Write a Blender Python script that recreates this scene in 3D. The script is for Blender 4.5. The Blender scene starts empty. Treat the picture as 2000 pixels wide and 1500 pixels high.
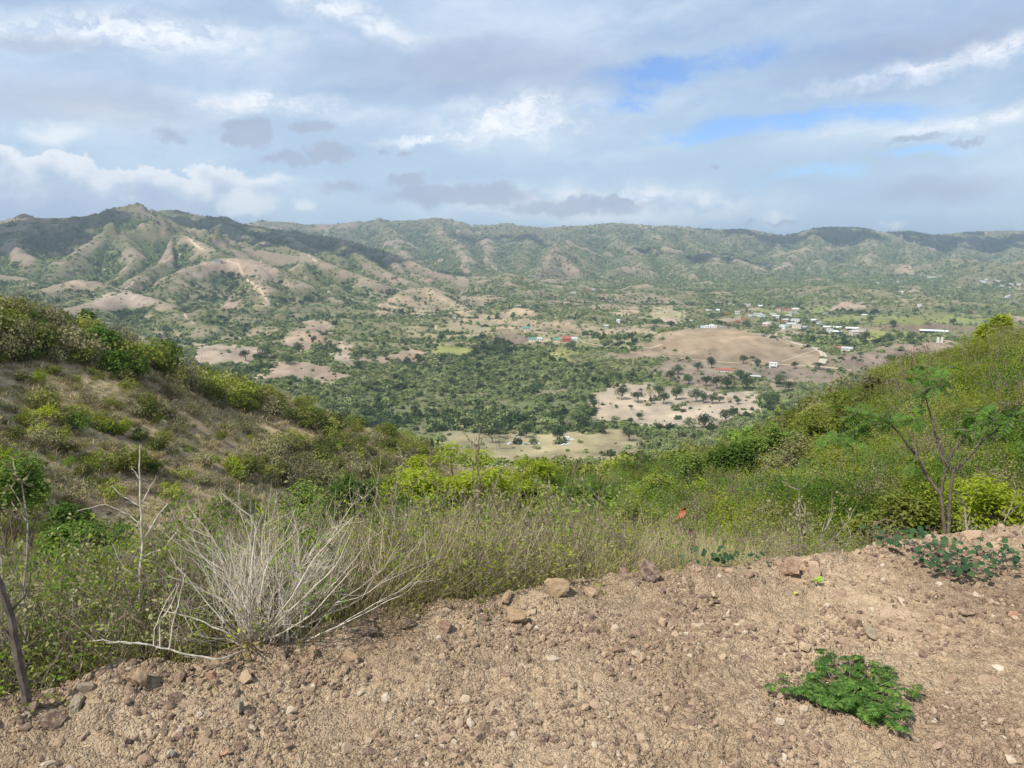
import bpy, math, random
import numpy as np
from mathutils import Vector, Matrix, Euler

# ---------------------------------------------------------------- camera, light, exposure
scene = bpy.context.scene
COL = scene.collection
FPX = 1500.0                      # focal length in pixels of the 2000 px wide photograph
PITCH = math.atan(0.18)           # looking slightly down
EYE = 1.6
cam_data = bpy.data.cameras.new("camera")
cam_data.sensor_width = 36.0
cam_data.lens = 36.0 * FPX / 2000.0
cam_data.clip_start = 0.05
cam_data.clip_end = 40000.0
cam = bpy.data.objects.new("camera", cam_data)
cam.location = (0, 0, EYE)
cam.rotation_euler = (math.pi / 2 - PITCH, 0, 0)
COL.objects.link(cam)
scene.camera = cam

SUN_DIR = Vector((-0.44, -0.46, 0.77)).normalized()       # towards the sun: high, from the left
SUN_EL = math.asin(SUN_DIR.z)
sun_data = bpy.data.lights.new("sun", "SUN")
sun_data.energy = 5.0
sun_data.angle = math.radians(0.55)
sun_data.color = (1.0, 0.95, 0.87)
sun = bpy.data.objects.new("sun", sun_data)
sun.rotation_euler = SUN_DIR.to_track_quat('Z', 'Y').to_euler()
sun.location = (0, 0, 50)
COL.objects.link(sun)

scene.view_settings.view_transform = 'Standard'
scene.view_settings.look = 'None'
scene.view_settings.gamma = 1.0
scene.view_settings.exposure = 0.1
scene.view_settings.use_curve_mapping = False
scene.render.engine = 'CYCLES'
cy = scene.cycles
cy.max_bounces = 6
cy.diffuse_bounces = 3
cy.glossy_bounces = 1
cy.transmission_bounces = 3
cy.transparent_max_bounces = 4
cy.volume_bounces = 0
cy.use_denoising = True
cy.caustics_reflective = False
cy.caustics_refractive = False
cy.sample_clamp_indirect = 4.0

# ---------------------------------------------------------------- pixel <-> world (only to place things where they stand)
CP, SP = math.cos(PITCH), math.sin(PITCH)
def ray(u, v):
    """azimuth and slope of the sight line through a photo pixel"""
    a = (u - 1000.0) / FPX; b = (750.0 - v) / FPX
    dx = a; dy = CP + b * SP; dz = -SP + b * CP
    h = np.hypot(dx, dy)
    return np.arctan2(dx, dy), dz / h
def world(u, v, r):
    az, t = ray(u, v)
    return (r * math.sin(az), r * math.cos(az), EYE + r * t)
def project(x, y, z):
    """world -> photo pixel (arrays)"""
    zz = z - EYE
    depth = y * CP - zz * SP
    depth = np.where(depth < 1e-3, 1e-3, depth)
    up = y * SP + zz * CP
    return 1000.0 + FPX * x / depth, 750.0 - FPX * up / depth

# ---------------------------------------------------------------- node helper
class NT:
    def __init__(self, tree):
        self.t = tree; self.n = tree.nodes; self.l = tree.links
    def node(self, typ, inputs=None, **props):
        nd = self.n.new(typ)
        for k, val in props.items():
            setattr(nd, k, val)
        for k, val in (inputs or {}).items():
            self.set(nd.inputs[k], val)
        return nd
    def set(self, sock, val):
        if isinstance(val, bpy.types.NodeSocket):
            self.l.new(val, sock)
        elif isinstance(val, bpy.types.Node):
            self.l.new(val.outputs[0], sock)
        else:
            if sock.type == 'RGBA' and hasattr(val, '__len__') and len(val) == 3:
                val = (*val, 1.0)
            sock.default_value = val
    def math(self, op, a, b=0.0, c=None, clamp=False):
        nd = self.n.new('ShaderNodeMath'); nd.operation = op; nd.use_clamp = clamp
        self.set(nd.inputs[0], a); self.set(nd.inputs[1], b)
        if c is not None: self.set(nd.inputs[2], c)
        return nd.outputs[0]
    def vmath(self, op, a, b=None, out=0):
        nd = self.n.new('ShaderNodeVectorMath'); nd.operation = op
        self.set(nd.inputs[0], a)
        if b is not None: self.set(nd.inputs[1], b)
        return nd.outputs[out]
    def mix(self, f, a, b, blend='MIX'):
        nd = self.n.new('ShaderNodeMix'); nd.data_type = 'RGBA'; nd.blend_type = blend
        self.set(nd.inputs[0], f)
        self.set(nd.inputs[6], a); self.set(nd.inputs[7], b)
        return nd.outputs[2]
    def ramp(self, f, lo, hi, a=0.0, b=1.0, smooth=True):
        nd = self.n.new('ShaderNodeMapRange')
        nd.interpolation_type = 'SMOOTHSTEP' if smooth else 'LINEAR'
        self.set(nd.inputs['Value'], f)
        for k, val in zip(('From Min', 'From Max', 'To Min', 'To Max'), (lo, hi, a, b)):
            self.set(nd.inputs[k], val)
        return nd.outputs[0]
    def noise(self, vec, scale, detail=4.0, rough=0.55, dist=0.0, out=0, dim='3D'):
        nd = self.n.new('ShaderNodeTexNoise'); nd.noise_dimensions = dim
        if vec is not None: self.set(nd.inputs['Vector'], vec)
        self.set(nd.inputs['Scale'], scale); self.set(nd.inputs['Detail'], detail)
        self.set(nd.inputs['Roughness'], rough); self.set(nd.inputs['Distortion'], dist)
        return nd.outputs[out]
    def colors(self, f, stops):
        nd = self.n.new('ShaderNodeValToRGB')
        self.set(nd.inputs[0], f)
        cr = nd.color_ramp
        while len(cr.elements) < len(stops): cr.elements.new(0.5)
        for e, (p, c) in zip(cr.elements, stops):
            e.position = p; e.color = (*c, 1.0)
        return nd.outputs[0]

def new_mat(name):
    m = bpy.data.materials.new(name); m.use_nodes = True
    m.node_tree.nodes.clear()
    nt = NT(m.node_tree)
    out = nt.node('ShaderNodeOutputMaterial')
    return m, nt, out

# ---------------------------------------------------------------- world: daylight sky with cloud sheets
wd = bpy.data.worlds.new("World"); scene.world = wd; wd.use_nodes = True
wt = NT(wd.node_tree); wt.n.clear()
w_out = wt.node('ShaderNodeOutputWorld')
sky = wt.node('ShaderNodeTexSky', sky_type='NISHITA', sun_disc=False)
sky.sun_elevation = SUN_EL
sky.sun_rotation = math.atan2(SUN_DIR.x, SUN_DIR.y)
sky.altitude = 200.0; sky.air_density = 1.0; sky.dust_density = 0.4; sky.ozone_density = 3.0
bg_sky = wt.node('ShaderNodeBackground', {'Color': wt.mix(1.0, sky.outputs[0], (0.62, 0.76, 1.0), 'MULTIPLY'), 'Strength': 0.15})
tc = wt.node('ShaderNodeTexCoord')
sep = wt.node('ShaderNodeSeparateXYZ', {0: tc.outputs['Generated']})
sx, sy, sz = sep.outputs
azn = wt.math('ARCTAN2', sx, sy)
eln = wt.math('ARCSINE', sz)
D = 180.0 / math.pi
azd = wt.math('MULTIPLY', azn, D); eld = wt.math('MULTIPLY', eln, D)
AE = wt.node('ShaderNodeCombineXYZ', {0: azd, 1: eld, 2: 0.0}).outputs[0]
# direction on a flat cloud deck, for perspective-correct sheets
den = wt.math('ADD', wt.math('MAXIMUM', sz, 0.0), 0.10)
deck = wt.node('ShaderNodeCombineXYZ', {0: wt.math('DIVIDE', sx, den), 1: wt.math('DIVIDE', sy, den), 2: 0.0}).outputs[0]
warp = wt.vmath('SUBTRACT', wt.noise(AE, 0.16, 5.0, 0.6, out=1), (0.5, 0.5, 0.5))
warp_f = wt.vmath('SUBTRACT', wt.noise(AE, 0.55, 5.0, 0.62, out=1), (0.5, 0.5, 0.5))
P1 = wt.vmath('ADD', AE, wt.vmath('MULTIPLY', warp, (9.0, 3.0, 0.0)))
P2 = wt.vmath('ADD', AE, wt.vmath('MULTIPLY', warp_f, (3.2, 2.2, 0.0)))
def azel(u, v):
    az, t = ray(u, v)
    return math.degrees(az), math.degrees(math.atan(t))
def blob(P, u, v, wu, wv, soft=0.6, tilt=0.0):
    """soft ellipse in azimuth/elevation; 1 inside"""
    a, e = azel(u, v); ra = wu / 26.2; re = wv / 26.2
    d = wt.vmath('SUBTRACT', P, (a, e, 0.0))
    if tilt:
        mp = wt.node('ShaderNodeVectorRotate', {'Vector': d, 'Angle': -math.radians(tilt)}, rotation_type='Z_AXIS')
        d = mp.outputs[0]
    d = wt.vmath('MULTIPLY', d, (1 / ra, 1 / re, 0.0))
    ln = wt.vmath('LENGTH', d, out=1)
    return wt.ramp(ln, 1.0 + soft, 1.0 - soft)
def any_of(lst):
    o = lst[0]
    for q in lst[1:]:
        o = wt.math('MAXIMUM', o, q)
    return o
# high sheet: streaks, brightness
strk = wt.vmath('MULTIPLY', wt.node('ShaderNodeVectorRotate', {'Vector': P1, 'Angle': -math.radians(9)}, rotation_type='Z_AXIS').outputs[0], (0.045, 0.20, 1.0))
n_str = wt.noise(strk, 1.0, 6.0, 0.58, 0.3)
n_big = wt.noise(wt.vmath('MULTIPLY', AE, (0.04, 0.10, 1.0)), 1.0, 3.0, 0.5, 0.4)
n_fine = wt.noise(wt.vmath('MULTIPLY', P2, (0.16, 0.42, 1.0)), 1.0, 6.0, 0.62)
lum = wt.math('ADD', wt.math('MULTIPLY', n_str, 0.55), wt.math('ADD', wt.math('MULTIPLY', n_big, 0.45), wt.math('MULTIPLY', n_fine, 0.22)))
sheet = wt.colors(wt.ramp(lum, 0.44, 0.78, smooth=False), [(0.0, (0.32, 0.44, 0.64)), (0.45, (0.43, 0.56, 0.74)), (0.8, (0.60, 0.71, 0.85)), (1.0, (0.84, 0.89, 0.94))])
# paler, greener towards the horizon
hz = wt.ramp(eld, 13.0, 0.0)
sheet = wt.mix(wt.math('MULTIPLY', hz, 0.62), sheet, (0.50, 0.67, 0.79))
cover = wt.ramp(wt.math('ADD', wt.math('MULTIPLY', n_str, 0.6), wt.math('MULTIPLY', n_fine, 0.4)), 0.30, 0.47, 0.72, 1.0)
holes = any_of([blob(P1, 1335, 128, 150, 24, 0.5, 3), blob(P1, 1240, 165, 60, 26, 0.6), blob(P1, 1560, 240, 200, 17, 0.5, 2), blob(P1, 1385, 262, 110, 13, 0.6, 4),
                blob(P1, 1215, 205, 60, 16, 0.7), blob(P1, 1610, 336, 60, 8, 0.8), blob(P1, 1830, 300, 60, 7, 0.8)])
holes = wt.math('MULTIPLY', holes, wt.ramp(n_fine, 0.72, 0.42))
cover = wt.math('MULTIPLY', cover, wt.math('SUBTRACT', 1.0, wt.math('MULTIPLY', holes, 0.88)))
# bright wisps
wisp = any_of([blob(P2, 1010, 232, 130, 42, 0.7, 6), blob(P2, 860, 268, 120, 7, 0.8, 4), blob(P2, 1900, 112, 190, 16, 0.8, 8), blob(P1, 690, 28, 120, 20, 0.9, -14),
               blob(P1, 250, 60, 230, 26, 0.9, 3), blob(P1, 520, 205, 150, 16, 0.9, -3), blob(P1, 1900, 238, 110, 10, 0.9, 6), blob(P1, 1150, 395, 260, 26, 0.95)])
wisp_n = wt.ramp(wt.noise(wt.vmath('MULTIPLY', P2, (0.35, 0.8, 1.0)), 1.0, 6.0, 0.68), 0.36, 0.64)
wisp = wt.math('MULTIPLY', wisp, wt.math('ADD', wt.math('MULTIPLY', wisp_n, 0.75), 0.2))
sheet = wt.mix(wisp, sheet, (0.90, 0.93, 0.97))
cover = wt.math('MAXIMUM', cover, wisp)
# grey shades of the sheet
shade = any_of([blob(P1, 1800, 85, 160, 20, 0.9, 8), blob(P1, 950, 130, 230, 40, 0.95, 0), blob(P1, 80, 78, 80, 12, 0.9), blob(P1, 1850, 375, 100, 18, 0.9, 3), blob(P1, 150, 200, 200, 28, 0.95)])
sheet = wt.mix(wt.math('MULTIPLY', shade, 0.55), sheet, (0.36, 0.42, 0.56))
# cumulus bank on the left: bright top, grey-blue body
edge_n = wt.noise(wt.node('ShaderNodeCombineXYZ', {0: azd, 1: wt.math('MULTIPLY', eld, 1.1), 2: 0.0}).outputs[0], 0.42, 5.0, 0.55)
a0, e0 = azel(60, 300); a1, e1 = azel(560, 345)
edge = wt.math('ADD', wt.ramp(azd, a0, a1, e0, e1, smooth=False), wt.math('MULTIPLY', wt.math('SUBTRACT', edge_n, 0.5), 6.0))
hgt = wt.math('SUBTRACT', edge, eld)                         # depth below the top edge, degrees
inbank = wt.math('MULTIPLY', wt.ramp(hgt, -0.2, 0.28), wt.ramp(azd, azel(600, 330)[0], azel(430, 330)[0]))
rim = wt.ramp(wt.math('ADD', hgt, wt.math('MULTIPLY', wt.math('SUBTRACT', n_fine, 0.5), 2.6)), 2.1, 0.1)
bank_c = wt.mix(rim, wt.mix(wt.ramp(hgt, 1.0, 4.5), (0.50, 0.60, 0.74), (0.38, 0.49, 0.67)), (0.77, 0.82, 0.88))
sheet = wt.mix(inbank, sheet, bank_c)
cover = wt.math('MAXIMUM', cover, inbank)
# white puffs near the horizon
puff = any_of([blob(P2, 478, 398, 46, 20, 0.45), blob(P2, 110, 258, 42, 16, 0.8), blob(P2, 597, 402, 16, 9, 0.7), blob(P2, 520, 352, 42, 9, 0.8), blob(P2, 1520, 428, 22, 14, 0.9), blob(P2, 1745, 440, 16, 7, 0.6), blob(P2, 1115, 380, 10, 6, 0.6), blob(P2, 1200, 425, 130, 14, 0.9)])
sheet = wt.mix(wt.math('MULTIPLY', puff, 0.8), sheet, (0.80, 0.86, 0.90))
# small grey cumulus
grey = any_of([blob(P2, 482, 258, 42, 26, 0.22), blob(P2, 622, 246, 38, 9, 0.35), blob(P2, 640, 296, 42, 22, 0.22), blob(P2, 558, 309, 42, 10, 0.4), blob(P2, 790, 348, 34, 13, 0.3), blob(P2, 900, 382, 140, 20, 0.35), blob(P2, 850, 370, 60, 14, 0.3),
               blob(P2, 1210, 388, 25, 11, 0.2), blob(P2, 1130, 405, 130, 18, 0.45), blob(P2, 335, 262, 26, 10, 0.6), blob(P2, 748, 292, 12, 4, 0.5), blob(P2, 798, 293, 12, 5, 0.4), blob(P2, 1790, 274, 48, 6, 0.5, 5), blob(P2, 1885, 281, 16, 4, 0.6),
               blob(P2, 1525, 436, 26, 4, 0.5), blob(P2, 1460, 436, 14, 3, 0.6), blob(P2, 665, 366, 40, 10, 0.7), blob(P2, 1395, 322, 10, 4, 0.6), blob(P2, 960, 365, 34, 8, 0.5)])
grey_c = wt.mix(n_fine, (0.34, 0.40, 0.53), (0.46, 0.53, 0.66))
sheet = wt.mix(wt.math('MULTIPLY', grey, 0.85), sheet, grey_c)
cover = wt.math('MAXIMUM', cover, wt.math('MAXIMUM', puff, grey))
# far from the sight the same sheet goes on; below the horizon plain ground light
bg_cl = wt.node('ShaderNodeBackground', {'Color': sheet, 'Strength': 1.06})
mixs = wt.node('ShaderNodeMixShader', {0: cover, 1: bg_sky, 2: bg_cl})
below = wt.node('ShaderNodeBackground', {'Color': (0.22, 0.24, 0.22), 'Strength': 1.0})
mix2 = wt.node('ShaderNodeMixShader', {0: wt.ramp(eld, -1.0, -4.0), 1: mixs, 2: below})
wt.l.new(mix2.outputs[0], w_out.inputs['Surface'])
wd.cycles.sampling_method = 'MANUAL'
wd.cycles.sample_map_resolution = 512

# ---------------------------------------------------------------- numpy noise
def _h(ix, iy, seed):
    n = (ix.astype(np.int64) * 374761393 + iy.astype(np.int64) * 668265263 + seed * 1442695041) & 0xFFFFFFFF
    n = ((n ^ (n >> 13)) * 1274126177) & 0xFFFFFFFF
    n = n ^ (n >> 16)
    return n
def pnoise(x, y, seed=0):
    ix = np.floor(x); iy = np.floor(y); fx = x - ix; fy = y - iy
    ux = fx * fx * fx * (fx * (fx * 6 - 15) + 10); uy = fy * fy * fy * (fy * (fy * 6 - 15) + 10)
    def g(dx, dy):
        a = _h(ix + dx, iy + dy, seed) * (2 * math.pi / 4294967296.0)
        return np.cos(a) * (fx - dx) + np.sin(a) * (fy - dy)
    n00, n10, n01, n11 = g(0, 0), g(1, 0), g(0, 1), g(1, 1)
    return ((n00 * (1 - ux) + n10 * ux) * (1 - uy) + (n01 * (1 - ux) + n11 * ux) * uy) * 1.5
def fbm(x, y, octs=4, seed=0, gain=0.5, lac=2.03):
    s = 0; a = 1.0; tot = 0
    for i in range(octs):
        s = s + a * pnoise(x, y, seed + i * 17); tot += a
        x = x * lac + 3.1; y = y * lac - 1.7; a *= gain
    return s / tot
def ridged(x, y, octs=5, seed=0, gain=0.5, lac=2.1):
    s = 0; a = 1.0; tot = 0; prev = 1.0
    for i in range(octs):
        n = 1.0 - np.abs(pnoise(x, y, seed + i * 31)) * 1.9
        n = np.clip(n, 0, 1) ** 2
        s = s + a * n * prev; tot += a; prev = np.clip(n * 1.3, 0.25, 1)
        x = x * lac + 5.3; y = y * lac + 2.9; a *= gain
    return s / tot
def sstep(x, a, b):
    t = np.clip((x - a) / (b - a), 0, 1)
    return t * t * (3 - 2 * t)
def smax(a, b, k):
    h = np.clip(0.5 + 0.5 * (a - b) / k, 0, 1)
    return b * (1 - h) + a * h + k * h * (1 - h)

# ---------------------------------------------------------------- mesh helpers
def mesh_np(name, verts, faces, mat=None, smooth=False, mat_index=None, mats=None):
    """verts Nx3, faces MxK (K = 3 or 4) or a list of such arrays"""
    verts = np.asarray(verts, dtype=np.float32)
    fl = faces if isinstance(faces, list) and len(faces) and np.ndim(faces[0]) == 2 else [faces]
    fl = [np.asarray(f, dtype=np.int32) for f in fl if len(f)]
    me = bpy.data.meshes.new(name)
    me.vertices.add(len(verts)); me.vertices.foreach_set('co', verts.ravel())
    loops = np.concatenate([f.ravel() for f in fl])
    tot = np.concatenate([np.full(len(f), f.shape[1], dtype=np.int32) for f in fl])
    start = np.concatenate([[0], np.cumsum(tot)[:-1]]).astype(np.int32)
    me.loops.add(len(loops)); me.loops.foreach_set('vertex_index', loops)
    me.polygons.add(len(tot)); me.polygons.foreach_set('loop_start', start); me.polygons.foreach_set('loop_total', tot)
    for m in (mats or ([mat] if mat else [])):
        me.materials.append(m)
    if mat_index is not None:
        me.polygons.foreach_set('material_index', np.asarray(mat_index, dtype=np.int32))
    me.polygons.foreach_set('use_smooth', np.full(len(tot), smooth, dtype=bool))
    me.update(calc_edges=True)
    return me
def link(name, data, parent=None, loc=None, rot=None, scale=None):
    o = bpy.data.objects.new(name, data); COL.objects.link(o)
    if parent is not None: o.parent = parent
    if loc is not None: o.location = loc
    if rot is not None: o.rotation_euler = rot
    if scale is not None: o.scale = scale if hasattr(scale, '__len__') else (scale,) * 3
    return o
def tag(o, label=None, cat=None, group=None, kind=None):
    if label: o['label'] = label
    if cat: o['category'] = cat
    if group: o['group'] = group
    if kind: o['kind'] = kind
    return o
def empty(name, loc, rz=0.0):
    o = link(name, None, loc=loc, rot=(0, 0, rz)); o.empty_display_size = 0.2
    return o
class MB:
    """collects geometry for one mesh"""
    def __init__(self): self.v = []; self.q = []; self.t = []; self.n = 0; self.mi = []; self.ti = []
    def add(self, v, q=None, t=None, mi=0):
        v = np.asarray(v, dtype=np.float64)
        if q is not None and len(q):
            q = np.asarray(q) + self.n; self.q.append(q); self.mi.append(np.full(len(q), mi))
        if t is not None and len(t):
            t = np.asarray(t) + self.n; self.t.append(t); self.ti.append(np.full(len(t), mi))
        self.v.append(v); self.n += len(v)
        return self
    def box(self, c, s, rz=0.0, mi=0, taper=1.0):
        x, y, z = np.array(s) / 2
        v = np.array([(-x, -y, -z), (x, -y, -z), (x, y, -z), (-x, y, -z), (-x * taper, -y * taper, z), (x * taper, -y * taper, z), (x * taper, y * taper, z), (-x * taper, y * taper, z)])
        cs, sn = math.cos(rz), math.sin(rz)
        v = np.stack([v[:, 0] * cs - v[:, 1] * sn, v[:, 0] * sn + v[:, 1] * cs, v[:, 2]], 1) + np.array(c)
        return self.add(v, [(0, 3, 2, 1), (4, 5, 6, 7), (0, 1, 5, 4), (1, 2, 6, 5), (2, 3, 7, 6), (3, 0, 4, 7)], mi=mi)
    def tube(self, pts, rads, sides=5, mi=0, cap=False):
        pts = np.asarray(pts, dtype=np.float64); n = len(pts)
        rads = np.broadcast_to(np.asarray(rads, dtype=np.float64), (n,))
        d = np.gradient(pts, axis=0); d /= np.linalg.norm(d, axis=1, keepdims=True) + 1e-9
        ref = np.array([0.31, 0.22, 0.92]) if abs(d[0][2]) < 0.8 else np.array([1.0, 0.1, 0.0])
        a = np.cross(d, ref); a /= np.linalg.norm(a, axis=1, keepdims=True) + 1e-9
        b = np.cross(d, a)
        th = np.arange(sides) * 2 * math.pi / sides
        ring = (a[:, None, :] * np.cos(th)[None, :, None] + b[:, None, :] * np.sin(th)[None, :, None]) * rads[:, None, None] + pts[:, None, :]
        i = np.arange(n - 1)[:, None] * sides; j = np.arange(sides)[None, :]; k = (j + 1) % sides
        q = np.stack([i + j, i + k, i + sides + k, i + sides + j], -1).reshape(-1, 4)
        return self.add(ring.reshape(-1, 3), q, mi=mi)
    def mesh(self, name, mats, smooth=False):
        v = np.concatenate(self.v); fs = []; mi = []
        if self.q: fs.append(np.concatenate(self.q)); mi.append(np.concatenate(self.mi))
        if self.t: fs.append(np.concatenate(self.t)); mi.append(np.concatenate(self.ti))
        mats = mats if isinstance(mats, (list, tuple)) else [mats]
        return mesh_np(name, v, fs, mats=mats, mat_index=np.concatenate(mi), smooth=smooth)
# ---------------------------------------------------------------- terrain heights
# crest of the dirt bank: sight pixels on the level pad, turned into ground positions
_crest = [(-500, 1500), (-200, 1430), (0, 1372), (130, 1340), (250, 1322), (450, 1268), (640, 1224), (740, 1192), (900, 1172), (1080, 1140), (1270, 1122),
          (1500, 1098), (1700, 1072), (1850, 1045), (2000, 1030), (2300, 1000), (2700, 985)]
_ex, _ey = [], []
for (u, v) in _crest:
    az, t = ray(u, v); r = -EYE / t
    _ex.append(r * math.sin(az)); _ey.append(r * math.cos(az))
_ex = [-40.0, -9.0] + _ex + [12.0, 40.0]; _ey = [-14.0, -1.5] + _ey + [6.5, 14.0]
_ex = np.array(_ex); _ey = np.array(_ey)
def edge_y(x): return np.interp(x, _ex, _ey)
def pad_dist(x, y):
    """signed distance past the crest of the bank (positive: beyond)"""
    e = edge_y(x); s = (edge_y(x + 0.4) - edge_y(x - 0.4)) / 0.8
    return (y - e) / np.sqrt(1 + s * s)

# control points of the base surface: (u, v, range) seen ones, (u, z, range, 'z') hidden ones
CT = [
 # just behind the bank
 (-300, -1.4, 4, 'z'), (0, -1.2, 4, 'z'), (400, -1.5, 4.5, 'z'), (1000, -2.0, 5.5, 'z'), (1500, -1.6, 6, 'z'), (2000, -1.2, 7, 'z'), (2400, -1.0, 7, 'z'),
 (0, -3.0, 8, 'z'), (500, -3.2, 8, 'z'), (1000, -3.1, 8, 'z'), (-400, -3.0, 8, 'z'),
 (100, -5.6, 14, 'z'), (600, -5.7, 14, 'z'), (1000, -5.2, 14, 'z'), (-400, -6.0, 14, 'z'),
 (100, -9.8, 25, 'z'), (500, -9.9, 25, 'z'), (900, -9.2, 25, 'z'), (-400, -10, 25, 'z'),
 # left hillside, face
 (0, 1060, 36), (0, 850, 50), (0, 700, 64), (0, 606, 78), (-400, 560, 60), (-400, 420, 75), (-400, 900, 40),
 (250, 1000, 46), (250, 850, 58), (250, 722, 72), (200, 668, 82), (380, 745, 92),
 (500, 965, 58), (500, 860, 78), (500, 775, 98), (700, 940, 80), (700, 860, 110), (600, 800, 108), (760, 848, 130), (850, 900, 125), (865, 905, 150),
 (700, -21, 48, 'z'), (900, -24, 65, 'z'), (880, -38, 110, 'z'),
 # behind the left crest
 (0, -26, 120, 'z'), (200, -30, 130, 'z'), (400, -38, 150, 'z'), (600, -48, 170, 'z'), (780, -58, 200, 'z'), (-400, -20, 120, 'z'),
 (0, -75, 250, 'z'), (400, -85, 270, 'z'), (800, -90, 300, 'z'), (-400, -70, 250, 'z'),
 (0, -130, 450, 'z'), (400, -138, 450, 'z'), (800, -138, 450, 'z'), (-400, -130, 450, 'z'),
 # right hillside
 (2300, 640, 34), (2000, 705, 33), (1800, 752, 37), (1650, 812, 42), (1500, 885, 50), (1350, 915, 62), (1200, 935, 78), (2700, 600, 34),
 (2000, 900, 15), (2000, 1000, 9.5), (1700, 910, 24), (1700, 1010, 11), (1500, 975, 27), (1300, 1000, 26), (1300, 1060, 13), (1100, 1000, 26), (1050, 985, 45), (1700, 850, 31), (2400, 900, 14),
 (1100, -29, 95, 'z'), (1000, -46, 160, 'z'), (1150, -60, 210, 'z'),
 (2000, -22, 75, 'z'), (1700, -26, 85, 'z'), (1400, -34, 105, 'z'), (2400, -20, 75, 'z'),
 (2000, -60, 180, 'z'), (1700, -64, 190, 'z'), (1400, -70, 220, 'z'), (2400, -60, 180, 'z'), (1100, -88, 300, 'z'),
 (2000, -125, 420, 'z'), (1500, -130, 430, 'z'), (1100, -128, 440, 'z'), (2400, -125, 420, 'z'),
 # valley floor
 (0, -158, 700, 'z'), (500, -160, 650, 'z'), (900, 880, 590), (1050, 862, 640), (1250, 858, 650), (1600, -160, 650, 'z'), (2000, -158, 650, 'z'), (-400, -150, 700, 'z'), (2400, -150, 700, 'z'),
 (1000, 800, 790), (700, 800, 790), (1300, 800, 790), (900, 730, 985), (1150, 720, 990), (600, 740, 940), (1500, 760, 885),
 (0, -150, 1100, 'z'), (400, -160, 1100, 'z'), (900, -160, 1200, 'z'), (1500, -162, 1100, 'z'), (2000, -160, 1100, 'z'), (-400, -120, 1100, 'z'), (2400, -150, 1100, 'z'),
 (1000, -160, 1600, 'z'), (1500, -164, 1700, 'z'), (2000, -165, 1700, 'z'), (500, -150, 1600, 'z'), (0, -130, 1600, 'z'), (-400, -90, 1700, 'z'), (2400, -160, 1700, 'z'),
 (1000, -150, 2500, 'z'), (1500, -162, 2500, 'z'), (2000, -165, 2500, 'z'), (500, -110, 2500, 'z'), (0, -60, 2500, 'z'), (2400, -160, 2500, 'z'), (-400, -40, 2500, 'z'),
 (1500, -150, 3500, 'z'), (2000, -160, 3500, 'z'), (1000, -130, 3500, 'z'), (500, -60, 3500, 'z'), (0, -20, 3500, 'z'), (2400, -150, 3500, 'z'), (-400, 0, 3500, 'z'),
 (0, -50, 5500, 'z'), (1000, -100, 5000, 'z'), (2000, -130, 5000, 'z'), (-400, -50, 5500, 'z'), (2400, -130, 5000, 'z'),
 (0, -100, 9000, 'z'), (1000, -120, 9000, 'z'), (2000, -130, 9000, 'z'),
]
_P, _T = [], []
for c in CT:
    if len(c) == 4:
        az, _ = ray(c[0], 750); r = c[2]; z = c[1]
    else:
        az, t = ray(c[0], c[1]); r = c[2]; z = EYE + r * t
    _P.append((az * 3.0, math.log(r))); _T.append((z - EYE) / r)
_P = np.array(_P); _T = np.array(_T)
def _U(d2): return np.where(d2 > 1e-12, 0.5 * d2 * np.log(np.maximum(d2, 1e-12)), 0.0)
_n = len(_P)
_A = np.zeros((_n + 3, _n + 3))
_d2 = ((_P[:, None, :] - _P[None, :, :]) ** 2).sum(-1)
_A[:_n, :_n] = _U(_d2) + np.eye(_n) * 0.004
_A[:_n, _n] = 1; _A[:_n, _n + 1:] = _P; _A[_n, :_n] = 1; _A[_n + 1:, :_n] = _P.T
_W = np.linalg.solve(_A, np.concatenate([_T, [0, 0, 0]]))
def base_z(az, r):
    shp = np.shape(az); a = np.clip(np.ravel(az), -0.80, 0.80) * 3.0; q = np.log(np.maximum(np.ravel(r), 3.0))
    out = np.empty(a.shape)
    for i in range(0, len(a), 20000):
        d2 = (a[i:i + 20000, None] - _P[None, :, 0]) ** 2 + (q[i:i + 20000, None] - _P[None, :, 1]) ** 2
        out[i:i + 20000] = _U(d2) @ _W[:_n] + _W[_n] + a[i:i + 20000] * _W[_n + 1] + q[i:i + 20000] * _W[_n + 2]
    return out.reshape(shp) * r + EYE

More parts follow.
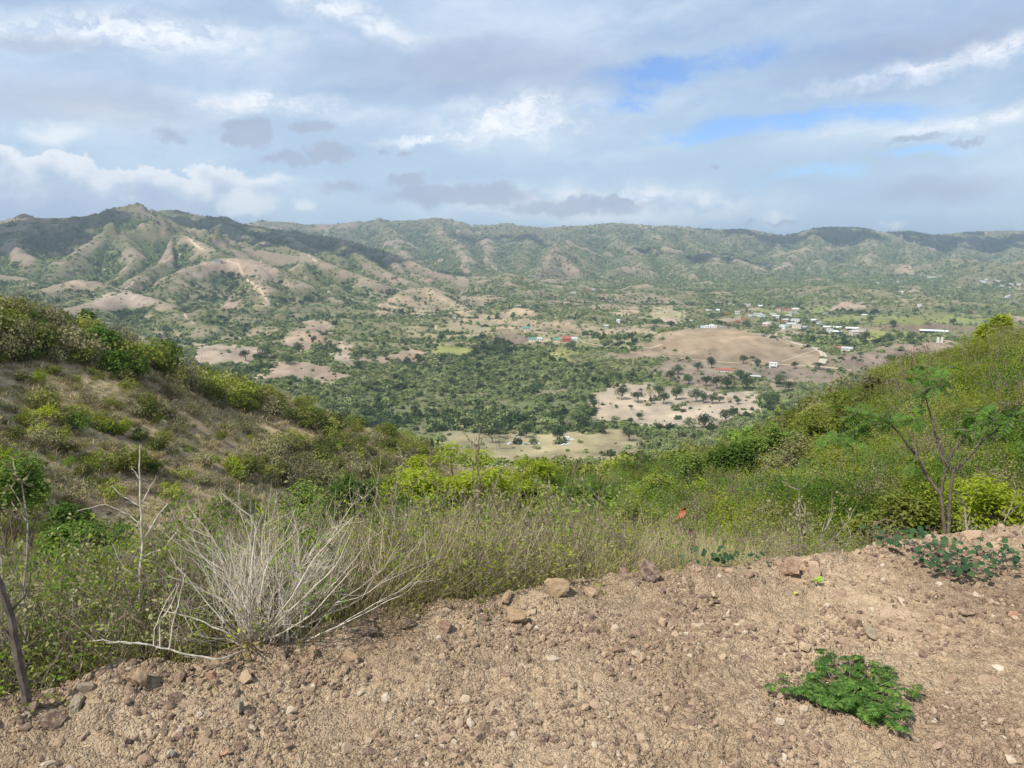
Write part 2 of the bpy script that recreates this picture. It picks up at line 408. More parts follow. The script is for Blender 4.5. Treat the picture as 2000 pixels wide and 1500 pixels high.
# ridges and hills: crest line (u, v, range), side slope, rounding radius
RG = [
 # --- left mountain
 ([(-900, 470, 3300), (-500, 440, 3200), (-200, 425, 3100), (0, 431, 3000), (25, 424, 3000), (45, 414, 3000), (75, 424, 2980), (120, 424, 2950), (170, 420, 2950), (215, 406, 2930), (245, 400, 2920), (270, 395, 2900), (290, 402, 2900), (315, 424, 2950), (345, 450, 3100)], .42, 10, 1),
 ([(270, 395, 2900), (300, 425, 2800), (345, 448, 2700), (372, 462, 2580), (400, 482, 2450), (430, 492, 2350)], .42, 10, 1),
 ([(268, 397, 2900), (235, 430, 2780), (190, 465, 2620), (140, 500, 2450), (95, 540, 2300)], .44, 8, 1),
 ([(235, 430, 2780), (250, 470, 2560), (255, 505, 2400), (230, 545, 2200)], .44, 8, 1),
 ([(45, 416, 3000), (20, 455, 2800), (60, 500, 2500), (30, 550, 2300)], .44, 8, 1),
 ([(120, 426, 2950), (110, 460, 2800), (70, 500, 2600)], .44, 8, 1),
 ([(-200, 427, 3100), (-150, 470, 2700), (-60, 530, 2400)], .44, 8, 1),
 ([(345, 450, 2700), (330, 490, 2480), (300, 520, 2300), (250, 550, 2120), (200, 575, 1980)], .42, 8, 1),
 # front spurs of the left mountain
 ([(330, 552, 1950), (350, 530, 2050), (375, 520, 2100), (415, 509, 2150), (455, 500, 2200), (500, 505, 2150), (540, 522, 2080), (575, 548, 1980)], .42, 25, 1),
 ([(430, 490, 2350), (480, 483, 2450), (530, 492, 2400), (590, 500, 2350), (620, 505, 2300), (680, 528, 2200), (740, 552, 2100)], .45, 14, 1),
 ([(500, 505, 2150), (495, 540, 1980), (520, 580, 1820), (505, 605, 1700)], .42, 14, 1),
 ([(590, 500, 2350), (600, 535, 2150), (640, 570, 1950), (660, 600, 1800)], .42, 14, 1),
 ([(100, 565, 1900), (150, 545, 2000), (175, 548, 2000), (210, 572, 1900)], .42, 22, 1),
 ([(150, 600, 1600), (200, 580, 1700), (250, 570, 1750), (310, 590, 1650), (360, 615, 1500), (395, 640, 1400)], .36, 22, 1),
 ([(360, 615, 1500), (400, 600, 1600), (470, 612, 1560), (540, 640, 1400)], .3, 25, .8),
 # --- dark ridge behind it
 ([(290, 415, 3700), (330, 409, 3700), (345, 408, 3700), (385, 418, 3650), (420, 422, 3600), (445, 421, 3600), (458, 430, 3550), (480, 437, 3500), (540, 448, 3400), (600, 456, 3300), (650, 462, 3250), (700, 478, 3150), (745, 490, 3050), (800, 508, 2900), (850, 528, 2750), (910, 543, 2600)], .42, 10, 1),
 ([(420, 424, 3600), (470, 455, 3250), (540, 478, 2900), (600, 495, 2650)], .42, 10, 1),
 ([(560, 450, 3380), (600, 480, 3000), (660, 500, 2750)], .42, 10, 1),
 ([(650, 462, 3250), (700, 495, 2850), (740, 520, 2600), (800, 548, 2400)], .5, 10, 1),
 ([(745, 490, 3050), (790, 525, 2750), (850, 545, 2500)], .5, 10, 1),
 # --- far ridge
 ([(300, 440, 5800), (480, 436, 5600), (510, 430, 5600), (560, 433, 5600), (600, 438, 5600), (650, 437, 5600), (700, 432, 5600), (725, 432, 5600), (740, 425, 5600), (760, 431, 5600), (800, 430, 5500), (830, 427, 5500), (855, 424, 5500), (885, 429, 5500), (920, 438, 5500), (960, 439, 5500), (990, 434, 5500), (1010, 439, 5500), (1060, 444, 5500), (1100, 441, 5500), (1150, 439, 5500), (1195, 434, 5500), (1240, 437, 5500), (1290, 441, 5500), (1320, 440, 5600), (1360, 445, 5700), (1400, 447, 5800), (1460, 446, 5900), (1500, 455, 6000), (1530, 458, 6000), (1560, 454, 6000), (1590, 444, 6000), (1640, 442, 6100), (1690, 444, 6200), (1715, 452, 6300), (1740, 452, 6400), (1780, 450, 6500), (1825, 458, 6600), (1860, 456, 6700), (1890, 452, 6800), (1960, 450, 7000), (2020, 449, 7000), (2200, 440, 7200), (2600, 440, 7200)], .26, 12, 1),
] + [([(u0, v0 + 3, r0), (u0 + d1, v0 + 28, r0 * .88), (u0 + d2, v0 + 62, r0 * .74), (u0 + d3, v0 + 100, r0 * .62)], .34, 8, 1) for (u0, v0, r0, d1, d2, d3) in [
 (520, 431, 5600, 40, 60, 90), (640, 437, 5600, 20, 60, 70), (740, 426, 5600, 30, 40, 80), (855, 425, 5500, 10, 50, 60), (930, 438, 5500, 25, 20, 50), (1010, 438, 5500, 20, 20, 0), (1195, 436, 5500, 15, 60, 70),
 (1260, 439, 5500, 40, 50, 100), (1340, 442, 5600, 10, 60, 60), (1440, 446, 5800, -30, -20, 20), (1520, 456, 6000, 0, 60, 80), (1600, 445, 6000, -20, -60, -100), (1680, 444, 6200, 30, 10, -30), (1780, 450, 6500, -10, 10, -20), (1900, 452, 6800, -20, -50, -90), (2020, 450, 7000, -40, -20, -80), (420, 436, 5600, 30, 40, 60)]] + [
 ([(1150, 440, 5500), (1125, 462, 4600), (1083, 484, 3800), (1075, 500, 3600), (1060, 525, 3350), (1040, 545, 3100)], .52, 6, 1),
 ([(1083, 484, 3800), (1110, 510, 3500), (1130, 540, 3200)], .5, 8, 1),
 ([(1250, 470, 4800), (1285, 488, 4300), (1310, 510, 3900), (1300, 535, 3600)], .45, 14, 1),
 ([(1205, 525, 3500), (1235, 516, 3600), (1270, 530, 3500)], .42, 12, 1),
 ([(800, 520, 4000), (850, 512, 4000), (900, 520, 4000), (960, 522, 3900), (1000, 528, 3700)], .42, 14, 1),
 ([(1400, 520, 4000), (1440, 505, 4300), (1480, 520, 4000)], .4, 14, 1),
 ([(1700, 522, 4300), (1740, 514, 4400), (1790, 520, 4300), (1840, 503, 4600), (1900, 505, 4500), (1960, 520, 4000)], .36, 20, 1),
 ([(1890, 540, 3500), (1940, 522, 3700), (2000, 505, 3900), (2100, 480, 4100), (2400, 450, 4400)], .4, 20, 1),
 # --- hills on the valley floor
 ([(1205, 690, 1120), (1240, 686, 1150), (1290, 662, 1220), (1340, 646, 1270), (1395, 639, 1300), (1440, 641, 1300), (1480, 650, 1300), (1540, 664, 1290), (1590, 680, 1240), (1610, 692, 1190)], .21, 45, .15),
 ([(800, 655, 1380), (830, 636, 1430), (868, 628, 1450), (900, 632, 1440), (940, 652, 1390), (960, 675, 1300)], .26, 30, .4),
 ([(680, 700, 1080), (720, 688, 1120), (780, 674, 1160), (840, 684, 1130), (875, 702, 1060)], .20, 30, .5),
 ([(890, 662, 1330), (940, 645, 1390), (985, 638, 1420), (1035, 648, 1390), (1060, 662, 1330)], .22, 30, .3),
 ([(950, 612, 1800), (985, 600, 1880), (1012, 596, 1900), (1050, 606, 1850), (1080, 618, 1780)], .25, 30, .4),
 ([(725, 612, 1750), (735, 596, 1850), (775, 575, 1980), (815, 562, 2080), (850, 560, 2100), (890, 590, 1950), (930, 622, 1760)], .36, 14, .9),
 ([(850, 562, 2400), (900, 548, 2500), (945, 546, 2550), (990, 533, 2650), (1040, 545, 2600), (1090, 562, 2500), (1150, 572, 2450), (1230, 585, 2300)], .34, 20, 1),
 ([(990, 533, 2650), (1010, 560, 2400), (1060, 585, 2200)], .34, 20, 1),
 ([(380, 685, 980), (440, 672, 1050), (500, 682, 1020), (545, 700, 960)], .2, 35, .5),
 ([(540, 668, 1150), (590, 650, 1250), (640, 655, 1230), (690, 672, 1150)], .2, 30, .5),
 ([(470, 735, 850), (540, 722, 900), (600, 706, 950), (640, 716, 920), (680, 738, 860)], .2, 30, .5),
 ([(600, 640, 1350), (620, 625, 1420), (660, 632, 1380)], .25, 30, .5),
 ([(1560, 592, 2300), (1600, 578, 2450), (1640, 566, 2550), (1665, 560, 2600), (1700, 567, 2550), (1745, 578, 2450), (1800, 592, 2300)], .28, 22, .5),
 ([(1640, 700, 1080), (1690, 684, 1150), (1750, 664, 1230), (1800, 660, 1250), (1860, 668, 1220)], .16, 40, .3),
 ([(1160, 772, 850), (1210, 755, 890), (1260, 750, 905), (1330, 762, 890), (1400, 768, 880), (1470, 772, 870), (1500, 782, 850)], .22, 16, .25),
 ([(720, 730, 970), (800, 745, 940), (900, 752, 930), (1000, 745, 945), (1100, 752, 930)], .2, 30, .6),
 ([(1100, 700, 1030), (1180, 690, 1060), (1240, 700, 1030)], .16, 40, .5),
 ([(1050, 612, 1900), (1120, 622, 1780), (1200, 634, 1650)], .12, 40, .3),
 ([(1170, 655, 1440), (1220, 640, 1530), (1280, 640, 1550)], .12, 40, .3),
]
def ridge_z(x, y, wx, wy):
    """highest of all ridge flanks at x,y; also returns the relief weight of the winning ridge"""
    best = np.full(x.shape, -1e4); wt_ = np.zeros(x.shape); dr_ = np.full(x.shape, 0.0)
    for pts, k, rnd, rough in RG:
        W = np.array([world(*p) for p in pts])
        lo = W.min(0); hi = W.max(0); pad = (hi[2] + 175) / k + 60
        m = (x > lo[0] - pad) & (x < hi[0] + pad) & (y > lo[1] - pad) & (y < hi[1] + pad)
        if not m.any(): continue
        px = x[m] + wx[m]; py = y[m] + wy[m]
        res = np.full(px.shape, -1e4); drp = np.zeros(px.shape)
        for a, b in zip(W[:-1], W[1:]):
            dx, dy = b[0] - a[0], b[1] - a[1]; L = dx * dx + dy * dy + 1e-6
            t = np.clip(((px - a[0]) * dx + (py - a[1]) * dy) / L, 0, 1)
            d = np.hypot(px - a[0] - t * dx, py - a[1] - t * dy)
            q = k * (np.sqrt(d * d + rnd * rnd) - rnd)
            z = a[2] + (b[2] - a[2]) * t - q
            drp = np.where(z > res, q, drp)
            res = np.maximum(res, z)
        bm = best[m]; wm = wt_[m]
        soft = 2.0 + 0.0012 * np.hypot(px, py)
        wm = np.where(res > bm, rough, wm); dr_[m] = np.where(res > bm, drp, dr_[m])
        bm = smax(res, bm, soft)
        best[m] = bm; wt_[m] = wm
    return best, wt_, dr_

def ground_z(x, y):
    x = np.asarray(x, float); y = np.asarray(y, float)
    r = np.hypot(x, y); az = np.arctan2(x, y)
    zb = base_z(az, r)
    # rolling relief of the base
    amp = np.interp(r, [3, 10, 40, 100, 400, 700, 1200, 3000], [0.05, .12, .35, .9, 2.5, 1.2, 2.5, 10])
    zb = zb + amp * fbm(x / 23.0, y / 23.0, 3, 5) * np.interp(r, [300, 700], [1, .25]) + amp * 1.2 * fbm(x / 130.0, y / 130.0, 3, 9)
    far = r > 650
    z = zb
    if far.any():
        fx, fy = x[far], y[far]
        a = np.interp(fy, [600, 1500, 3000], [6, 25, 40])
        wx = a * fbm(fx / 240.0, fy / 240.0, 3, 21); wy = a * fbm(fx / 240.0, fy / 240.0, 3, 22)
        rz, rw, dr = ridge_z(fx, fy, wx, wy)
        zf = smax(rz, zb[far], 4.0 + 0.002 * r[far])
        up = np.clip(rz - zb[far] + 5, 0, None)
        A = np.minimum(np.clip(up, 0, 140), 4 + dr * 1.6) * rw
        near_w = np.interp(r[far], [1200, 3000, 5500], [0.85, 1.05, 1.1])
        gul = (1 - ridged(fx / 520.0 + wx / 160, fy / 620.0, 5, 41)) * 1.0 + (1 - ridged(fx / 130.0 + wy / 60, fy / 130.0, 4, 57)) * 0.36
        zf = zf - A * (gul - 0.62) * near_w
        zf = zf + 1.6 * fbm(fx / 45.0, fy / 45.0, 3, 61) * np.interp(r[far], [700, 2000], [.25, 1.0]) * np.clip(up / 12, .3, 1)
        kn = fbm(fx / 300.0, fy / 240.0, 3, 66); kn = np.clip(kn + .04, 0, 1) * 1.6
        zf = zf + 32 * kn * sstep(r[far], 980, 1350) * sstep(-r[far], -3600, -2600) * np.clip(1 - np.clip(rz - zb[far], 0, 40) / 40, 0, 1)
        w = sstep(r[far], 650, 760)
        z = z.copy(); z[far] = zb[far] * (1 - w) + zf * w
    # the pad and its embankment
    near = r < 60
    if near.any():
        s = pad_dist(x[near], y[near])
        emb = -0.72 * np.maximum(s, 0) - 0.0
        zn = smax(z[near], emb, 0.25)
        zn = np.where(s <= 0, -0.16, zn - 0.16 * (1 - sstep(s, 0.4, 1.2)))
        z = z.copy(); z[near] = zn
    # behind the viewer the pad goes on as a level shelf
    back = sstep(np.abs(az), 1.15, 1.6) * sstep(r, 0.0, 5.0)
    z = np.where((y < edge_y(x)) & (r < 60), z, z * (1 - back) + np.where(r < 60, -0.16, -0.16 - (r - 60) * 0.03) * back)
    return z

NCOL = 720; NROW = 1150
_azv = np.concatenate([np.linspace(-math.pi, -0.82, 44)[:-1], np.linspace(-0.82, 0.82, NCOL), np.linspace(0.82, math.pi, 44)[1:]])
_rv = np.concatenate([np.geomspace(0.5, 2.0, 6)[:-1], np.geomspace(2.0, 600, 470)[:-1], np.geomspace(600, 7600, NROW - 490)[:-1], np.geomspace(7600, 14000, 14)])
GA, GR = np.meshgrid(_azv, _rv)
GX = GR * np.sin(GA); GY = GR * np.cos(GA)
GZ = ground_z(GX, GY)
# keep the skyline where the crest lines put it
def _fit_skyline(rlo, rhi, prof, ulo, uhi, r0):
    """scale the mountains' height over the valley, column by column, until their crest stands where it should"""
    uu = np.array([p[0] for p in prof], float); vv = np.array([p[1] for p in prof], float)
    aa, tt = ray(uu, vv)
    rows = np.where((_rv > rlo) & (_rv < rhi))[0]
    cols = np.where((_azv > ray(ulo, 440)[0]) & (_azv < ray(uhi, 440)[0]))[0]
    want = np.interp(_azv[cols], aa, tt)
    ed = np.minimum(sstep(np.arange(len(cols)), 0, 10), sstep(np.arange(len(cols))[::-1], 0, 10))
    R_ = GR[np.ix_(rows, cols)]; B = np.minimum(GB[np.ix_(rows, cols)], -100.0)
    w = sstep(_rv[rows], rlo, r0)[:, None] * np.ones(len(cols))[None, :]
    for it in range(4):
        Z_ = GZ[np.ix_(rows, cols)]
        T = np.where(w > 0.6, (Z_ - EYE) / R_, -9)
        k = T.argmax(0); rk = R_[k, np.arange(len(cols))]; zk = Z_[k, np.arange(len(cols))]; bk = B[k, np.arange(len(cols))]
        s_ = (want * rk + EYE - bk) / (zk - bk)
        sg = (9, 6, 3, 2)[it]; ker = np.exp(-0.5 * (np.arange(-3 * sg, 3 * sg + 1) / sg) ** 2); ker /= ker.sum()
        s_ = np.convolve(np.pad(s_, 3 * sg, mode='edge'), ker, mode='valid')
        s_ = 1 + (np.clip(s_, .6, 1.7) - 1) * ed
        GZ[np.ix_(rows, cols)] = B + (Z_ - B) * (1 + (s_[None, :] - 1) * w)
GB = base_z(GA, GR)
_tz = GZ.copy()
_fit_skyline(1700, 3350, [(p[0], p[1] + 2) for p in RG[0][0]], -350, 308, 2450)
_fit_skyline(2300, 4300, [(p[0], p[1] + 2) for p in RG[15][0][:10]], 318, 500, 3100)
_fit_skyline(3000, 8000, [(p[0], p[1] + 1) for p in RG[20][0]], 488, 2400, 4300)
DZ = GZ - _tz

def grid_z(x, y):
    """terrain height read from the built mesh grid"""
    r = np.hypot(x, y); az = np.arctan2(x, y)
    ci = np.interp(az, _azv, np.arange(len(_azv))); ri = np.interp(np.log(np.maximum(r, .5)), np.log(_rv), np.arange(len(_rv)))
    c0 = np.clip(ci.astype(int), 0, len(_azv) - 2); r0 = np.clip(ri.astype(int), 0, len(_rv) - 2)
    fc = ci - c0; fr = ri - r0
    return (GZ[r0, c0] * (1 - fc) + GZ[r0, c0 + 1] * fc) * (1 - fr) + (GZ[r0 + 1, c0] * (1 - fc) + GZ[r0 + 1, c0 + 1] * fc) * fr
_GT = (GZ - EYE) / GR
_GM = np.maximum.accumulate(np.where(GR > 1.9, _GT, -9), axis=0)           # horizon so far, per column
def hits(u, v, rmin=5.0):
    """where sight lines through photo pixels first meet the ground beyond rmin"""
    az, t = ray(np.asarray(u, float), np.asarray(v, float))
    az = np.atleast_1d(az); t = np.atleast_1d(t)
    ci = np.interp(az, _azv, np.arange(len(_azv))); c = np.round(ci).astype(int)
    R = np.full(len(az), np.nan)
    i0 = np.searchsorted(_rv, rmin)
    for s in range(0, len(az), 4000):
        M = _GT[i0:, c[s:s + 4000]] >= t[None, s:s + 4000]
        k = M.argmax(0); ok = M.any(0)
        R[s:s + 4000] = np.where(ok, _rv[i0 + k], np.nan)
    X = R * np.sin(az); Y = R * np.cos(az)
    Z = np.full(len(az), np.nan); g = ~np.isnan(R); Z[g] = grid_z(X[g], Y[g])
    return X, Y, Z
def hit(u, v, rmin=5.0):
    x, y, z = hits([u], [v], rmin)
    return float(x[0]), float(y[0]), float(z[0])
def in_sight(x, y, ztop, margin=0.004):
    """rough viewshed, with room for a step to the side"""
    r = np.hypot(x, y); az = np.arctan2(x, y)
    c = np.clip(np.interp(az, _azv, np.arange(len(_azv))).astype(int), 0, len(_azv) - 1)
    k = np.clip(np.searchsorted(_rv, r * 0.985) - 1, 0, len(_rv) - 1)
    return (ztop - EYE) / r + margin > _GM[k, c]
# ---------------------------------------------------------------- land cover (kept as data on the ground itself)
def in_poly(px, py, poly):
    poly = np.asarray(poly, float); c = np.zeros(px.shape, bool)
    m = (px >= poly[:, 0].min()) & (px <= poly[:, 0].max()) & (py >= poly[:, 1].min()) & (py <= poly[:, 1].max())
    if not m.any(): return c
    x, y = px[m], py[m]; r = np.zeros(x.shape, bool)
    j = len(poly) - 1
    for i in range(len(poly)):
        xi, yi = poly[i]; xj, yj = poly[j]
        if yi != yj:
            r ^= ((yi > y) != (yj > y)) & (x < (xj - xi) * (y - yi) / (yj - yi) + xi)
        j = i
    c[m] = r
    return c
PINK = (0.315, 0.235, 0.17); TAN = (0.36, 0.275, 0.18); STRAW = (0.315, 0.27, 0.155); BROWN = (0.215, 0.165, 0.12); ROSE = (0.245, 0.18, 0.14); PALE = (0.375, 0.295, 0.22)
GRASS = (0.17, 0.20, 0.055); LIME = (0.25, 0.26, 0.07)
# outline, colour, how many bushes stay on it (0..1)
BARE = [
 ([(370, 548), (385, 528), (400, 513), (470, 506), (540, 520), (550, 532), (520, 535), (470, 541), (420, 532)], PINK, .02),
 ([(490, 536), (530, 534), (572, 556), (560, 560), (520, 548)], PINK, .05),
 ([(430, 490), (410, 478), (418, 466), (440, 474), (452, 488)], TAN, .12), ([(366, 462), (376, 462), (398, 490), (388, 492)], TAN, .02),
 ([(185, 582), (240, 566), (300, 584), (306, 600), (250, 606), (190, 602)], PALE, .04), ([(118, 562), (150, 544), (182, 562), (188, 572), (122, 572)], PINK, .08),
 ([(250, 566), (262, 552), (285, 560), (290, 575)], PINK, .2), ([(118, 540), (140, 520), (150, 530), (130, 548)], PINK, .4),
 ([(432, 598), (455, 574), (469, 590), (465, 606), (440, 607)], PINK, .03), ([(488, 548), (498, 545), (518, 572), (532, 590), (530, 600), (505, 600), (498, 575)], TAN, .12),
 ([(380, 674), (440, 672), (500, 680), (512, 690), (480, 712), (395, 714), (380, 700)], PALE, .02), ([(468, 658), (500, 642), (542, 640), (530, 652), (478, 664)], TAN, .08),
 ([(553, 660), (590, 640), (640, 643), (642, 665), (600, 692), (570, 688)], PINK, .05), ([(636, 700), (655, 665), (695, 678), (692, 716), (672, 718)], PALE, .06),
 ([(495, 737), (530, 714), (600, 704), (684, 736), (650, 748), (560, 738), (520, 738)], PINK, .02), ([(600, 630), (638, 620), (642, 640), (612, 646)], PINK, .06),
 ([(763, 692), (808, 674), (862, 694), (864, 714), (800, 710), (760, 697)], PINK, .02), ([(706, 698), (765, 692), (770, 710), (715, 714)], PINK, .08),
 ([(733, 618), (738, 596), (762, 582), (800, 566), (836, 560), (884, 592), (856, 612), (812, 622), (800, 602), (772, 602), (750, 622)], TAN, .13),
 ([(880, 586), (900, 592), (920, 622), (890, 612)], TAN, .1), ([(878, 578), (900, 560), (962, 590), (935, 602), (900, 590)], PINK, .25),
 ([(660, 468), (700, 478), (760, 505), (860, 532), (908, 545), (880, 552), (830, 548), (780, 530), (720, 500)], ROSE, .22), ([(690, 506), (760, 533), (800, 552), (730, 545)], ROSE, .25),
 ([(1035, 538), (1058, 520), (1085, 483), (1112, 508), (1136, 542), (1100, 556), (1050, 552)], ROSE, .25), ([(1215, 535), (1240, 518), (1265, 535), (1290, 548), (1240, 545)], ROSE, .4),
 ([(932, 674), (960, 654), (985, 644), (1030, 656), (1052, 668), (1030, 674), (960, 674)], BROWN, .03), ([(978, 608), (1012, 596), (1052, 612), (1030, 622), (990, 620)], TAN, .04),
 ([(880, 628), (950, 612), (1180, 640), (1184, 656), (1060, 652), (950, 636)], TAN, .12), ([(1060, 655), (1180, 655), (1200, 665), (1060, 672), (1020, 664)], STRAW, .12),
 ([(1180, 652), (1212, 635), (1280, 643), (1292, 654), (1200, 658)], TAN, .04), ([(1150, 600), (1170, 574), (1250, 572), (1352, 592), (1352, 601), (1250, 602)], PINK, .3),
 ([(1205, 602), (1250, 600), (1250, 613), (1210, 617)], TAN, .05), ([(1050, 562), (1100, 572), (1150, 588), (1140, 602), (1080, 592), (1050, 582)], PINK, .3),
 ([(1262, 606), (1300, 598), (1338, 612), (1332, 624), (1275, 622)], STRAW, .04), ([(1285, 622), (1332, 624), (1332, 632), (1290, 632)], PALE, .03),
 ([(1170, 695), (1240, 684), (1290, 653), (1350, 638), (1430, 638), (1480, 653), (1560, 668), (1610, 688), (1608, 718), (1560, 720), (1400, 712), (1290, 697), (1200, 702)], (0.245, 0.188, 0.125), .004),
 ([(1262, 732), (1296, 698), (1400, 712), (1600, 720), (1645, 737), (1600, 752), (1530, 747), (1440, 732), (1400, 762), (1340, 747)], (0.245, 0.188, 0.14), .04),
 ([(1610, 688), (1700, 690), (1730, 716), (1640, 740), (1600, 722)], BROWN, .16),
 ([(1152, 772), (1215, 747), (1270, 744), (1272, 758), (1330, 755), (1400, 763), (1482, 768), (1492, 790), (1440, 812), (1380, 834), (1250, 834), (1158, 816)], (0.335, 0.275, 0.21), .05),
 ([(862, 832), (920, 843), (1000, 848), (1200, 843), (1260, 850), (1245, 905), (1100, 900), (900, 900), (870, 870)], (0.27, 0.23, 0.135), .03),
 ([(1630, 704), (1690, 688), (1750, 668), (1860, 666), (1850, 720), (1700, 720)], ROSE, .05), ([(1612, 606), (1640, 592), (1662, 582), (1702, 598), (1692, 605)], PINK, .03),
 ([(1745, 532), (1760, 514), (1785, 524), (1786, 538), (1750, 538)], TAN, .2), ([(1565, 548), (1600, 540), (1626, 547), (1570, 552)], PINK, .15), ([(1760, 557), (1806, 562), (1792, 571), (1765, 566)], PINK, .15),
 ([(1540, 572), (1600, 560), (1606, 572), (1560, 584)], PINK, .3), ([(1740, 590), (1790, 580), (1820, 590), (1780, 598)], TAN, .3), ([(1040, 758), (1080, 754), (1124, 766), (1100, 777), (1050, 771)], BROWN, .3),
 ([(1400, 690), (1430, 690), (1430, 700), (1400, 700)], BROWN, .1), ([(1480, 740), (1540, 750), (1570, 765), (1500, 760)], PINK, .2), ([(920, 610), (880, 600), (900, 590), (940, 600)], TAN, .3),
 ([(1340, 500), (1380, 520), (1330, 510)], PINK, .3), ([(1490, 520), (1530, 522), (1520, 528), (1480, 526)], PALE, .3), ([(1400, 625), (1450, 618), (1450, 630), (1400, 634)], PALE, .1),
 ([(1480, 655), (1540, 636), (1580, 650), (1540, 660)], PALE, .15), ([(560, 545), (600, 560), (640, 600), (590, 580)], BROWN, .6), ([(940, 560), (1100, 575), (1150, 590), (980, 580)], BROWN, .55), 
]
GREENF = [
 ([(838, 684), (870, 672), (916, 682), (922, 696), (890, 704), (862, 694)], LIME), ([(1058, 694), (1100, 678), (1122, 688), (1105, 708), (1068, 712)], LIME), ([(878, 700), (902, 699), (918, 713), (900, 720)], LIME),
 ([(1480, 605), (1620, 600), (1620, 612), (1500, 618)], GRASS), ([(1650, 652), (1700, 642), (1790, 655), (1700, 664)], LIME), ([(1120, 672), (1260, 668), (1240, 682), (1100, 684)], (0.22, 0.21, 0.08)),
 ([(1718, 638), (1800, 630), (1900, 640), (1860, 647), (1740, 646)], (0.16, 0.105, 0.085)), ([(1640, 640), (1718, 638), (1740, 646), (1650, 650)], (0.2, 0.15, 0.10)), ([(1560, 620), (1700, 615), (1850, 615), (1990, 625), (1900, 632), (1600, 630)], GRASS),
]
DARKF = [([(918, 672), (1000, 670), (1008, 690), (985, 702), (925, 697)], 1.0), ([(690, 785), (900, 805), (1150, 815), (1165, 842), (1000, 846), (700, 838)], .7), ([(780, 640), (960, 625), (960, 672), (800, 664)], .25), ([(1140, 650), (1260, 660), (1250, 680), (1190, 676)], .7), ([(820, 690), (1100, 705), (1150, 760), (900, 770), (720, 780)], .35)]

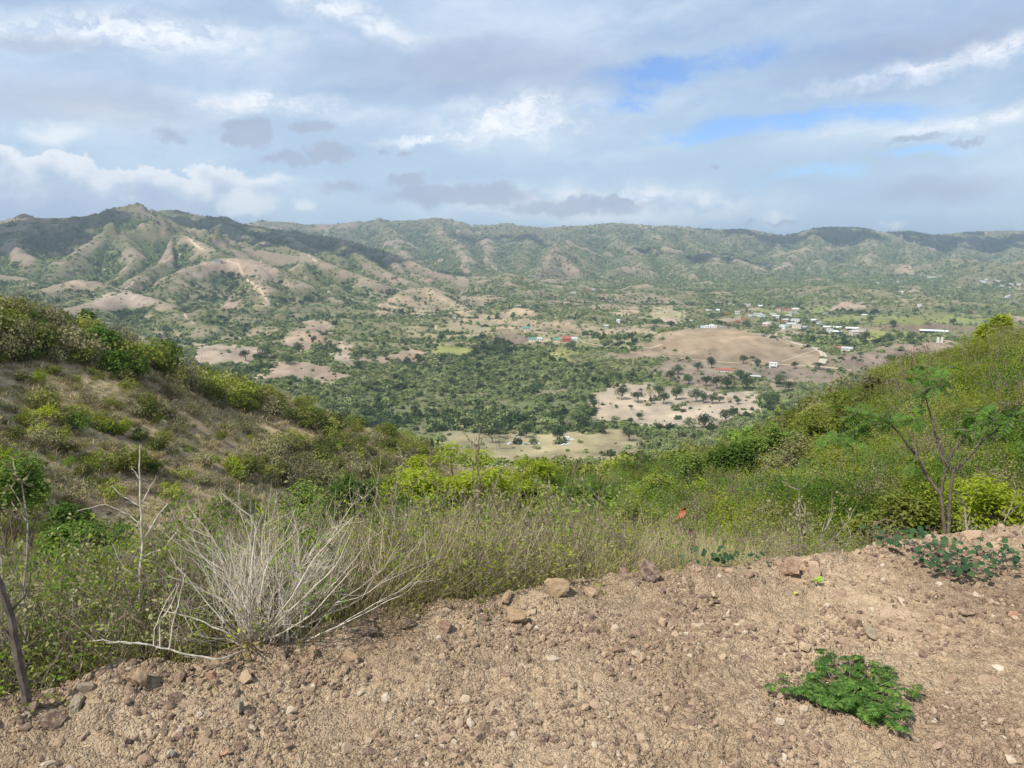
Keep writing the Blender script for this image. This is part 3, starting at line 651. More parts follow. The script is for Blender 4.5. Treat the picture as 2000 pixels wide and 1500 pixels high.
def cover(x, y, z, conc):
    """albedo, bush density, darkness of the trees at ground points beyond the near slopes"""
    u, v = project(x, y, z)
    r = np.hypot(x, y)
    wn = np.interp(r, [600, 3000], [7, 4])
    u = u + wn * fbm(x / 42., y / 42., 5, 71, .68) * 6.5; v = v + wn * .45 * fbm(x / 42., y / 42., 5, 72, .68) * 6
    jr = np.random.default_rng(3)
    JU = [jr.normal(0, 1, x.shape) for _ in range(3)]; JV = [jr.normal(0, 1, x.shape) for _ in range(3)]
    def soft(poly):
        m = in_poly(u, v, poly).astype(float)
        for a, b in zip(JU, JV): m += in_poly(u + 3.0 * a, v + 1.3 * b, poly)
        return m * .25
    n1 = fbm(x / 210., y / 210., 4, 81); n2 = fbm(x / 60., y / 60., 3, 82); n3 = fbm(x / 500., y / 500., 3, 83)
    col = np.empty(x.shape + (3,)); dens = np.ones(x.shape); dark = np.clip(0.25 + n1 * .5, 0, 1)
    g0 = np.array((0.175, 0.165, 0.088)); g1 = np.array((0.095, 0.125, 0.050))
    t = sstep(n1 * .8 + n2 * .5 - conc * 1.2, -.4, .45)[..., None]
    col[:] = g0 * (1 - t) + g1 * t
    # scattered worn patches on the mountains
    thr = np.where(u < 1000, .38, .50) + sstep(r, 4300, 5600) * .10 + sstep(-v, -520, -440) * .12
    w = sstep(n1 * .55 + n2 * .5 + n3 * .5 + conc * .45, thr - .08, thr + .14) * sstep(r, 900, 1500)
    pc = np.array((0.285, 0.225, 0.155))
    col = col * (1 - w[..., None]) + pc * w[..., None]; dens = np.clip(dens * (.80 - .38 * conc), .12, 1.2) * (1 - .85 * w); dark = np.clip(dark - conc * .6, 0, 1)
    far = r > 540
    for poly, c, keep in BARE:
        sm = soft(poly) * (far if poly[0] != (862, 832) else r > 380); m = sm > 0
        if m.any():
            n4 = fbm(x[m] / 14., y[m] / 34., 3, 88)
            cc = np.array(c)[None, :] * (1 + .5 * n2[m] + .35 * n1[m] + .12 * conc[m] + .35 * n4)[:, None]
            cc = np.clip(cc * (1 + np.outer(n1[m], (.07, .0, -.07))), .05, .5)
            mix = (np.clip(1 - keep * 1.6, .3, 1) * sm[m])[:, None]
            col[m] = cc * mix + col[m] * (1 - mix); dens[m] = keep * sm[m] + dens[m] * (1 - sm[m])
    for poly, c in GREENF:
        sm = soft(poly) * far; m = sm > 0
        if m.any():
            k = sm[m][:, None]; cc = np.array(c)[None, :] * (1 + .5 * n2[m] + .3 * n1[m])[:, None] * .75 + np.array(STRAW) * .2
            col[m] = cc * k + col[m] * (1 - k); dens[m] = dens[m] * (1 - sm[m]) + .03
    for poly, d in DARKF:
        m = in_poly(u, v, poly) & far
        if m.any(): dark[m] = np.maximum(dark[m], d); dens[m] = np.maximum(dens[m], 1.0)
    # valley bottom between the slopes: open scrub and pasture mosaic
    pm = sstep(r, 1120, 1350) * sstep(-z, 60, 105)
    mo = sstep(n2 * .7 + n1 * .5 + conc * .35, -.46, .0)
    cc = np.array((0.315, 0.265, 0.165)) + np.clip(conc, 0, 1)[..., None] * np.array((.05, .01, .005))
    k = (mo * pm)[..., None] * (dens[..., None] > .9)
    col = col * (1 - k * .8) + cc * k * .8; dens = dens * (1 - .80 * k[..., 0])
    # near slopes: dry grass, litter, bare soil
    ns = ~far & ~((r > 380) & (dens < .5))
    if ns.any():
        a = fbm(x[ns] / 6., y[ns] / 6., 4, 91); b = fbm(x[ns] / 1.7, y[ns] / 1.7, 3, 92)
        s0 = np.array((0.43, 0.34, 0.21)); s1 = np.array((0.30, 0.225, 0.15)); s2 = np.array((0.205, 0.205, 0.085))
        t1 = sstep(a, -.25, .3)[:, None]; t2 = sstep(b + a * .5, .0, .5)[:, None]
        cn = (s0 * (1 - t1) + s1 * t1) * (1 - .25 * t2) + s2 * .25 * t2
        rr = r[ns]
        gm = (sstep(rr, 60, 200))[:, None]
        cn = cn * (1 - gm * .35) + np.array((0.12, 0.12, 0.055)) * gm * .35
        # brown track at the foot of the left slope
        col[ns] = cn
        trk = in_poly(u, v, [(-200, 1075), (-200, 1035), (60, 1005), (140, 950), (250, 925), (420, 945), (400, 960), (260, 975), (190, 1005), (100, 1040)]) & ns & (r < 75)
        col[trk] = np.array((0.30, 0.215, 0.15)) * (1 + .2 * n2[trk])[:, None]
    return col, dens, dark

# ground material: colour data of the ground, broken up by fine noise
m_hill, nt, out = new_mat('hill_ground')
ca = nt.node('ShaderNodeVertexColor', layer_name='albedo')
geo = nt.node('ShaderNodeNewGeometry')
pos = geo.outputs['Position']
nA = nt.noise(pos, 0.055, 6.0, 0.62)
nB = nt.noise(pos, 0.9, 5.0, 0.65)
nC = nt.noise(pos, 9.0, 4.0, 0.65)
f = nt.math('ADD', nt.math('MULTIPLY', nA, 0.7), nt.math('ADD', nt.math('MULTIPLY', nB, 0.8), nt.math('MULTIPLY', nC, 0.5)))
f = nt.ramp(f, 0.55, 1.45, 0.55, 1.45, smooth=False)
colr = nt.mix(1.0, ca.outputs[0], nt.node('ShaderNodeCombineXYZ', {0: f, 1: f, 2: f}).outputs[0], 'MULTIPLY')
rough = nt.node('ShaderNodeBsdfDiffuse', {'Color': colr, 'Roughness': 0.6})
bmp = nt.node('ShaderNodeBump', {'Strength': 0.9, 'Distance': 0.18, 'Height': nt.math('ADD', nt.math('MULTIPLY', nB, 1.0), nt.math('MULTIPLY', nC, 0.35))})
nt.l.new(bmp.outputs[0], rough.inputs['Normal'])
nt.l.new(rough.outputs[0], out.inputs[0])

def _blur(A, kr, kc):
    def b1(A, k, ax):
        P_ = np.pad(A, [(k + 1, k) if i == ax else (0, 0) for i in range(2)], mode='edge'); C_ = np.cumsum(P_, ax)
        n = A.shape[ax]; hi = np.take(C_, np.arange(2 * k + 1, 2 * k + 1 + n), ax); lo = np.take(C_, np.arange(0, n), ax)
        return (hi - lo) / (2 * k + 1)
    return b1(b1(A, kr, 0), kc, 1)
GCONC = np.clip((GZ - _blur(GZ, 9, 9)) / (0.0030 * GR) , -1, 1) * sstep(GR, 600, 1200)
GCOL, GDENS, GDARK = cover(GX, GY, GZ, GCONC)
nr, nc = GZ.shape
_i = np.arange(nr - 1)[:, None] * nc; _j = np.arange(nc - 1)[None, :]
_q = np.stack([_i + _j, _i + nc + _j, _i + nc + _j + 1, _i + _j + 1], -1)
_q = _q[2:].reshape(-1, 4)
me = mesh_np('hills', np.stack([GX, GY, GZ], -1).reshape(-1, 3), _q, m_hill, smooth=True)
ca_ = me.color_attributes.new('albedo', 'FLOAT_COLOR', 'POINT')
ca_.data.foreach_set('color', np.concatenate([GCOL.reshape(-1, 3), np.ones((nr * nc, 1))], 1).astype(np.float32).ravel())
tag(link('hills', me), kind='structure')
def grid_read(G, x, y):
    r = np.hypot(x, y); az = np.arctan2(x, y)
    c = np.round(np.interp(az, _azv, np.arange(len(_azv)))).astype(int); k = np.round(np.interp(np.log(r), np.log(_rv), np.arange(len(_rv)))).astype(int)
    return G[k, c]
# ---------------------------------------------------------------- the air
m_air, nt, out = new_mat('air')
vol = nt.node('ShaderNodeVolumePrincipled', {'Color': (0.72, 0.86, 1.0), 'Density': 1.02e-4, 'Anisotropy': 0.2})
nt.l.new(vol.outputs[0], out.inputs['Volume'])
zlo = float(GZ.min()) - 1.5; zhi = float(GZ.max()) + 30
hm = MB().box((0, 0, (zlo + zhi) / 2), (29000, 29000, zhi - zlo)).mesh('haze', [m_air])
tag(link('haze', hm), 'thin bluish haze filling the valley and softening the far ridges', 'haze', kind='stuff')

# ---------------------------------------------------------------- broken cumulus above the valley (it shades parts of the far slopes)
def _ico(sub):
    import bmesh
    bm = bmesh.new(); bmesh.ops.create_icosphere(bm, subdivisions=sub, radius=1.0)
    v = np.array([p.co[:] for p in bm.verts]); f = np.array([[q.index for q in p.verts] for p in bm.faces]); bm.free()
    return v, f
m_cloud, nt, out = new_mat('cloud'); dd_ = nt.node('ShaderNodeBsdfDiffuse', {'Color': (.9, .91, .93)}); nt.l.new(dd_.outputs[0], out.inputs[0])
_cv, _cf = _ico(3); rc = np.random.default_rng(55); mb = MB(); H_CL = 1500.0
for (u, v, r, wx, wy, n) in [(600, 455, 3150, 560, 330, 60), (430, 440, 3500, 300, 240, 26), (1850, 470, 6300, 1300, 420, 70), (1500, 470, 5900, 500, 260, 26), (60, 470, 2850, 260, 380, 30), (1000, 470, 5000, 620, 200, 26), (1380, 500, 4400, 420, 220, 18)]:
    H_CL = 1500.0 if r < 4000 else 3000.0
    gx, gy, gz_ = world(u, v, r); k = (H_CL - gz_) / SUN_DIR.z; cx, cy_ = gx + SUN_DIR.x * k, gy + SUN_DIR.y * k
    for i in range(n):
        a = rc.uniform(0, 2 * math.pi); q = math.sqrt(rc.random()); R = rc.uniform(.16, .34) * min(wx, wy) * (1.25 - q * .7)
        ns = fbm(_cv[:, 0] * 1.7 + i * 3.1, _cv[:, 1] * 1.7 + _cv[:, 2] * 1.3, 3, 400 + i)
        V = _cv * (1 + .35 * ns)[:, None] * np.array([R * 1.3, R, R * .62]); V[:, 2] = np.maximum(V[:, 2], -R * .2)
        mb.add(V + np.array([cx + wx * q * math.cos(a), cy_ + wy * q * math.sin(a), H_CL + R * .2 + rc.uniform(0, 40)]), t=_cf)
tag(link('clouds', mb.mesh('clouds', [m_cloud], smooth=True)), kind='structure')
# ---------------------------------------------------------------- foliage materials
def leaf_mat(name, cols, trans=0.35, vary=0.35):
    """leaf colours picked per plant, shifted by place; no light or shade in them"""
    m, nt, out = new_mat(name)
    oi = nt.node('ShaderNodeObjectInfo'); geo = nt.node('ShaderNodeNewGeometry')
    n = nt.noise(geo.outputs['Position'], 0.012, 3.0, 0.6)
    n2 = nt.noise(geo.outputs['Position'], 1.3, 2.0, 0.6)
    isl = geo.outputs['Random Per Island']
    f = nt.math('ADD', nt.math('MULTIPLY', oi.outputs['Random'], 0.56), nt.math('ADD', nt.math('MULTIPLY', nt.ramp(nt.math('ADD', nt.math('MULTIPLY', n, .45), nt.math('MULTIPLY', nt.noise(geo.outputs['Position'], 0.21, 2.0, 0.6), .55)), .34, .66), 0.42), nt.math('MULTIPLY', nt.math('SUBTRACT', isl, 0.5), vary)), clamp=True)
    k = len(cols)
    c = nt.colors(f, [(i / (k - 1) if k > 1 else 0, col) for i, col in enumerate(cols)])
    h2 = nt.math('FRACT', nt.math('MULTIPLY', oi.outputs['Random'], 37.7))
    br = nt.math('MULTIPLY', nt.math('ADD', 0.72, nt.math('MULTIPLY', n2, 0.56)), nt.math('ADD', 0.72, nt.math('MULTIPLY', h2, 0.72)))
    c = nt.mix(1.0, c, nt.node('ShaderNodeCombineXYZ', {0: br, 1: br, 2: br}).outputs[0], 'MULTIPLY')
    d = nt.node('ShaderNodeBsdfDiffuse', {'Color': c})
    if trans > 0:
        tr = nt.node('ShaderNodeBsdfTranslucent', {'Color': nt.mix(1.0, c, (1.15, 1.2, .6), 'MULTIPLY')})
        mx = nt.node('ShaderNodeMixShader', {0: trans, 1: d, 2: tr})
        nt.l.new(mx.outputs[0], out.inputs[0])
    else:
        nt.l.new(d.outputs[0], out.inputs[0])
    return m
def plain_mat(name, col, col2=None, scale=6.0, rough=0.9, spec=0.2, bump=0.0):
    m, nt, out = new_mat(name)
    tcn = nt.node('ShaderNodeTexCoord')
    n = nt.noise(tcn.outputs['Object'], scale, 5.0, 0.6)
    c = nt.mix(nt.ramp(n, .35, .65), col, col2 or tuple(q * .75 for q in col))
    b = nt.node('ShaderNodeBsdfPrincipled', {'Base Color': c, 'Roughness': rough, 'Specular IOR Level': spec})
    if bump:
        bp = nt.node('ShaderNodeBump', {'Strength': 0.8, 'Distance': bump, 'Height': n}); nt.l.new(bp.outputs[0], b.inputs['Normal'])
    nt.l.new(b.outputs[0], out.inputs[0])
    return m
M_far = leaf_mat('distant_leaves', [(.090, .120, .045), (.145, .182, .062), (.205, .24, .085), (.26, .26, .135)], 0.0, .3)
M_dark = leaf_mat('dark_leaves', [(.026, .046, .018), (.046, .074, .026), (.075, .108, .036), (.11, .135, .045)], 0.12, .35)
M_pasture = leaf_mat('pasture_tree_leaves', [(.030, .046, .018), (.055, .075, .028), (.075, .10, .035)], .15, .4)
M_olive = leaf_mat('olive_leaves', [(.120, .148, .028), (.185, .215, .042), (.24, .268, .052), (.24, .225, .09), (.31, .32, .07)], .35, .45)
M_olivedark = leaf_mat('dark_olive_leaves', [(.070, .090, .022), (.105, .125, .032), (.145, .155, .045), (.17, .155, .07)], .25, .45)
M_lime = leaf_mat('yellow_green_leaves', [(.20, .25, .025), (.285, .33, .035), (.37, .40, .06)], .45, .6)
M_fresh = leaf_mat('fresh_leaves', [(.095, .165, .022), (.15, .235, .032), (.22, .30, .045)], .35, .6)
M_deep = leaf_mat('deep_green_leaves', [(.055, .10, .022), (.085, .145, .028), (.13, .19, .035)], .3, .5)
M_greyleaf = leaf_mat('dry_scrub_leaves', [(.20, .185, .10), (.26, .235, .13), (.20, .215, .08)], .2, .6)
M_straw = leaf_mat('dry_grass', [(.34, .265, .155), (.42, .345, .21), (.30, .25, .13), (.23, .24, .09)], .25, .6)
M_flame = leaf_mat('orange_blossom', [(.42, .10, .03), (.5, .16, .05), (.20, .14, .04)], .1, .7)
M_bark = plain_mat('bark', (.17, .135, .11), (.10, .078, .062), 30.0)
M_barkpale = plain_mat('pale_bark', (.42, .37, .31), (.28, .235, .19), 40.0)
M_deadwood = plain_mat('bleached_twigs', (.69, .62, .51), (.46, .39, .30), 25.0)
M_twig = plain_mat('brown_twigs', (.24, .185, .14), (.13, .10, .08), 20.0)

# ---------------------------------------------------------------- foliage geometry
def leaves_at(rng, P, N, size, aspect=1.6, jit=0.9, droop=0.0, fold=0.25):
    """one leaf (a bent rhomb of two triangles drawn as a quad) at every point of P, facing roughly N"""
    n = len(P)
    N = N + rng.normal(0, jit, (n, 3)); N /= np.linalg.norm(N, axis=1, keepdims=True) + 1e-9
    T = rng.normal(0, 1, (n, 3)); T[:, 2] -= droop
    T -= N * (T * N).sum(1, keepdims=True); T /= np.linalg.norm(T, axis=1, keepdims=True) + 1e-9
    B = np.cross(N, T)
    s = (size * rng.uniform(.6, 1.35, n))[:, None]
    a = P; b = P + T * s * .5 + B * s * .5 / aspect + N * s * fold * .3; c = P + T * s - N * s * fold * .2; d = P + T * s * .5 - B * s * .5 / aspect + N * s * fold * .3
    v = np.stack([a, b, c, d], 1).reshape(-1, 3)
    q = np.arange(4 * n).reshape(-1, 4)
    return v, q
def crown_points(rng, n, R, lobes, lobe_r=(.28, .5), zc=0.0, flat=1.0, shell=.55, up_bias=.15):
    """points and outward directions on many overlapping lobes, so the outline is uneven and has gaps"""
    R = np.array(R, float)
    L = rng.normal(0, 1, (lobes, 3)); L /= np.linalg.norm(L, axis=1, keepdims=True)
    L[:, 2] = np.abs(L[:, 2]) * .95 - .1 * rng.random(lobes)
    L *= rng.uniform(.35, .82, (lobes, 1))
    lr = rng.uniform(lobe_r[0], lobe_r[1], lobes)
    k = rng.choice(lobes, n, p=lr ** 2 / (lr ** 2).sum())
    d = rng.normal(0, 1, (n, 3)); d[:, 2] += up_bias; d /= np.linalg.norm(d, axis=1, keepdims=True)
    rr = rng.uniform(shell, 1.0, n) ** .7
    dd = d.copy(); dd[:, 2] *= flat
    P = (L[k] + dd * (lr[k] * rr)[:, None]) * R
    P[:, 2] += zc
    Nn = d * .8 + L[k] * .6; Nn[:, 2] += .35
    return P, Nn, L * R + np.array([0, 0, zc]), lr
def limb_path(rng, a, b, n=5, wob=.08):
    a = np.array(a, float); b = np.array(b, float); t = np.linspace(0, 1, n)[:, None]
    P = a + (b - a) * t
    L = np.linalg.norm(b - a)
    P[1:-1] += rng.normal(0, wob * L, (n - 2, 3)); P[:, 2] += (np.sin(t[:, 0] * math.pi) * .06 * L)
    return P
def make_crown(seed, n, leaf, R, lobes=14, zc=1.0, mat=None, aspect=1.5, name='crown', **kw):
    rng = np.random.default_rng(seed)
    P, N, L, lr = crown_points(rng, n, R, lobes, zc=zc, **{k: kw[k] for k in kw if k in ('lobe_r', 'flat', 'shell', 'up_bias')})
    keep = P[:, 2] > kw.get('zmin', 0.03); P, N = P[keep], N[keep]
    v, q = leaves_at(rng, P, N, leaf, aspect, kw.get('jit', .7), kw.get('droop', 0))
    return v, q, L
def shrub_mesh(seed, n, leaf, R, mat, stems=6, lobes=16, wood=None, zc=.25, stem_r=.02, dead=0, **kw):
    """a whole shrub in one mesh: stems from the ground up to the leafy lobes"""
    rng = np.random.default_rng(seed)
    v, q, L = make_crown(seed, n, leaf, R, lobes, zc, **kw)
    mb = MB(); mb.add(v, q, mi=0)
    for i in range(min(stems, len(L))):
        b = L[i]
        p = limb_path(rng, (rng.normal(0, .04), rng.normal(0, .04), -.15), b * 1.02, 4, .06)
        mb.tube(p, np.linspace(stem_r, stem_r * .25, 4), 3, mi=1)
    for i in range(dead):
        a = rng.uniform(0, 2 * math.pi); h = R[2] * rng.uniform(1.0, 1.35) + zc; rr = R[0] * rng.uniform(.2, .9)
        p = limb_path(rng, (math.cos(a) * rr * .3, math.sin(a) * rr * .3, 0), (math.cos(a) * rr, math.sin(a) * rr, h), 5, .05)
        mb.tube(p, np.linspace(stem_r * .6, stem_r * .15, 5), 3, mi=1)
    return mb.mesh('shrub', [mat, wood or M_twig])
def tree_parts(seed, n, leaf, R, H, mat, wood, lobes=16, trunk_r=.22, flat=1.0, trunks=1, **kw):
    """trunk with limbs, crown; returns two meshes"""
    rng = np.random.default_rng(seed + 500)
    v, q, L = make_crown(seed, n, leaf, R, lobes, H, flat=flat, zmin=H * .35, **kw)
    cm = MB().add(v, q).mesh('crown', [mat])
    mb = MB()
    for k in range(trunks):
        fork = np.array([rng.normal(0, .08 * R[0]), rng.normal(0, .08 * R[0]), H * .45])
        mb.tube(limb_path(rng, (rng.normal(0, .1) * k, rng.normal(0, .1) * k, -.3), fork, 4, .04), np.linspace(trunk_r, trunk_r * .7, 4), 6)
        for i in range(k, min(len(L), 9), trunks):
            mb.tube(limb_path(rng, fork, L[i], 4, .07), np.linspace(trunk_r * .55, trunk_r * .12, 4), 4)
    return mb.mesh('trunk', [wood]), cm

# ---------------------------------------------------------------- scattering of what nobody could count
def scatter(name, P, scl, rz, idx, protos, label=None, cat=None):
    """one object whose points carry instances of the given prototype meshes"""
    me = bpy.data.meshes.new(name)
    n = len(P); me.vertices.add(n); me.vertices.foreach_set('co', np.asarray(P, np.float32).ravel())
    at = me.attributes.new('sc', 'FLOAT_VECTOR', 'POINT'); at.data.foreach_set('vector', np.asarray(scl, np.float32).ravel())
    at = me.attributes.new('rt', 'FLOAT_VECTOR', 'POINT'); at.data.foreach_set('vector', np.asarray(rz, np.float32).ravel())
    at = me.attributes.new('pi', 'INT', 'POINT'); at.data.foreach_set('value', np.asarray(idx, np.int32))
    ob = link(name, me)
    pc = bpy.data.collections.new(name + '_kinds')
    for i, pm in enumerate(protos):
        pc.objects.link(bpy.data.objects.new('%s_kind_%03d' % (name, i), pm))
    ng = bpy.data.node_groups.new(name, 'GeometryNodeTree')
    ng.interface.new_socket('Geometry', in_out='INPUT', socket_type='NodeSocketGeometry')
    ng.interface.new_socket('Geometry', in_out='OUTPUT', socket_type='NodeSocketGeometry')
    N = ng.nodes; Lk = ng.links
    gi = N.new('NodeGroupInput'); go = N.new('NodeGroupOutput')
    m2p = N.new('GeometryNodeMeshToPoints'); iop = N.new('GeometryNodeInstanceOnPoints')
    ci = N.new('GeometryNodeCollectionInfo'); ci.inputs['Collection'].default_value = pc
    ci.inputs['Separate Children'].default_value = True; ci.inputs['Reset Children'].default_value = True
    def attr(nm, ty):
        a = N.new('GeometryNodeInputNamedAttribute'); a.data_type = ty; a.inputs['Name'].default_value = nm
        return a.outputs['Attribute']
    Lk.new(gi.outputs[0], m2p.inputs['Mesh']); Lk.new(m2p.outputs[0], iop.inputs['Points'])
    Lk.new(ci.outputs[0], iop.inputs['Instance']); iop.inputs['Pick Instance'].default_value = True
    Lk.new(attr('pi', 'INT'), iop.inputs['Instance Index'])
    e2r = N.new('FunctionNodeEulerToRotation'); Lk.new(attr('rt', 'FLOAT_VECTOR'), e2r.inputs[0]); Lk.new(e2r.outputs[0], iop.inputs['Rotation'])
    Lk.new(attr('sc', 'FLOAT_VECTOR'), iop.inputs['Scale'])
    Lk.new(iop.outputs[0], go.inputs[0])
    md = ob.modifiers.new('scatter', 'NODES'); md.node_group = ng
    tag(ob, label, cat, kind='stuff')
    return ob
def scat(name, x, y, z, size, rng, protos, idx=None, tilt=.08, squash=(.8, 1.2), **kw):
    n = len(x)
    sc_ = np.stack([size * rng.uniform(.85, 1.15, n), size * rng.uniform(.85, 1.15, n), size * rng.uniform(squash[0], squash[1], n)], 1)
    rt = np.stack([rng.normal(0, tilt, n), rng.normal(0, tilt, n), rng.uniform(0, 2 * math.pi, n)], 1)
    if idx is None: idx = rng.integers(0, len(protos), n)
    return scatter(name, np.stack([x, y, z], 1), sc_, rt, idx, protos, **kw)

rg = np.random.default_rng(7)
# --- woodland and scrub of the valley and the mountains
P_far = [MB().add(*make_crown(100 + i, 64, .62, (1, 1, .85), 7, .15, aspect=1.2, lobe_r=(.32, .55))[:2]).mesh('far_bush', [M_far]) for i in range(6)]
P_mid = [MB().add(*make_crown(120 + i, 210, .34, (1, 1, .85), 12, .2, aspect=1.3)[:2]).mesh('mid_bush', [M_far]) for i in range(6)]
P_dark = [MB().add(*make_crown(140 + i, 230, .34, (1, 1, 1.0), 12, .3, aspect=1.3)[:2]).mesh('dark_crown', [M_dark]) for i in range(5)]
def fan(n, r0, r1, rg, power=2.0):
    uu = rg.random(n); r = (r0 ** power + uu * (r1 ** power - r0 ** power)) ** (1 / power)
    a = rg.uniform(-.72, .72, n)
    return r * np.sin(a), r * np.cos(a), r
def wood_band(r0, r1, spacing, size, rg, jit=.35):
    area = .5 * 1.44 * (r1 * r1 - r0 * r0); n = int(area / spacing ** 2)
    x, y, r = fan(n, r0, r1, rg)
    z = grid_z(x, y)
    ok = in_sight(x, y, z + size * 1.6, .003)
    x, y, z = x[ok], y[ok], z[ok]
    d = grid_read(GDENS, x, y); dk = grid_read(GDARK, x, y)
    nz = fbm(x / 35., y / 35., 3, 131) + .7 * fbm(x / 110., y / 110., 2, 133)
    keep = rg.random(len(x)) < np.clip(d * (0.95 + nz * 1.1), 0, 1.0) 
    x, y, z, dk = x[keep], y[keep], z[keep], dk[keep]
    s = size * np.exp(rg.normal(0, jit, len(x))) * (0.75 + .6 * dk)
    return x, y, z, s, dk
x, y, z, s, dk = wood_band(150, 560, 3.3, 1.5, rg)
scat('slope_woodland', x, y, z - .2, s, rg, P_mid, label='scrub on the lower slopes running down to the meadow', cat='scrub')
x, y, z, s, dk = wood_band(560, 1150, 4.0, 2.45, rg, .38)
isd = rg.random(len(x)) < np.clip(dk * 1.1 - .15, 0.03, .97)
idx = np.where(isd, 6 + rg.integers(0, 5, len(x)), rg.integers(0, 6, len(x)))
scat('woodland', x, y, z - .3, s, rg, P_mid + P_dark, idx, label='dense green woodland filling the valley floor below the near slopes', cat='woodland')
n_w = len(x)
x, y, z, s, dk = wood_band(1150, 2300, 5.8, 2.7, rg)
isd = rg.random(len(x)) < np.clip(dk * .9 - .1, 0.03, .95)
idx = np.where(isd, 6 + rg.integers(0, 5, len(x)), rg.integers(0, 6, len(x)))
scat('valley_scrub', x, y, z - .3, s, rg, P_far + P_dark, idx, label='scrub and small trees dotting the middle hills of the valley', cat='scrub')
n_v = len(x)
x, y, z, s, dk = wood_band(2300, 4200, 9.0, 4.1, rg)
scat('mountain_scrub', x, y, z - .5, s, rg, P_far, label='green scrub covering the flanks of the mountains', cat='scrub')
n_m = len(x)
x, y, z, s, dk = wood_band(4200, 7600, 14, 6.5, rg, .3)
scat('ridge_forest', x, y, z - .8, s, rg, P_far, label='bluish green forest on the farthest ridge', cat='forest')
print('SCATTER', n_w, n_v, n_m, len(x))
# ---------------------------------------------------------------- dirt bank under the viewer
def pad_h(x, y):
    s = pad_dist(x, y)
    z = 0.035 * fbm(x / .9, y / .9, 3, 201) - 0.0
    cl = 1 - np.abs(pnoise(x / .16, y / .16, 202)); c2 = 1 - np.abs(pnoise(x / .055, y / .055, 203)); c3 = pnoise(x / .022, y / .022, 204)
    c4 = pnoise(x / .011, y / .011, 207)
    w = .62 + 1.1 * fbm(x / .5, y / .5, 3, 205)
    w = np.clip(w, .15, 1.4)
    z = z + w * (0.026 * (cl - .7) * 1.3 + 0.020 * (c2 ** 2 - .5) + 0.0078 * c3 + 0.0034 * c4)
    lip = np.exp(-((s + .12) / .16) ** 2)
    z = z + lip * (0.018 + 0.095 * np.clip(fbm(x / .33, y / .33, 3, 206), -.3, 1))
    sl = sstep(x, -.5, -1.6) * sstep(y, 1.6, 2.2)             # broken slabs towards the left end
    z = z + sl * 0.030 * np.clip(np.round(fbm(x / .22 + y / .8, y / .12, 2, 208) * 4) / 3, -.6, 1)
    z = np.where(s > 0, z - 0.72 * s, z)
    return z
_pc = np.concatenate([np.linspace(-math.pi, -.86, 30)[:-1], np.linspace(-.86, .86, 960), np.linspace(.86, math.pi, 30)[1:]])
_pr = np.concatenate([np.geomspace(.05, 1.5, 8)[:-1], np.geomspace(1.5, 7.2, 520), np.geomspace(7.2, 40, 16)[1:]])
PA, PR = np.meshgrid(_pc, _pr); PX = PR * np.sin(PA); PY = PR * np.cos(PA)
PZ = pad_h(PX, PY); PS = pad_dist(PX, PY)
nr_, nc_ = PZ.shape
_i = np.arange(nr_ - 1)[:, None] * nc_; _j = np.arange(nc_ - 1)[None, :]
_q = np.stack([_i + _j, _i + nc_ + _j, _i + nc_ + _j + 1, _i + _j + 1], -1).reshape(-1, 4)
keep = (PS.ravel()[_q] < 0.9).all(1)
m_dirt, nt, out = new_mat('dirt')
geo = nt.node('ShaderNodeNewGeometry'); pos = geo.outputs['Position']
n1 = nt.noise(pos, 1.1, 5.0, 0.6); n2 = nt.noise(pos, 14.0, 5.0, 0.7); n3 = nt.noise(pos, 70.0, 4.0, 0.7)
vo = nt.node('ShaderNodeTexVoronoi', {'Vector': nt.vmath('ADD', pos, nt.vmath('MULTIPLY', nt.noise(pos, 60.0, 2.0, out=1), (.012, .012, .012))), 'Scale': 95.0})
vo2 = nt.node('ShaderNodeTexVoronoi', {'Vector': pos, 'Scale': 230.0})
c = nt.colors(nt.ramp(nt.math('ADD', nt.math('MULTIPLY', n1, .5), nt.math('MULTIPLY', n2, .5)), .36, .64, smooth=False), [(0, (.19, .13, .085)), (.3, (.345, .25, .16)), (.7, (.46, .345, .225)), (1, (.55, .43, .29))])
g = nt.node('ShaderNodeSeparateColor', {0: vo.outputs['Color']}).outputs
gc = nt.colors(g[0], [(0, (.15, .095, .08)), (.22, (.27, .18, .125)), (.5, (.415, .303, .20)), (.8, (.51, .39, .262)), (.95, (.60, .48, .36)), (1, (.30, .17, .12))])
c = nt.mix(nt.math('MULTIPLY', nt.ramp(g[1], .35, .75, .0, .6), nt.ramp(nt.noise(pos, 2.6, 4.0, .6), .40, .58, .15, 1.0)), c, gc)
big = nt.noise(pos, .75, 4.0, .65)
c = nt.mix(nt.ramp(big, .52, .70, 0, .40), c, (.44, .34, .235))
c = nt.mix(nt.ramp(big, .46, .30, 0, .55), c, (.23, .15, .105))
g2 = nt.node('ShaderNodeSeparateColor', {0: vo2.outputs['Color']}).outputs
br = nt.math('ADD', .74, nt.math('MULTIPLY', g2[0], .52))
c = nt.mix(1.0, c, nt.node('ShaderNodeCombineXYZ', {0: br, 1: br, 2: br}).outputs[0], 'MULTIPLY')
d = nt.node('ShaderNodeBsdfDiffuse', {'Color': c, 'Roughness': .7})
hh = nt.math('ADD', nt.math('MULTIPLY', vo.outputs['Distance'], -1.2), nt.math('ADD', nt.math('MULTIPLY', n3, .9), nt.math('MULTIPLY', vo2.outputs['Distance'], -.5)))
bp = nt.node('ShaderNodeBump', {'Strength': nt.ramp(big, .46, .64, 1.0, .7), 'Distance': 0.015, 'Height': hh}); nt.l.new(bp.outputs[0], d.inputs['Normal'])
nt.l.new(d.outputs[0], out.inputs[0])
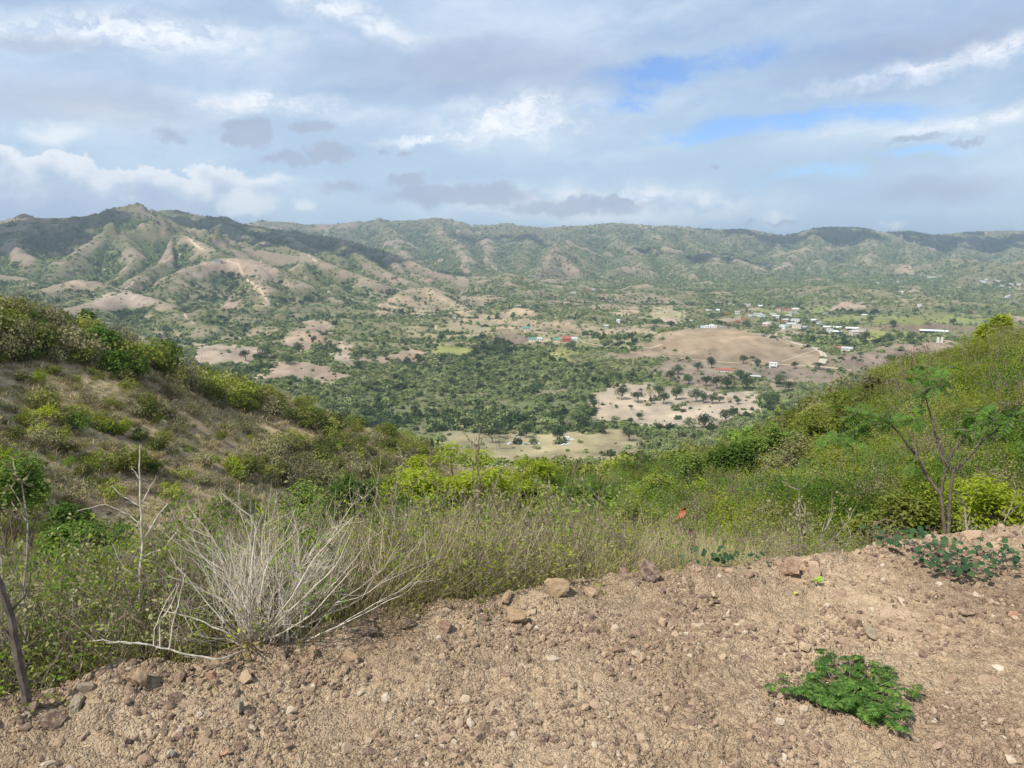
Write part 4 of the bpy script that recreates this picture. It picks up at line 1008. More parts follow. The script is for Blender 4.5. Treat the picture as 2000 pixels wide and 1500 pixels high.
dirt = link('dirt_bank', mesh_np('dirt_bank', np.stack([PX, PY, PZ], -1).reshape(-1, 3), _q[keep], m_dirt, smooth=True))
tag(dirt, kind='structure')

def rock_mat(name, stops, sc=18.0, bump=.01):
    m, nt, out = new_mat(name)
    oi = nt.node('ShaderNodeObjectInfo'); tcn = nt.node('ShaderNodeTexCoord')
    n = nt.noise(tcn.outputs['Object'], 2.4, 6.0, .7); nf = nt.noise(tcn.outputs['Object'], 9.0, 4.0, .7)
    c = nt.colors(oi.outputs['Random'], stops)
    dust = nt.mix(nt.ramp(n, .40, .66, .05, .75), c, (.43, .318, .21))
    k = nt.math('ADD', .6, nt.math('MULTIPLY', nf, .8))
    c = nt.mix(1.0, dust, nt.node('ShaderNodeCombineXYZ', {0: k, 1: k, 2: k}).outputs[0], 'MULTIPLY')
    d = nt.node('ShaderNodeBsdfDiffuse', {'Color': c, 'Roughness': .7})
    bp = nt.node('ShaderNodeBump', {'Strength': .8, 'Distance': bump, 'Height': nt.math('ADD', n, nt.math('MULTIPLY', nf, .5))}); nt.l.new(bp.outputs[0], d.inputs['Normal'])
    nt.l.new(d.outputs[0], out.inputs[0])
    return m
M_stone = rock_mat('stone', [(0, (.10, .066, .06)), (.3, (.20, .13, .10)), (.55, (.33, .225, .155)), (.8, (.44, .315, .21)), (.92, (.48, .37, .26)), (.985, (.62, .54, .43)), (1, (.36, .18, .11))])
def fixed_rock(name, c): return rock_mat(name, [(0, c), (1, c)])
M_rdark = fixed_rock('dark_rock', (.13, .088, .075)); M_rtan = fixed_rock('tan_rock', (.36, .25, .15)); M_rgrey = fixed_rock('grey_rock', (.26, .225, .165)); M_rpale = fixed_rock('pale_rock', (.66, .60, .48)); M_rred = fixed_rock('reddish_rock', (.25, .155, .11)); M_rpink = fixed_rock('pink_rock', (.42, .30, .215))

_ico = None
def ico(sub):
    import bmesh
    bm = bmesh.new(); bmesh.ops.create_icosphere(bm, subdivisions=sub, radius=1.0)
    v = np.array([p.co[:] for p in bm.verts]); f = np.array([[q.index for q in p.verts] for p in bm.faces]); bm.free()
    return v, f
_I1 = ico(1); _I2 = ico(2); _I3 = ico(3)
def rock_mesh(seed, I, mat, flat=.6, cuts=9, smooth=False, rough=.12):
    """an angular broken stone: a ball cut by planes, then roughened"""
    rng = np.random.default_rng(seed); v = I[0].copy()
    for k in range(cuts):
        n = rng.normal(0, 1, 3); n /= np.linalg.norm(n); d = rng.uniform(.45, .85)
        p = v @ n; v = v - np.where(p > d, p - d, 0)[:, None] * n
    v += rng.normal(0, rough * .35, v.shape) * .5
    v *= np.array([1.0, rng.uniform(.6, .95), flat]); 
    mb = MB().add(v, t=I[1]); return mb.mesh('stone', [mat], smooth=smooth)
pebs = [rock_mesh(300 + i, _I1, M_stone, flat=.65, cuts=6) for i in range(9)]
n = 84000
rgp = np.random.default_rng(17)
a = rgp.uniform(-.84, .84, n); r = 1.7 * (6.4 / 1.7) ** (rgp.random(n) ** .85)
x = r * np.sin(a); y = r * np.cos(a); s = pad_dist(x, y)
cl = fbm(x / .35, y / .35, 3, 211)
ok = (s < .35) & (rgp.random(n) < .45 + cl * 1.9); x, y = x[ok], y[ok]
sz = np.exp(rgp.normal(math.log(.0046), .62, len(x))).clip(.0018, .022) * (1 + .12 * np.hypot(x, y))
scat('gravel', x, y, pad_h(x, y) + sz * .15, sz, rgp, pebs, tilt=.5, label='loose gravel and small clods strewn over the dirt bank', cat='gravel')

# stones that can be told apart: parts of the bank
stone_m = [rock_mesh(330 + i, _I2, M_stone, flat=rgp.uniform(.4, .8), cuts=11, rough=.16) for i in range(12)]
rs = np.random.default_rng(23)
placed = []
def pad_spot(u, v):
    az, t = ray(u, v); r = -EYE / t
    for _ in range(6):
        x, y = r * math.sin(az), r * math.cos(az); z = float(pad_h(np.array([x]), np.array([y]))[0]); r = (z - EYE) / t
    return x, y, z, r
cnt = 0
while cnt < 285:
    u = rs.uniform(-60, 2060); v = rs.uniform(1010, 1520)
    x, y, z, r = pad_spot(u, v)
    if pad_dist(np.array([x]), np.array([y]))[0] > .05: continue
    if 1490 < u < 1820 and 1270 < v < 1460: continue
    w = float(np.exp(rs.normal(math.log(17), .42)).clip(10, 48)) * (1.25 if v < 1250 else 1.0) * (1.3 if u < 560 else 1)
    R = w * .5 * math.hypot(r, EYE) / FPX
    o = link('stone', stone_m[rs.integers(12)], dirt, (x, y, z + R * rs.uniform(-.35, .15)), (rs.normal(0, .35), rs.normal(0, .35), rs.uniform(0, 6.3)), (R, R * rs.uniform(.7, 1.1), R * rs.uniform(.6, 1.1)))
    cnt += 1
def big_rock(name, seed, u, v, w, h, mat, label, group=None, cat='rock', rz=None, sub=_I3, rough=.14, sink=.48, cuts=14, tilt=(0, 0)):
    x, y, z, r = pad_spot(u, v); k = math.hypot(r, EYE) / FPX
    R = w * .40 * k; H = h * .42 * k
    me = rock_mesh(seed, sub, mat, flat=1.0, cuts=cuts, rough=rough * .35)
    for vtx in me.vertices:                                      # knobbly surface
        p = vtx.co.normalized(); q = math.sin(p.x * 7 + seed) * math.sin(p.y * 6.3 + 1.3) * math.sin(p.z * 8 + .4) + .5 * math.sin(p.x * 17 + seed) * math.sin(p.y * 15 + 1.3) * math.sin(p.z * 18 + .4)
        vtx.co = vtx.co * (1 + (.22 if name == 'dirt_clod' else .13) * q)
    o = link(name, me, None, (x, y, z + H * (1 - sink)), (tilt[0], tilt[1], rs.uniform(0, 6.3) if rz is None else rz), (R * 1.12, R * .8, H * 1.15))
    return tag(o, label, cat, group)
BR = [
 ('rock', 1, 1085, 1158, 68, 44, M_rtan, 'tan angular rock with a dark right face standing on the bank crest'),
 ('dirt_clod', 2, 1262, 1130, 66, 46, M_rdark, 'blackish clod crusted with pale roots on the bank crest'),
 ('dirt_clod', 3, 1545, 1122, 62, 48, M_rred, 'rough reddish brown clod on the crest beside a smooth pale stone'),
 ('rock', 4, 1592, 1108, 52, 38, M_rpink, 'smooth pale pinkish stone on the crest right of the brown clod'),
 ('rock', 5, 990, 1172, 46, 26, M_rtan, 'flat ochre stone on the crest left of the tan angular rock'),
 ('dirt_clod', 6, 1010, 1215, 62, 50, M_rtan, 'large crumbly dirt lump just below the crest at the middle'),
 ('rock', 7, 722, 1243, 52, 26, M_rdark, 'dark overhanging slab near the crest right of the dead shrub'),
 ('rock', 8, 795, 1228, 40, 28, M_rdark, 'dark brown cubic stone near the crest between the slab and the pale chip'),
 ('rock', 9, 868, 1230, 44, 30, M_rred, 'rounded dusty reddish stone below the tall pale stalks'),
 ('rock', 10, 553, 1278, 50, 26, M_rdark, 'dark flat slab beside the foot of the dead shrub'),
 ('rock', 11, 612, 1276, 34, 26, M_rtan, 'small ochre stone with a dark underside right of the flat slab'),
 ('rock', 12, 682, 1290, 48, 34, M_rtan, 'lumpy tan stone below the crest at the left of the middle'),
 ('rock', 13, 468, 1392, 44, 36, M_rgrey, 'greenish grey stone sunk in the dirt at the lower left'),
 ('rock', 14, 270, 1336, 72, 56, M_rtan, 'big rough tan clod on the crest at the left'),
 ('rock', 15, 172, 1350, 50, 30, M_rgrey, 'tilted grey brown slab on the left end of the crest'),
 ('rock', 16, 150, 1385, 74, 34, M_rgrey, 'broad layered grey green slab on the left end of the bank'),
 ('rock', 17, 110, 1410, 60, 40, M_rdark, 'dark broken slab lying lowest on the left end of the bank'),
 ('rock', 18, 611, 1346, 15, 14, M_rpale, 'tiny white stone lying beside a pinkish stone'),
 ('rock', 19, 333, 1476, 24, 18, M_rpale, 'small whitish stone at the bottom left of the bank'),
 ('rock', 20, 405, 1432, 26, 22, M_rtan, 'small yellow ochre stone below the greenish grey one'),
 ('rock', 21, 1702, 1245, 50, 26, M_rgrey, 'grey broken stone above the feathery green plant'),
 ('rock', 22, 1205, 1275, 30, 20, M_rred, 'small brick red stone in the middle of the bank'),
 ('rock', 23, 1345, 1384, 36, 14, M_rdark, 'flat dark stone half buried left of the feathery plant'),
 ('rock', 24, 1829, 1463, 36, 20, M_rpink, 'rounded pinkish stone at the lower right corner'),
 ('rock', 25, 1645, 1418, 22, 14, M_rtan, 'small orange tan stone just below the feathery plant'),
 ('rock', 26, 1422, 1201, 18, 14, M_rpale, 'small whitish grey stone halfway up the bank'),
 ('dirt_clod', 27, 1836, 1066, 56, 32, M_rpink, 'crumbly pinkish clod on the crest at the foot of the young tree'),
 ('rock', 28, 1962, 1446, 16, 12, M_rred, 'small orange red pebble near the right edge'),
]
for nm, sd, u, v, w, h, mt, lb in BR:
    big_rock(nm, 400 + sd, u, v, w, h, mt, lb, cat='clod of earth' if nm == 'dirt_clod' else 'rock')
# ---------------------------------------------------------------- plants of the near slopes
def gz(x, y): return float(ground_z(np.array([x]), np.array([y]))[0]) if math.hypot(x, y) < 12 else float(grid_z(np.array([x]), np.array([y]))[0])
def at(u, r):
    az, _ = ray(u, 1000); x, y = r * math.sin(az), r * math.cos(az)
    return x, y, gz(x, y)
def z_at_pixel(u, v, r):
    return EYE + r * ray(u, v)[1]
SKYL = np.array([(-600, 380), (-200, 480), (0, 553), (40, 556), (100, 566), (160, 575), (200, 592), (250, 605), (300, 625), (345, 645), (380, 690), (420, 715), (480, 730), (600, 733), (700, 762), (760, 785), (800, 800), (850, 840), (880, 872), (950, 890), (1050, 894), (1150, 890), (1230, 872), (1300, 858), (1400, 846), (1450, 832), (1500, 812), (1560, 790), (1600, 762), (1650, 735), (1700, 712), (1760, 695), (1820, 672), (1870, 662), (1885, 625), (1900, 612), (1930, 612), (1950, 640), (2000, 632), (2100, 610), (2500, 560)], float)
def top_ok(x, y, z, h):
    """cut heights so that crowns end where the photographed outline of the near slopes is"""
    u, v = project(x, y, z)
    lim = np.interp(u, SKYL[:, 0], SKYL[:, 1])
    r = np.hypot(x, y)
    zl = EYE + r * ray(u, lim - 5)[1]
    return np.minimum(h, zl - z)
# unit shrubs (radius 1, height about 1.7)
def hs(seed, mat, n=900, leaf=.14, R=(1, 1, .85), lobes=17, dead=2, **kw):
    return shrub_mesh(seed, n, leaf, R, mat, stems=6, lobes=lobes, zc=.40, stem_r=.022, dead=dead, aspect=kw.pop('aspect', 1.7), **kw)
U_hill = [hs(1, M_olive), hs(2, M_olive, 700), hs(3, M_olive, 900, .13), hs(4, M_deep, 900), hs(5, M_greyleaf, 520, .13, dead=14), hs(6, M_fresh, 700), hs(7, M_greyleaf, 420, .12, dead=20), hs(8, M_olive, 600, .15, lobes=9), hs(9, M_lime, 560, .14), hs(10, M_olivedark), hs(11, M_olivedark, 760)]
def ns_(seed, mat, n=6200, leaf=.042, lobes=30, dead=3, **kw):
    return shrub_mesh(seed, n, leaf, (1, 1, .9), mat, stems=14, lobes=lobes, zc=.42, stem_r=.013, dead=dead, lobe_r=(.2, .38), aspect=kw.pop('aspect', 2.0), **kw)
U_near = [ns_(21, M_olive), ns_(22, M_olive, 5000), ns_(23, M_deep, 5600), ns_(24, M_fresh, 5200), ns_(25, M_greyleaf, 3400, .038, dead=14), ns_(26, M_olive, 4200, .045, 14), ns_(27, M_lime, 4600), ns_(28, M_lime, 5200, .038, dead=6)]
rn = np.random.default_rng(31)
SH = []   # x, y, z, radius, kind, region
def region(poly, n, rlo, rhi, size, kinds, reg, rmin=5.0, sub=.4):
    poly = np.array(poly, float)
    u = rn.uniform(poly[:, 0].min(), poly[:, 0].max(), n * 3); v = rn.uniform(poly[:, 1].min(), poly[:, 1].max(), n * 3)
    k = in_poly(u, v, poly); u, v = u[k][:n], v[k][:n]
    x, y, z = hits(u, v, rmin); r = np.hypot(x, y)
    ok = ~np.isnan(z) & (r > rlo) & (r < rhi)
    for a, b, c, q in zip(x[ok], y[ok], z[ok], r[ok]):
        s = size[0] * math.exp(rn.normal(0, .48)) ; s = min(max(s, size[0] * .45), size[1])
        SH.append([a, b, c, s, kinds[rn.integers(len(kinds))], reg])
# right slope and the hollow in front: closed scrub
RS = [(860, 930), (1000, 900), (1230, 890), (1350, 880), (1450, 868), (1540, 838), (1620, 800), (1700, 760), (1800, 738), (1900, 715), (2050, 690), (2400, 640), (2400, 1020), (1700, 1075), (1300, 1110), (900, 1110), (620, 1090), (620, 1000)]
region(RS, 1250, 6.5, 100, (1.0, 2.5), [0, 0, 1, 2, 9, 3, 5, 7, 8, 4, 3, 1, 10, 5], 'right', 6.5)
region([(1500, 760), (1800, 690), (2050, 640), (2400, 600), (2400, 900), (1900, 880), (1500, 900)], 320, 18, 100, (1.15, 2.3), [0, 1, 4, 0, 7, 5, 2, 0, 4], 'right', 12)
# left slope: strips of thicket, open dry grass with single shrubs
region([(-200, 640), (0, 600), (100, 640), (200, 660), (300, 690), (380, 735), (390, 770), (250, 745), (150, 720), (0, 710), (-200, 700)], 190, 40, 120, (1.0, 2.3), [9, 3, 4, 0, 10, 1, 6, 4], 'left upper', 25)
region([(380, 740), (600, 775), (700, 812), (780, 845), (868, 895), (860, 915), (760, 890), (700, 880), (560, 830), (440, 800), (370, 765)], 330, 50, 190, (.95, 2.3), [9, 10, 2, 0, 0, 7, 4, 6], 'left strip', 30)
region([(540, 870), (700, 880), (860, 910), (870, 960), (700, 975), (560, 965), (470, 940)], 220, 40, 180, (.9, 1.7), [4, 6, 9, 7, 4], 'left foot', 30)
region([(-150, 700), (200, 720), (450, 800), (700, 900), (600, 960), (300, 980), (0, 1000), (-150, 1000)], 300, 28, 120, (.5, 1.3), [4, 6, 7, 9, 4, 6, 8, 0, 4], 'left open', 25)
region([(0, 1000), (500, 970), (700, 980), (700, 1120), (300, 1150), (0, 1180)], 210, 7, 40, (.6, 1.3), [0, 3, 7, 2, 4, 5], 'hollow', 6.5)
for (u, v, w, k) in [(200, 690, 95, 3), (112, 618, 70, 0), (22, 600, 66, 0), (50, 690, 48, 5), (205, 722, 48, 5), (240, 738, 52, 0), (300, 690, 70, 4), (345, 712, 60, 4), (155, 705, 50, 4), (18, 705, 46, 7), (372, 735, 40, 0),
                     (85, 826, 56, 8), (150, 842, 62, 3), (215, 850, 52, 3), (245, 852, 40, 8), (110, 878, 62, 7), (310, 872, 52, 0), (135, 915, 32, 5), (195, 925, 80, 7), (245, 925, 80, 7), (296, 928, 56, 3), (355, 938, 46, 7), (462, 938, 60, 7), (410, 912, 40, 7), (360, 880, 30, 4), (482, 905, 40, 4),
                     (535, 948, 46, 4), (650, 882, 46, 5), (560, 920, 42, 4), (45, 965, 90, 3), (15, 990, 70, 3), (70, 990, 50, 0), (42, 784, 16, 3), (270, 820, 40, 4), (330, 815, 24, 7), (600, 900, 36, 0), (500, 880, 34, 7), (700, 900, 44, 0), (580, 950, 50, 7), (430, 950, 36, 4),
                     (1905, 700, 74, 0), (1750, 790, 110, 0), (1840, 760, 90, 4), (1960, 760, 90, 4), (1470, 855, 60, 8)]:
    x, y, z = hit(u, v, 20)
    if z == z: SH.append([x, y, z, w * .5 * math.hypot(x, y) / FPX, k, 'marked'])
S = np.array([[q[0], q[1], q[2], q[3]] for q in SH]); kinds = np.array([q[4] for q in SH]); regs = np.array([q[5] for q in SH])
S[:, 3] = np.minimum(S[:, 3], top_ok(S[:, 0], S[:, 1], S[:, 2], 9.0) / 1.35)
r = np.hypot(S[:, 0], S[:, 1])
ok = (S[:, 3] > .22) & ~((np.abs(S[:, 0] / r - .0) < 9) & (pad_dist(S[:, 0], S[:, 1]) < 1.2))
# clear of the yellow green acacia and the umbrella bush
for (u, rr, cl) in [(930, 14.5, 2.2), (165, 12.0, 1.4), (1850, 6.0, 1.1)]:
    ax, ay, _ = at(u, rr); ok &= np.hypot(S[:, 0] - ax, S[:, 1] - ay) > cl
S, kinds, regs, r = S[ok], kinds[ok], regs[ok], r[ok]
# nothing tall just behind the bank
lim = np.interp(r, [0, 7, 12, 18, 30, 40], [.3, .48, .68, .95, 1.5, 3]) * rn.uniform(.55, 1.25, len(r)); S[:, 3] = np.minimum(S[:, 3], lim)
big = S[:, 3] / r; big[regs == 'marked'] *= 3; uu, _v = project(S[:, 0], S[:, 1], S[:, 2]); big[(uu < -30) | (uu > 2030)] = 0
order = np.argsort(-big); chosen = order[:295]; rest = order[295:]
near_of = {9: 2, 10: 1, 0: 0, 1: 1, 2: 7, 3: 2, 4: 4, 5: 3, 6: 4, 7: 5, 8: 6}
KN = {9: 'dark olive', 10: 'dark olive', 0: 'olive green', 1: 'olive green', 2: 'fine leaved olive', 3: 'dark green', 4: 'dry grey brown', 5: 'fresh green', 6: 'half bare grey', 7: 'loose olive', 8: 'yellow green'}
def where(u, rg_):
    if rg_ == 'left upper': return 'among the thicket on the upper left hillside'
    if rg_ == 'left strip': return 'in the bushy strip along the left hillside crest'
    if rg_ == 'left foot': return 'at the foot of the left hillside'
    if rg_ == 'left open': return 'on the open dry grass of the left hillside'
    if rg_ == 'hollow': return 'in the hollow below the left hillside'
    return None
for i in chosen:
    x, y, z, s = S[i]; k = int(kinds[i]); rr = r[i]; u = uu[i]
    me = U_near[near_of[k]] if rr < 38 else U_hill[k]
    o = link('shrub', me, None, (x, y, z - .05 * s), (rn.normal(0, .06), rn.normal(0, .06), rn.uniform(0, 6.3)), (s, s * rn.uniform(.85, 1.15), s * rn.uniform(.8, 1.1)))
    rgn = regs[i]
    if rgn == 'marked' and u < 1000: rgn = 'left open' if _v[i] > 750 else 'left upper'
    loc = where(u, rgn)
    if loc is None:
        if rr < 11: loc = 'close behind the weeds of the dirt bank'
        elif rr < 22: loc = 'low on the right slope' if u > 1250 else 'in the middle of the hollow'
        else: loc = 'high on the right slope' if u > 1400 else 'where the right slope runs down to the valley'
    band = ''
    if loc == 'low on the right slope': loc = 'low on the slope' + (' left of the young tree' if u < 1780 else ' right of the young tree') if u > 1500 else 'low on the right slope, left end'
    elif loc == 'close behind the weeds of the dirt bank': loc = 'behind the weeds ' + ('left of the acacia' if u < 780 else 'under the acacia' if u < 1100 else 'near the marker tape' if u < 1420 else 'left of the young tree' if u < 1830 else 'right of the young tree')
    elif loc == 'high on the right slope': loc = 'high on the right slope' + (' at its left flank' if u < 1700 else ' near its top')
    sz_ = 'small' if s < .62 else 'little' if s < .8 else 'middling' if s < 1.0 else ('broad' if s < 1.3 else 'very broad')
    tag(o, '%s %s shrub %s' % (sz_, KN[k], loc), 'shrub', '%s shrubs %s' % (KN[k], loc))
if len(rest):
    x, y, z, s = S[rest].T; kk = kinds[rest]
    kk = np.where(np.hypot(x, y) < 38, len(U_hill) + np.array([near_of[int(q)] for q in kk]), kk)
    scat('hillside_scrub', x, y, z - .05 * s, s, rn, U_hill + U_near, kk, tilt=.06, label='low scrub filling the gaps on both near hillsides', cat='scrub')
# undergrowth between them: small leafy tufts and dry grass
g_under = [shrub_mesh(60 + i, 520, .11, (1, 1, .6), m, stems=5, lobes=8, zc=.1, stem_r=.02, dead=6, aspect=2.2) for i, m in enumerate([M_olive, M_greyleaf, M_olive, M_fresh, M_greyleaf, M_olive])]
def scatter_area(name, n, r0, r1, size, protos, rng, cond, **kw):
    x, y, rr = fan(n, r0, r1, rng, 1.3)
    z = grid_z(x, y); z2 = ground_z(x[rr < 12], y[rr < 12]); z[rr < 12] = z2
    ok = in_sight(x, y, z + size * 1.5, .01) & cond(x, y, rr)
    x, y, z, rr = x[ok], y[ok], z[ok], rr[ok]
    s = size * np.exp(rng.normal(0, .3, len(x))) * np.interp(rr, [r0, r1], kw.pop('grow', (1, 1)))
    h = top_ok(x, y, z, 9.0); ok = (h > .15) & (s > .02); s = np.minimum(s, h / 1.2); 
    return scat(name, x[ok], y[ok], z[ok], s[ok], rng, protos, **kw)
def is_right(x, y, rr): return (x > .02 * y - 1.5) 
scatter_area('undergrowth', 9000, 5, 110, .45, g_under, rn, lambda x, y, rr: is_right(x, y, rr) & (pad_dist(x, y) > 2.5), grow=(.55, 1.4), label='tangled low undergrowth on the right slope and in the hollow', cat='undergrowth')
def tuft(seed, n, h, mat, spread=.5, w=.012, lean=.45):
    rng = np.random.default_rng(seed)
    a = rng.uniform(0, 2 * math.pi, n); r0 = rng.uniform(0, spread, n) * .5
    hh = h * rng.uniform(.4, 1.1, n); ln = rng.uniform(.05, lean, n)
    bx, by = r0 * np.cos(a), r0 * np.sin(a); a2 = a + rng.normal(0, .7, n)
    P0 = np.stack([bx, by, np.full(n, -.04)], 1)
    P1 = P0 + np.stack([np.cos(a2) * ln * hh * .35, np.sin(a2) * ln * hh * .35, hh * .6], 1)
    P2 = P1 + np.stack([np.cos(a2) * ln * hh * .9, np.sin(a2) * ln * hh * .9, hh * .35], 1)
    wv = np.stack([-np.sin(a2), np.cos(a2), np.zeros(n)], 1) * w
    v = np.stack([P0 - wv, P0 + wv, P1 + wv * .7, P1 - wv * .7, P2], 1).reshape(-1, 3); b = np.arange(n)[:, None] * 5
    return MB().add(v, q=b + np.array([[0, 1, 2, 3]]), t=b + np.array([[3, 2, 4]])).mesh('tuft', [mat])
g_low = [shrub_mesh(160 + i, 300, .14, (1, 1, .6), m, stems=5, lobes=8, zc=.1, stem_r=.02, dead=8, aspect=2.2) for i, m in enumerate([M_greyleaf, M_olivedark, M_greyleaf, M_olive])]
t_dry = [tuft(80 + i, 64, .62, M_straw, .7, .0030, .8) for i in range(5)]
t_far = [tuft(90 + i, 30, .55, M_straw, 1.3, .020, 1.1) for i in range(4)]
t_green = [tuft(95 + i, 50, .6, M_olive, .7, .0036, .8) for i in range(2)]
scatter_area('low_scrub', 5200, 28, 150, .42, g_low, rn, lambda x, y, rr: (x < .02 * y + 2) & (fbm(x / 9., y / 9., 3, 321) > -.1), grow=(.8, 1.5), label='low dry scrub and herbs dotted over the left hillside', cat='scrub', squash=(.5, 1.0))
scatter_area('dry_grass', 80000, 28, 170, .62, t_far, rn, lambda x, y, rr: (x < .02 * y + 2) & (fbm(x / 5., y / 5., 3, 311) > -.22), grow=(.8, 2.0), label='dry straw coloured grass matted over the left hillside', cat='grass', squash=(.35, .8))

# --- the fringe of weeds right behind the bank
WTOP = np.array([(-200, 1180), (0, 1125), (150, 1110), (300, 1085), (450, 1020), (600, 1040), (700, 1020), (820, 1010), (900, 1000), (1000, 1010), (1100, 1000), (1200, 1025), (1350, 1030), (1450, 1040), (1550, 1030), (1700, 1060), (1800, 1060), (1850, 1040), (2000, 1000), (2300, 980)], float)
def weed(seed, stems, side, leafn, wood, leafm, spread=.32, leaf=.028, r0=.006, bend=.12, sides=3):
    """a bundle of thin upright stems, one unit high, with side twigs and a few leaves"""
    rng = np.random.default_rng(seed); mb = MB(); tips = []
    for i in range(stems):
        a = rng.uniform(0, 2 * math.pi); b = rng.uniform(0, spread); h = rng.uniform(.55, 1.0)
        p = limb_path(rng, (math.cos(a) * b * .35, math.sin(a) * b * .35, -.1), (math.cos(a) * b * 1.3, math.sin(a) * b * 1.3, h), 6, bend * .35)
        mb.tube(p, np.linspace(r0, r0 * .25, 6), sides, mi=0)
        for k in range(side):
            t = rng.uniform(.3, .95); q0 = p[int(t * 5)]; dr = rng.normal(0, 1, 3); dr[2] = abs(dr[2]) + .5; dr /= np.linalg.norm(dr)
            q1 = q0 + dr * rng.uniform(.08, .26)
            mb.tube(limb_path(rng, q0, q1, 3, .08), [r0 * .5, r0 * .35, r0 * .15], sides, mi=0)
            tips += [q0 + (q1 - q0) * w_ for w_ in (.4, .7, 1.0)]
        tips += list(p[2:])
    if leafn and tips:
        T = np.array(tips)[rng.integers(0, len(tips), leafn)] + rng.normal(0, .02, (leafn, 3))
        v, q = leaves_at(rng, T, np.tile([0, 0, .5], (leafn, 1)), leaf, 1.9, 1.0); mb.add(v, q, mi=1)
    return mb.mesh('weed', [wood, leafm])
W_bare = [weed(500 + i, 12, 8, 90, M_twig, M_greyleaf, .32, .024, r0=.0034) for i in range(4)]
W_leaf = [weed(510 + i, 10, 10, 760, M_twig, m, .5, .027, r0=.0036) for i, m in enumerate([M_olive, M_fresh, M_lime, M_olive, M_greyleaf])]
M_stem = plain_mat('straw_stems', (.50, .42, .30), (.33, .26, .18), 30.0)
W_pale = [weed(520 + i, 15, 4, 0, M_stem, M_straw, .34, r0=.0030, bend=.25) for i in range(3)]
fringe = []
for i in range(296):
    u = rn.uniform(-60, 2040); 
    if rn.random() < .3: u = rn.uniform(250, 1300)
    az, _ = ray(u, 1100); s_off = rn.uniform(.12, 1.0) if rn.random() < .55 else rn.uniform(1.0, 4.2)
    if u < 330: s_off = rn.uniform(.15, 3.2)
    r = 2.0
    while pad_dist(np.array([r * math.sin(az)]), np.array([r * math.cos(az)]))[0] < s_off: r += .04
    x, y = r * math.sin(az), r * math.cos(az); z = gz(x, y)
    vt = np.interp(u, WTOP[:, 0], WTOP[:, 1]) + rn.normal(10, 38) + (25 if u > 1250 and s_off < 1 else 0)
    h = z_at_pixel(u, max(vt, 935), r) - z
    if h < .12: continue
    fringe.append((x, y, z, min(h, 2.2), u, s_off))
for x, y, z, h, u, so in fringe:
    q = rn.random()
    if u < 340: me, wd_, k = (W_leaf[rn.integers(5)], 'leafy', 0) if q < .82 else (W_bare[rn.integers(4)], 'brown and bare', 1)
    elif u < 1250: me, wd_, k = (W_bare[rn.integers(4)], 'brown and bare', 1) if q < .42 else ((W_pale[rn.integers(3)], 'bleached', 2) if q < .70 else (W_leaf[rn.integers(5)], 'leafy', 0))
    else: me, wd_, k = (W_leaf[rn.integers(5)], 'leafy', 0) if q < .46 else ((W_bare[rn.integers(4)], 'brown and bare', 1) if q < .86 else (W_pale[rn.integers(3)], 'bleached', 2))
    sxy = (.55 + .35 * h) * rn.uniform(.8, 1.2)
    o = link('weed', me, None, (x, y, z), (rn.normal(0, .08), rn.normal(0, .08), rn.uniform(0, 6.3)), (sxy, sxy, h / .95))
    place = ('left of the sapling' if u < 270 else 'around the dead shrub' if u < 700 else 'right of the dead shrub' if u < 900 else 'above the tan rock' if u < 1200 else 'around the blackish clod' if u < 1420 else 'around the brown clod' if u < 1660 else 'by the young tree')
    near_ = 'on the bank edge' if so < 1 else 'behind the edge'
    tl = 'short' if h < .7 else ('tall' if h > 1.15 else 'waist high')
    tag(o, '%s %s weed %s %s' % (tl, wd_, near_, place), 'weed', '%s weeds %s' % (wd_, place))
# grass between the weeds
n = 3600
u = rn.uniform(-80, 2080, n); az = ray(u, 1100)[0]; so = rn.uniform(.05, 4.6, n) ** 1.0
R_ = np.full(n, 2.0)
for _ in range(40):
    sd = pad_dist(R_ * np.sin(az), R_ * np.cos(az)); R_ = R_ + np.clip((so - sd) * .6, -.2, .5)
x, y = R_ * np.sin(az), R_ * np.cos(az); z = ground_z(x, y)
vt = np.interp(u, WTOP[:, 0], WTOP[:, 1]) + np.where(u < 400, 90, np.where(u > 1600, 50, 22)) + np.abs(rn.normal(0, 32, n))
h = (EYE + R_ * ray(u, vt)[1]) - z
ok = (h > .05) & ((u > 640) | (rn.random(n) < .45)); hh = np.clip(h[ok], .1, 1.15) / .6; k = ok.sum()
scl = np.stack([hh * .75 + .15, hh * .75 + .15, hh], 1); rt = np.stack([rn.normal(0, .1, k), rn.normal(0, .1, k), rn.uniform(0, 6.3, k)], 1)
idx = np.where(rn.random(k) < np.where(u[ok] < 380, .55, .9), rn.integers(0, 5, k), 5 + rn.integers(0, 2, k))
scatter('bank_grass', np.stack([x[ok], y[ok], z[ok]], 1), scl, rt, idx, t_dry + t_green, 'dry and greenish grass between the weeds behind the bank', 'grass')

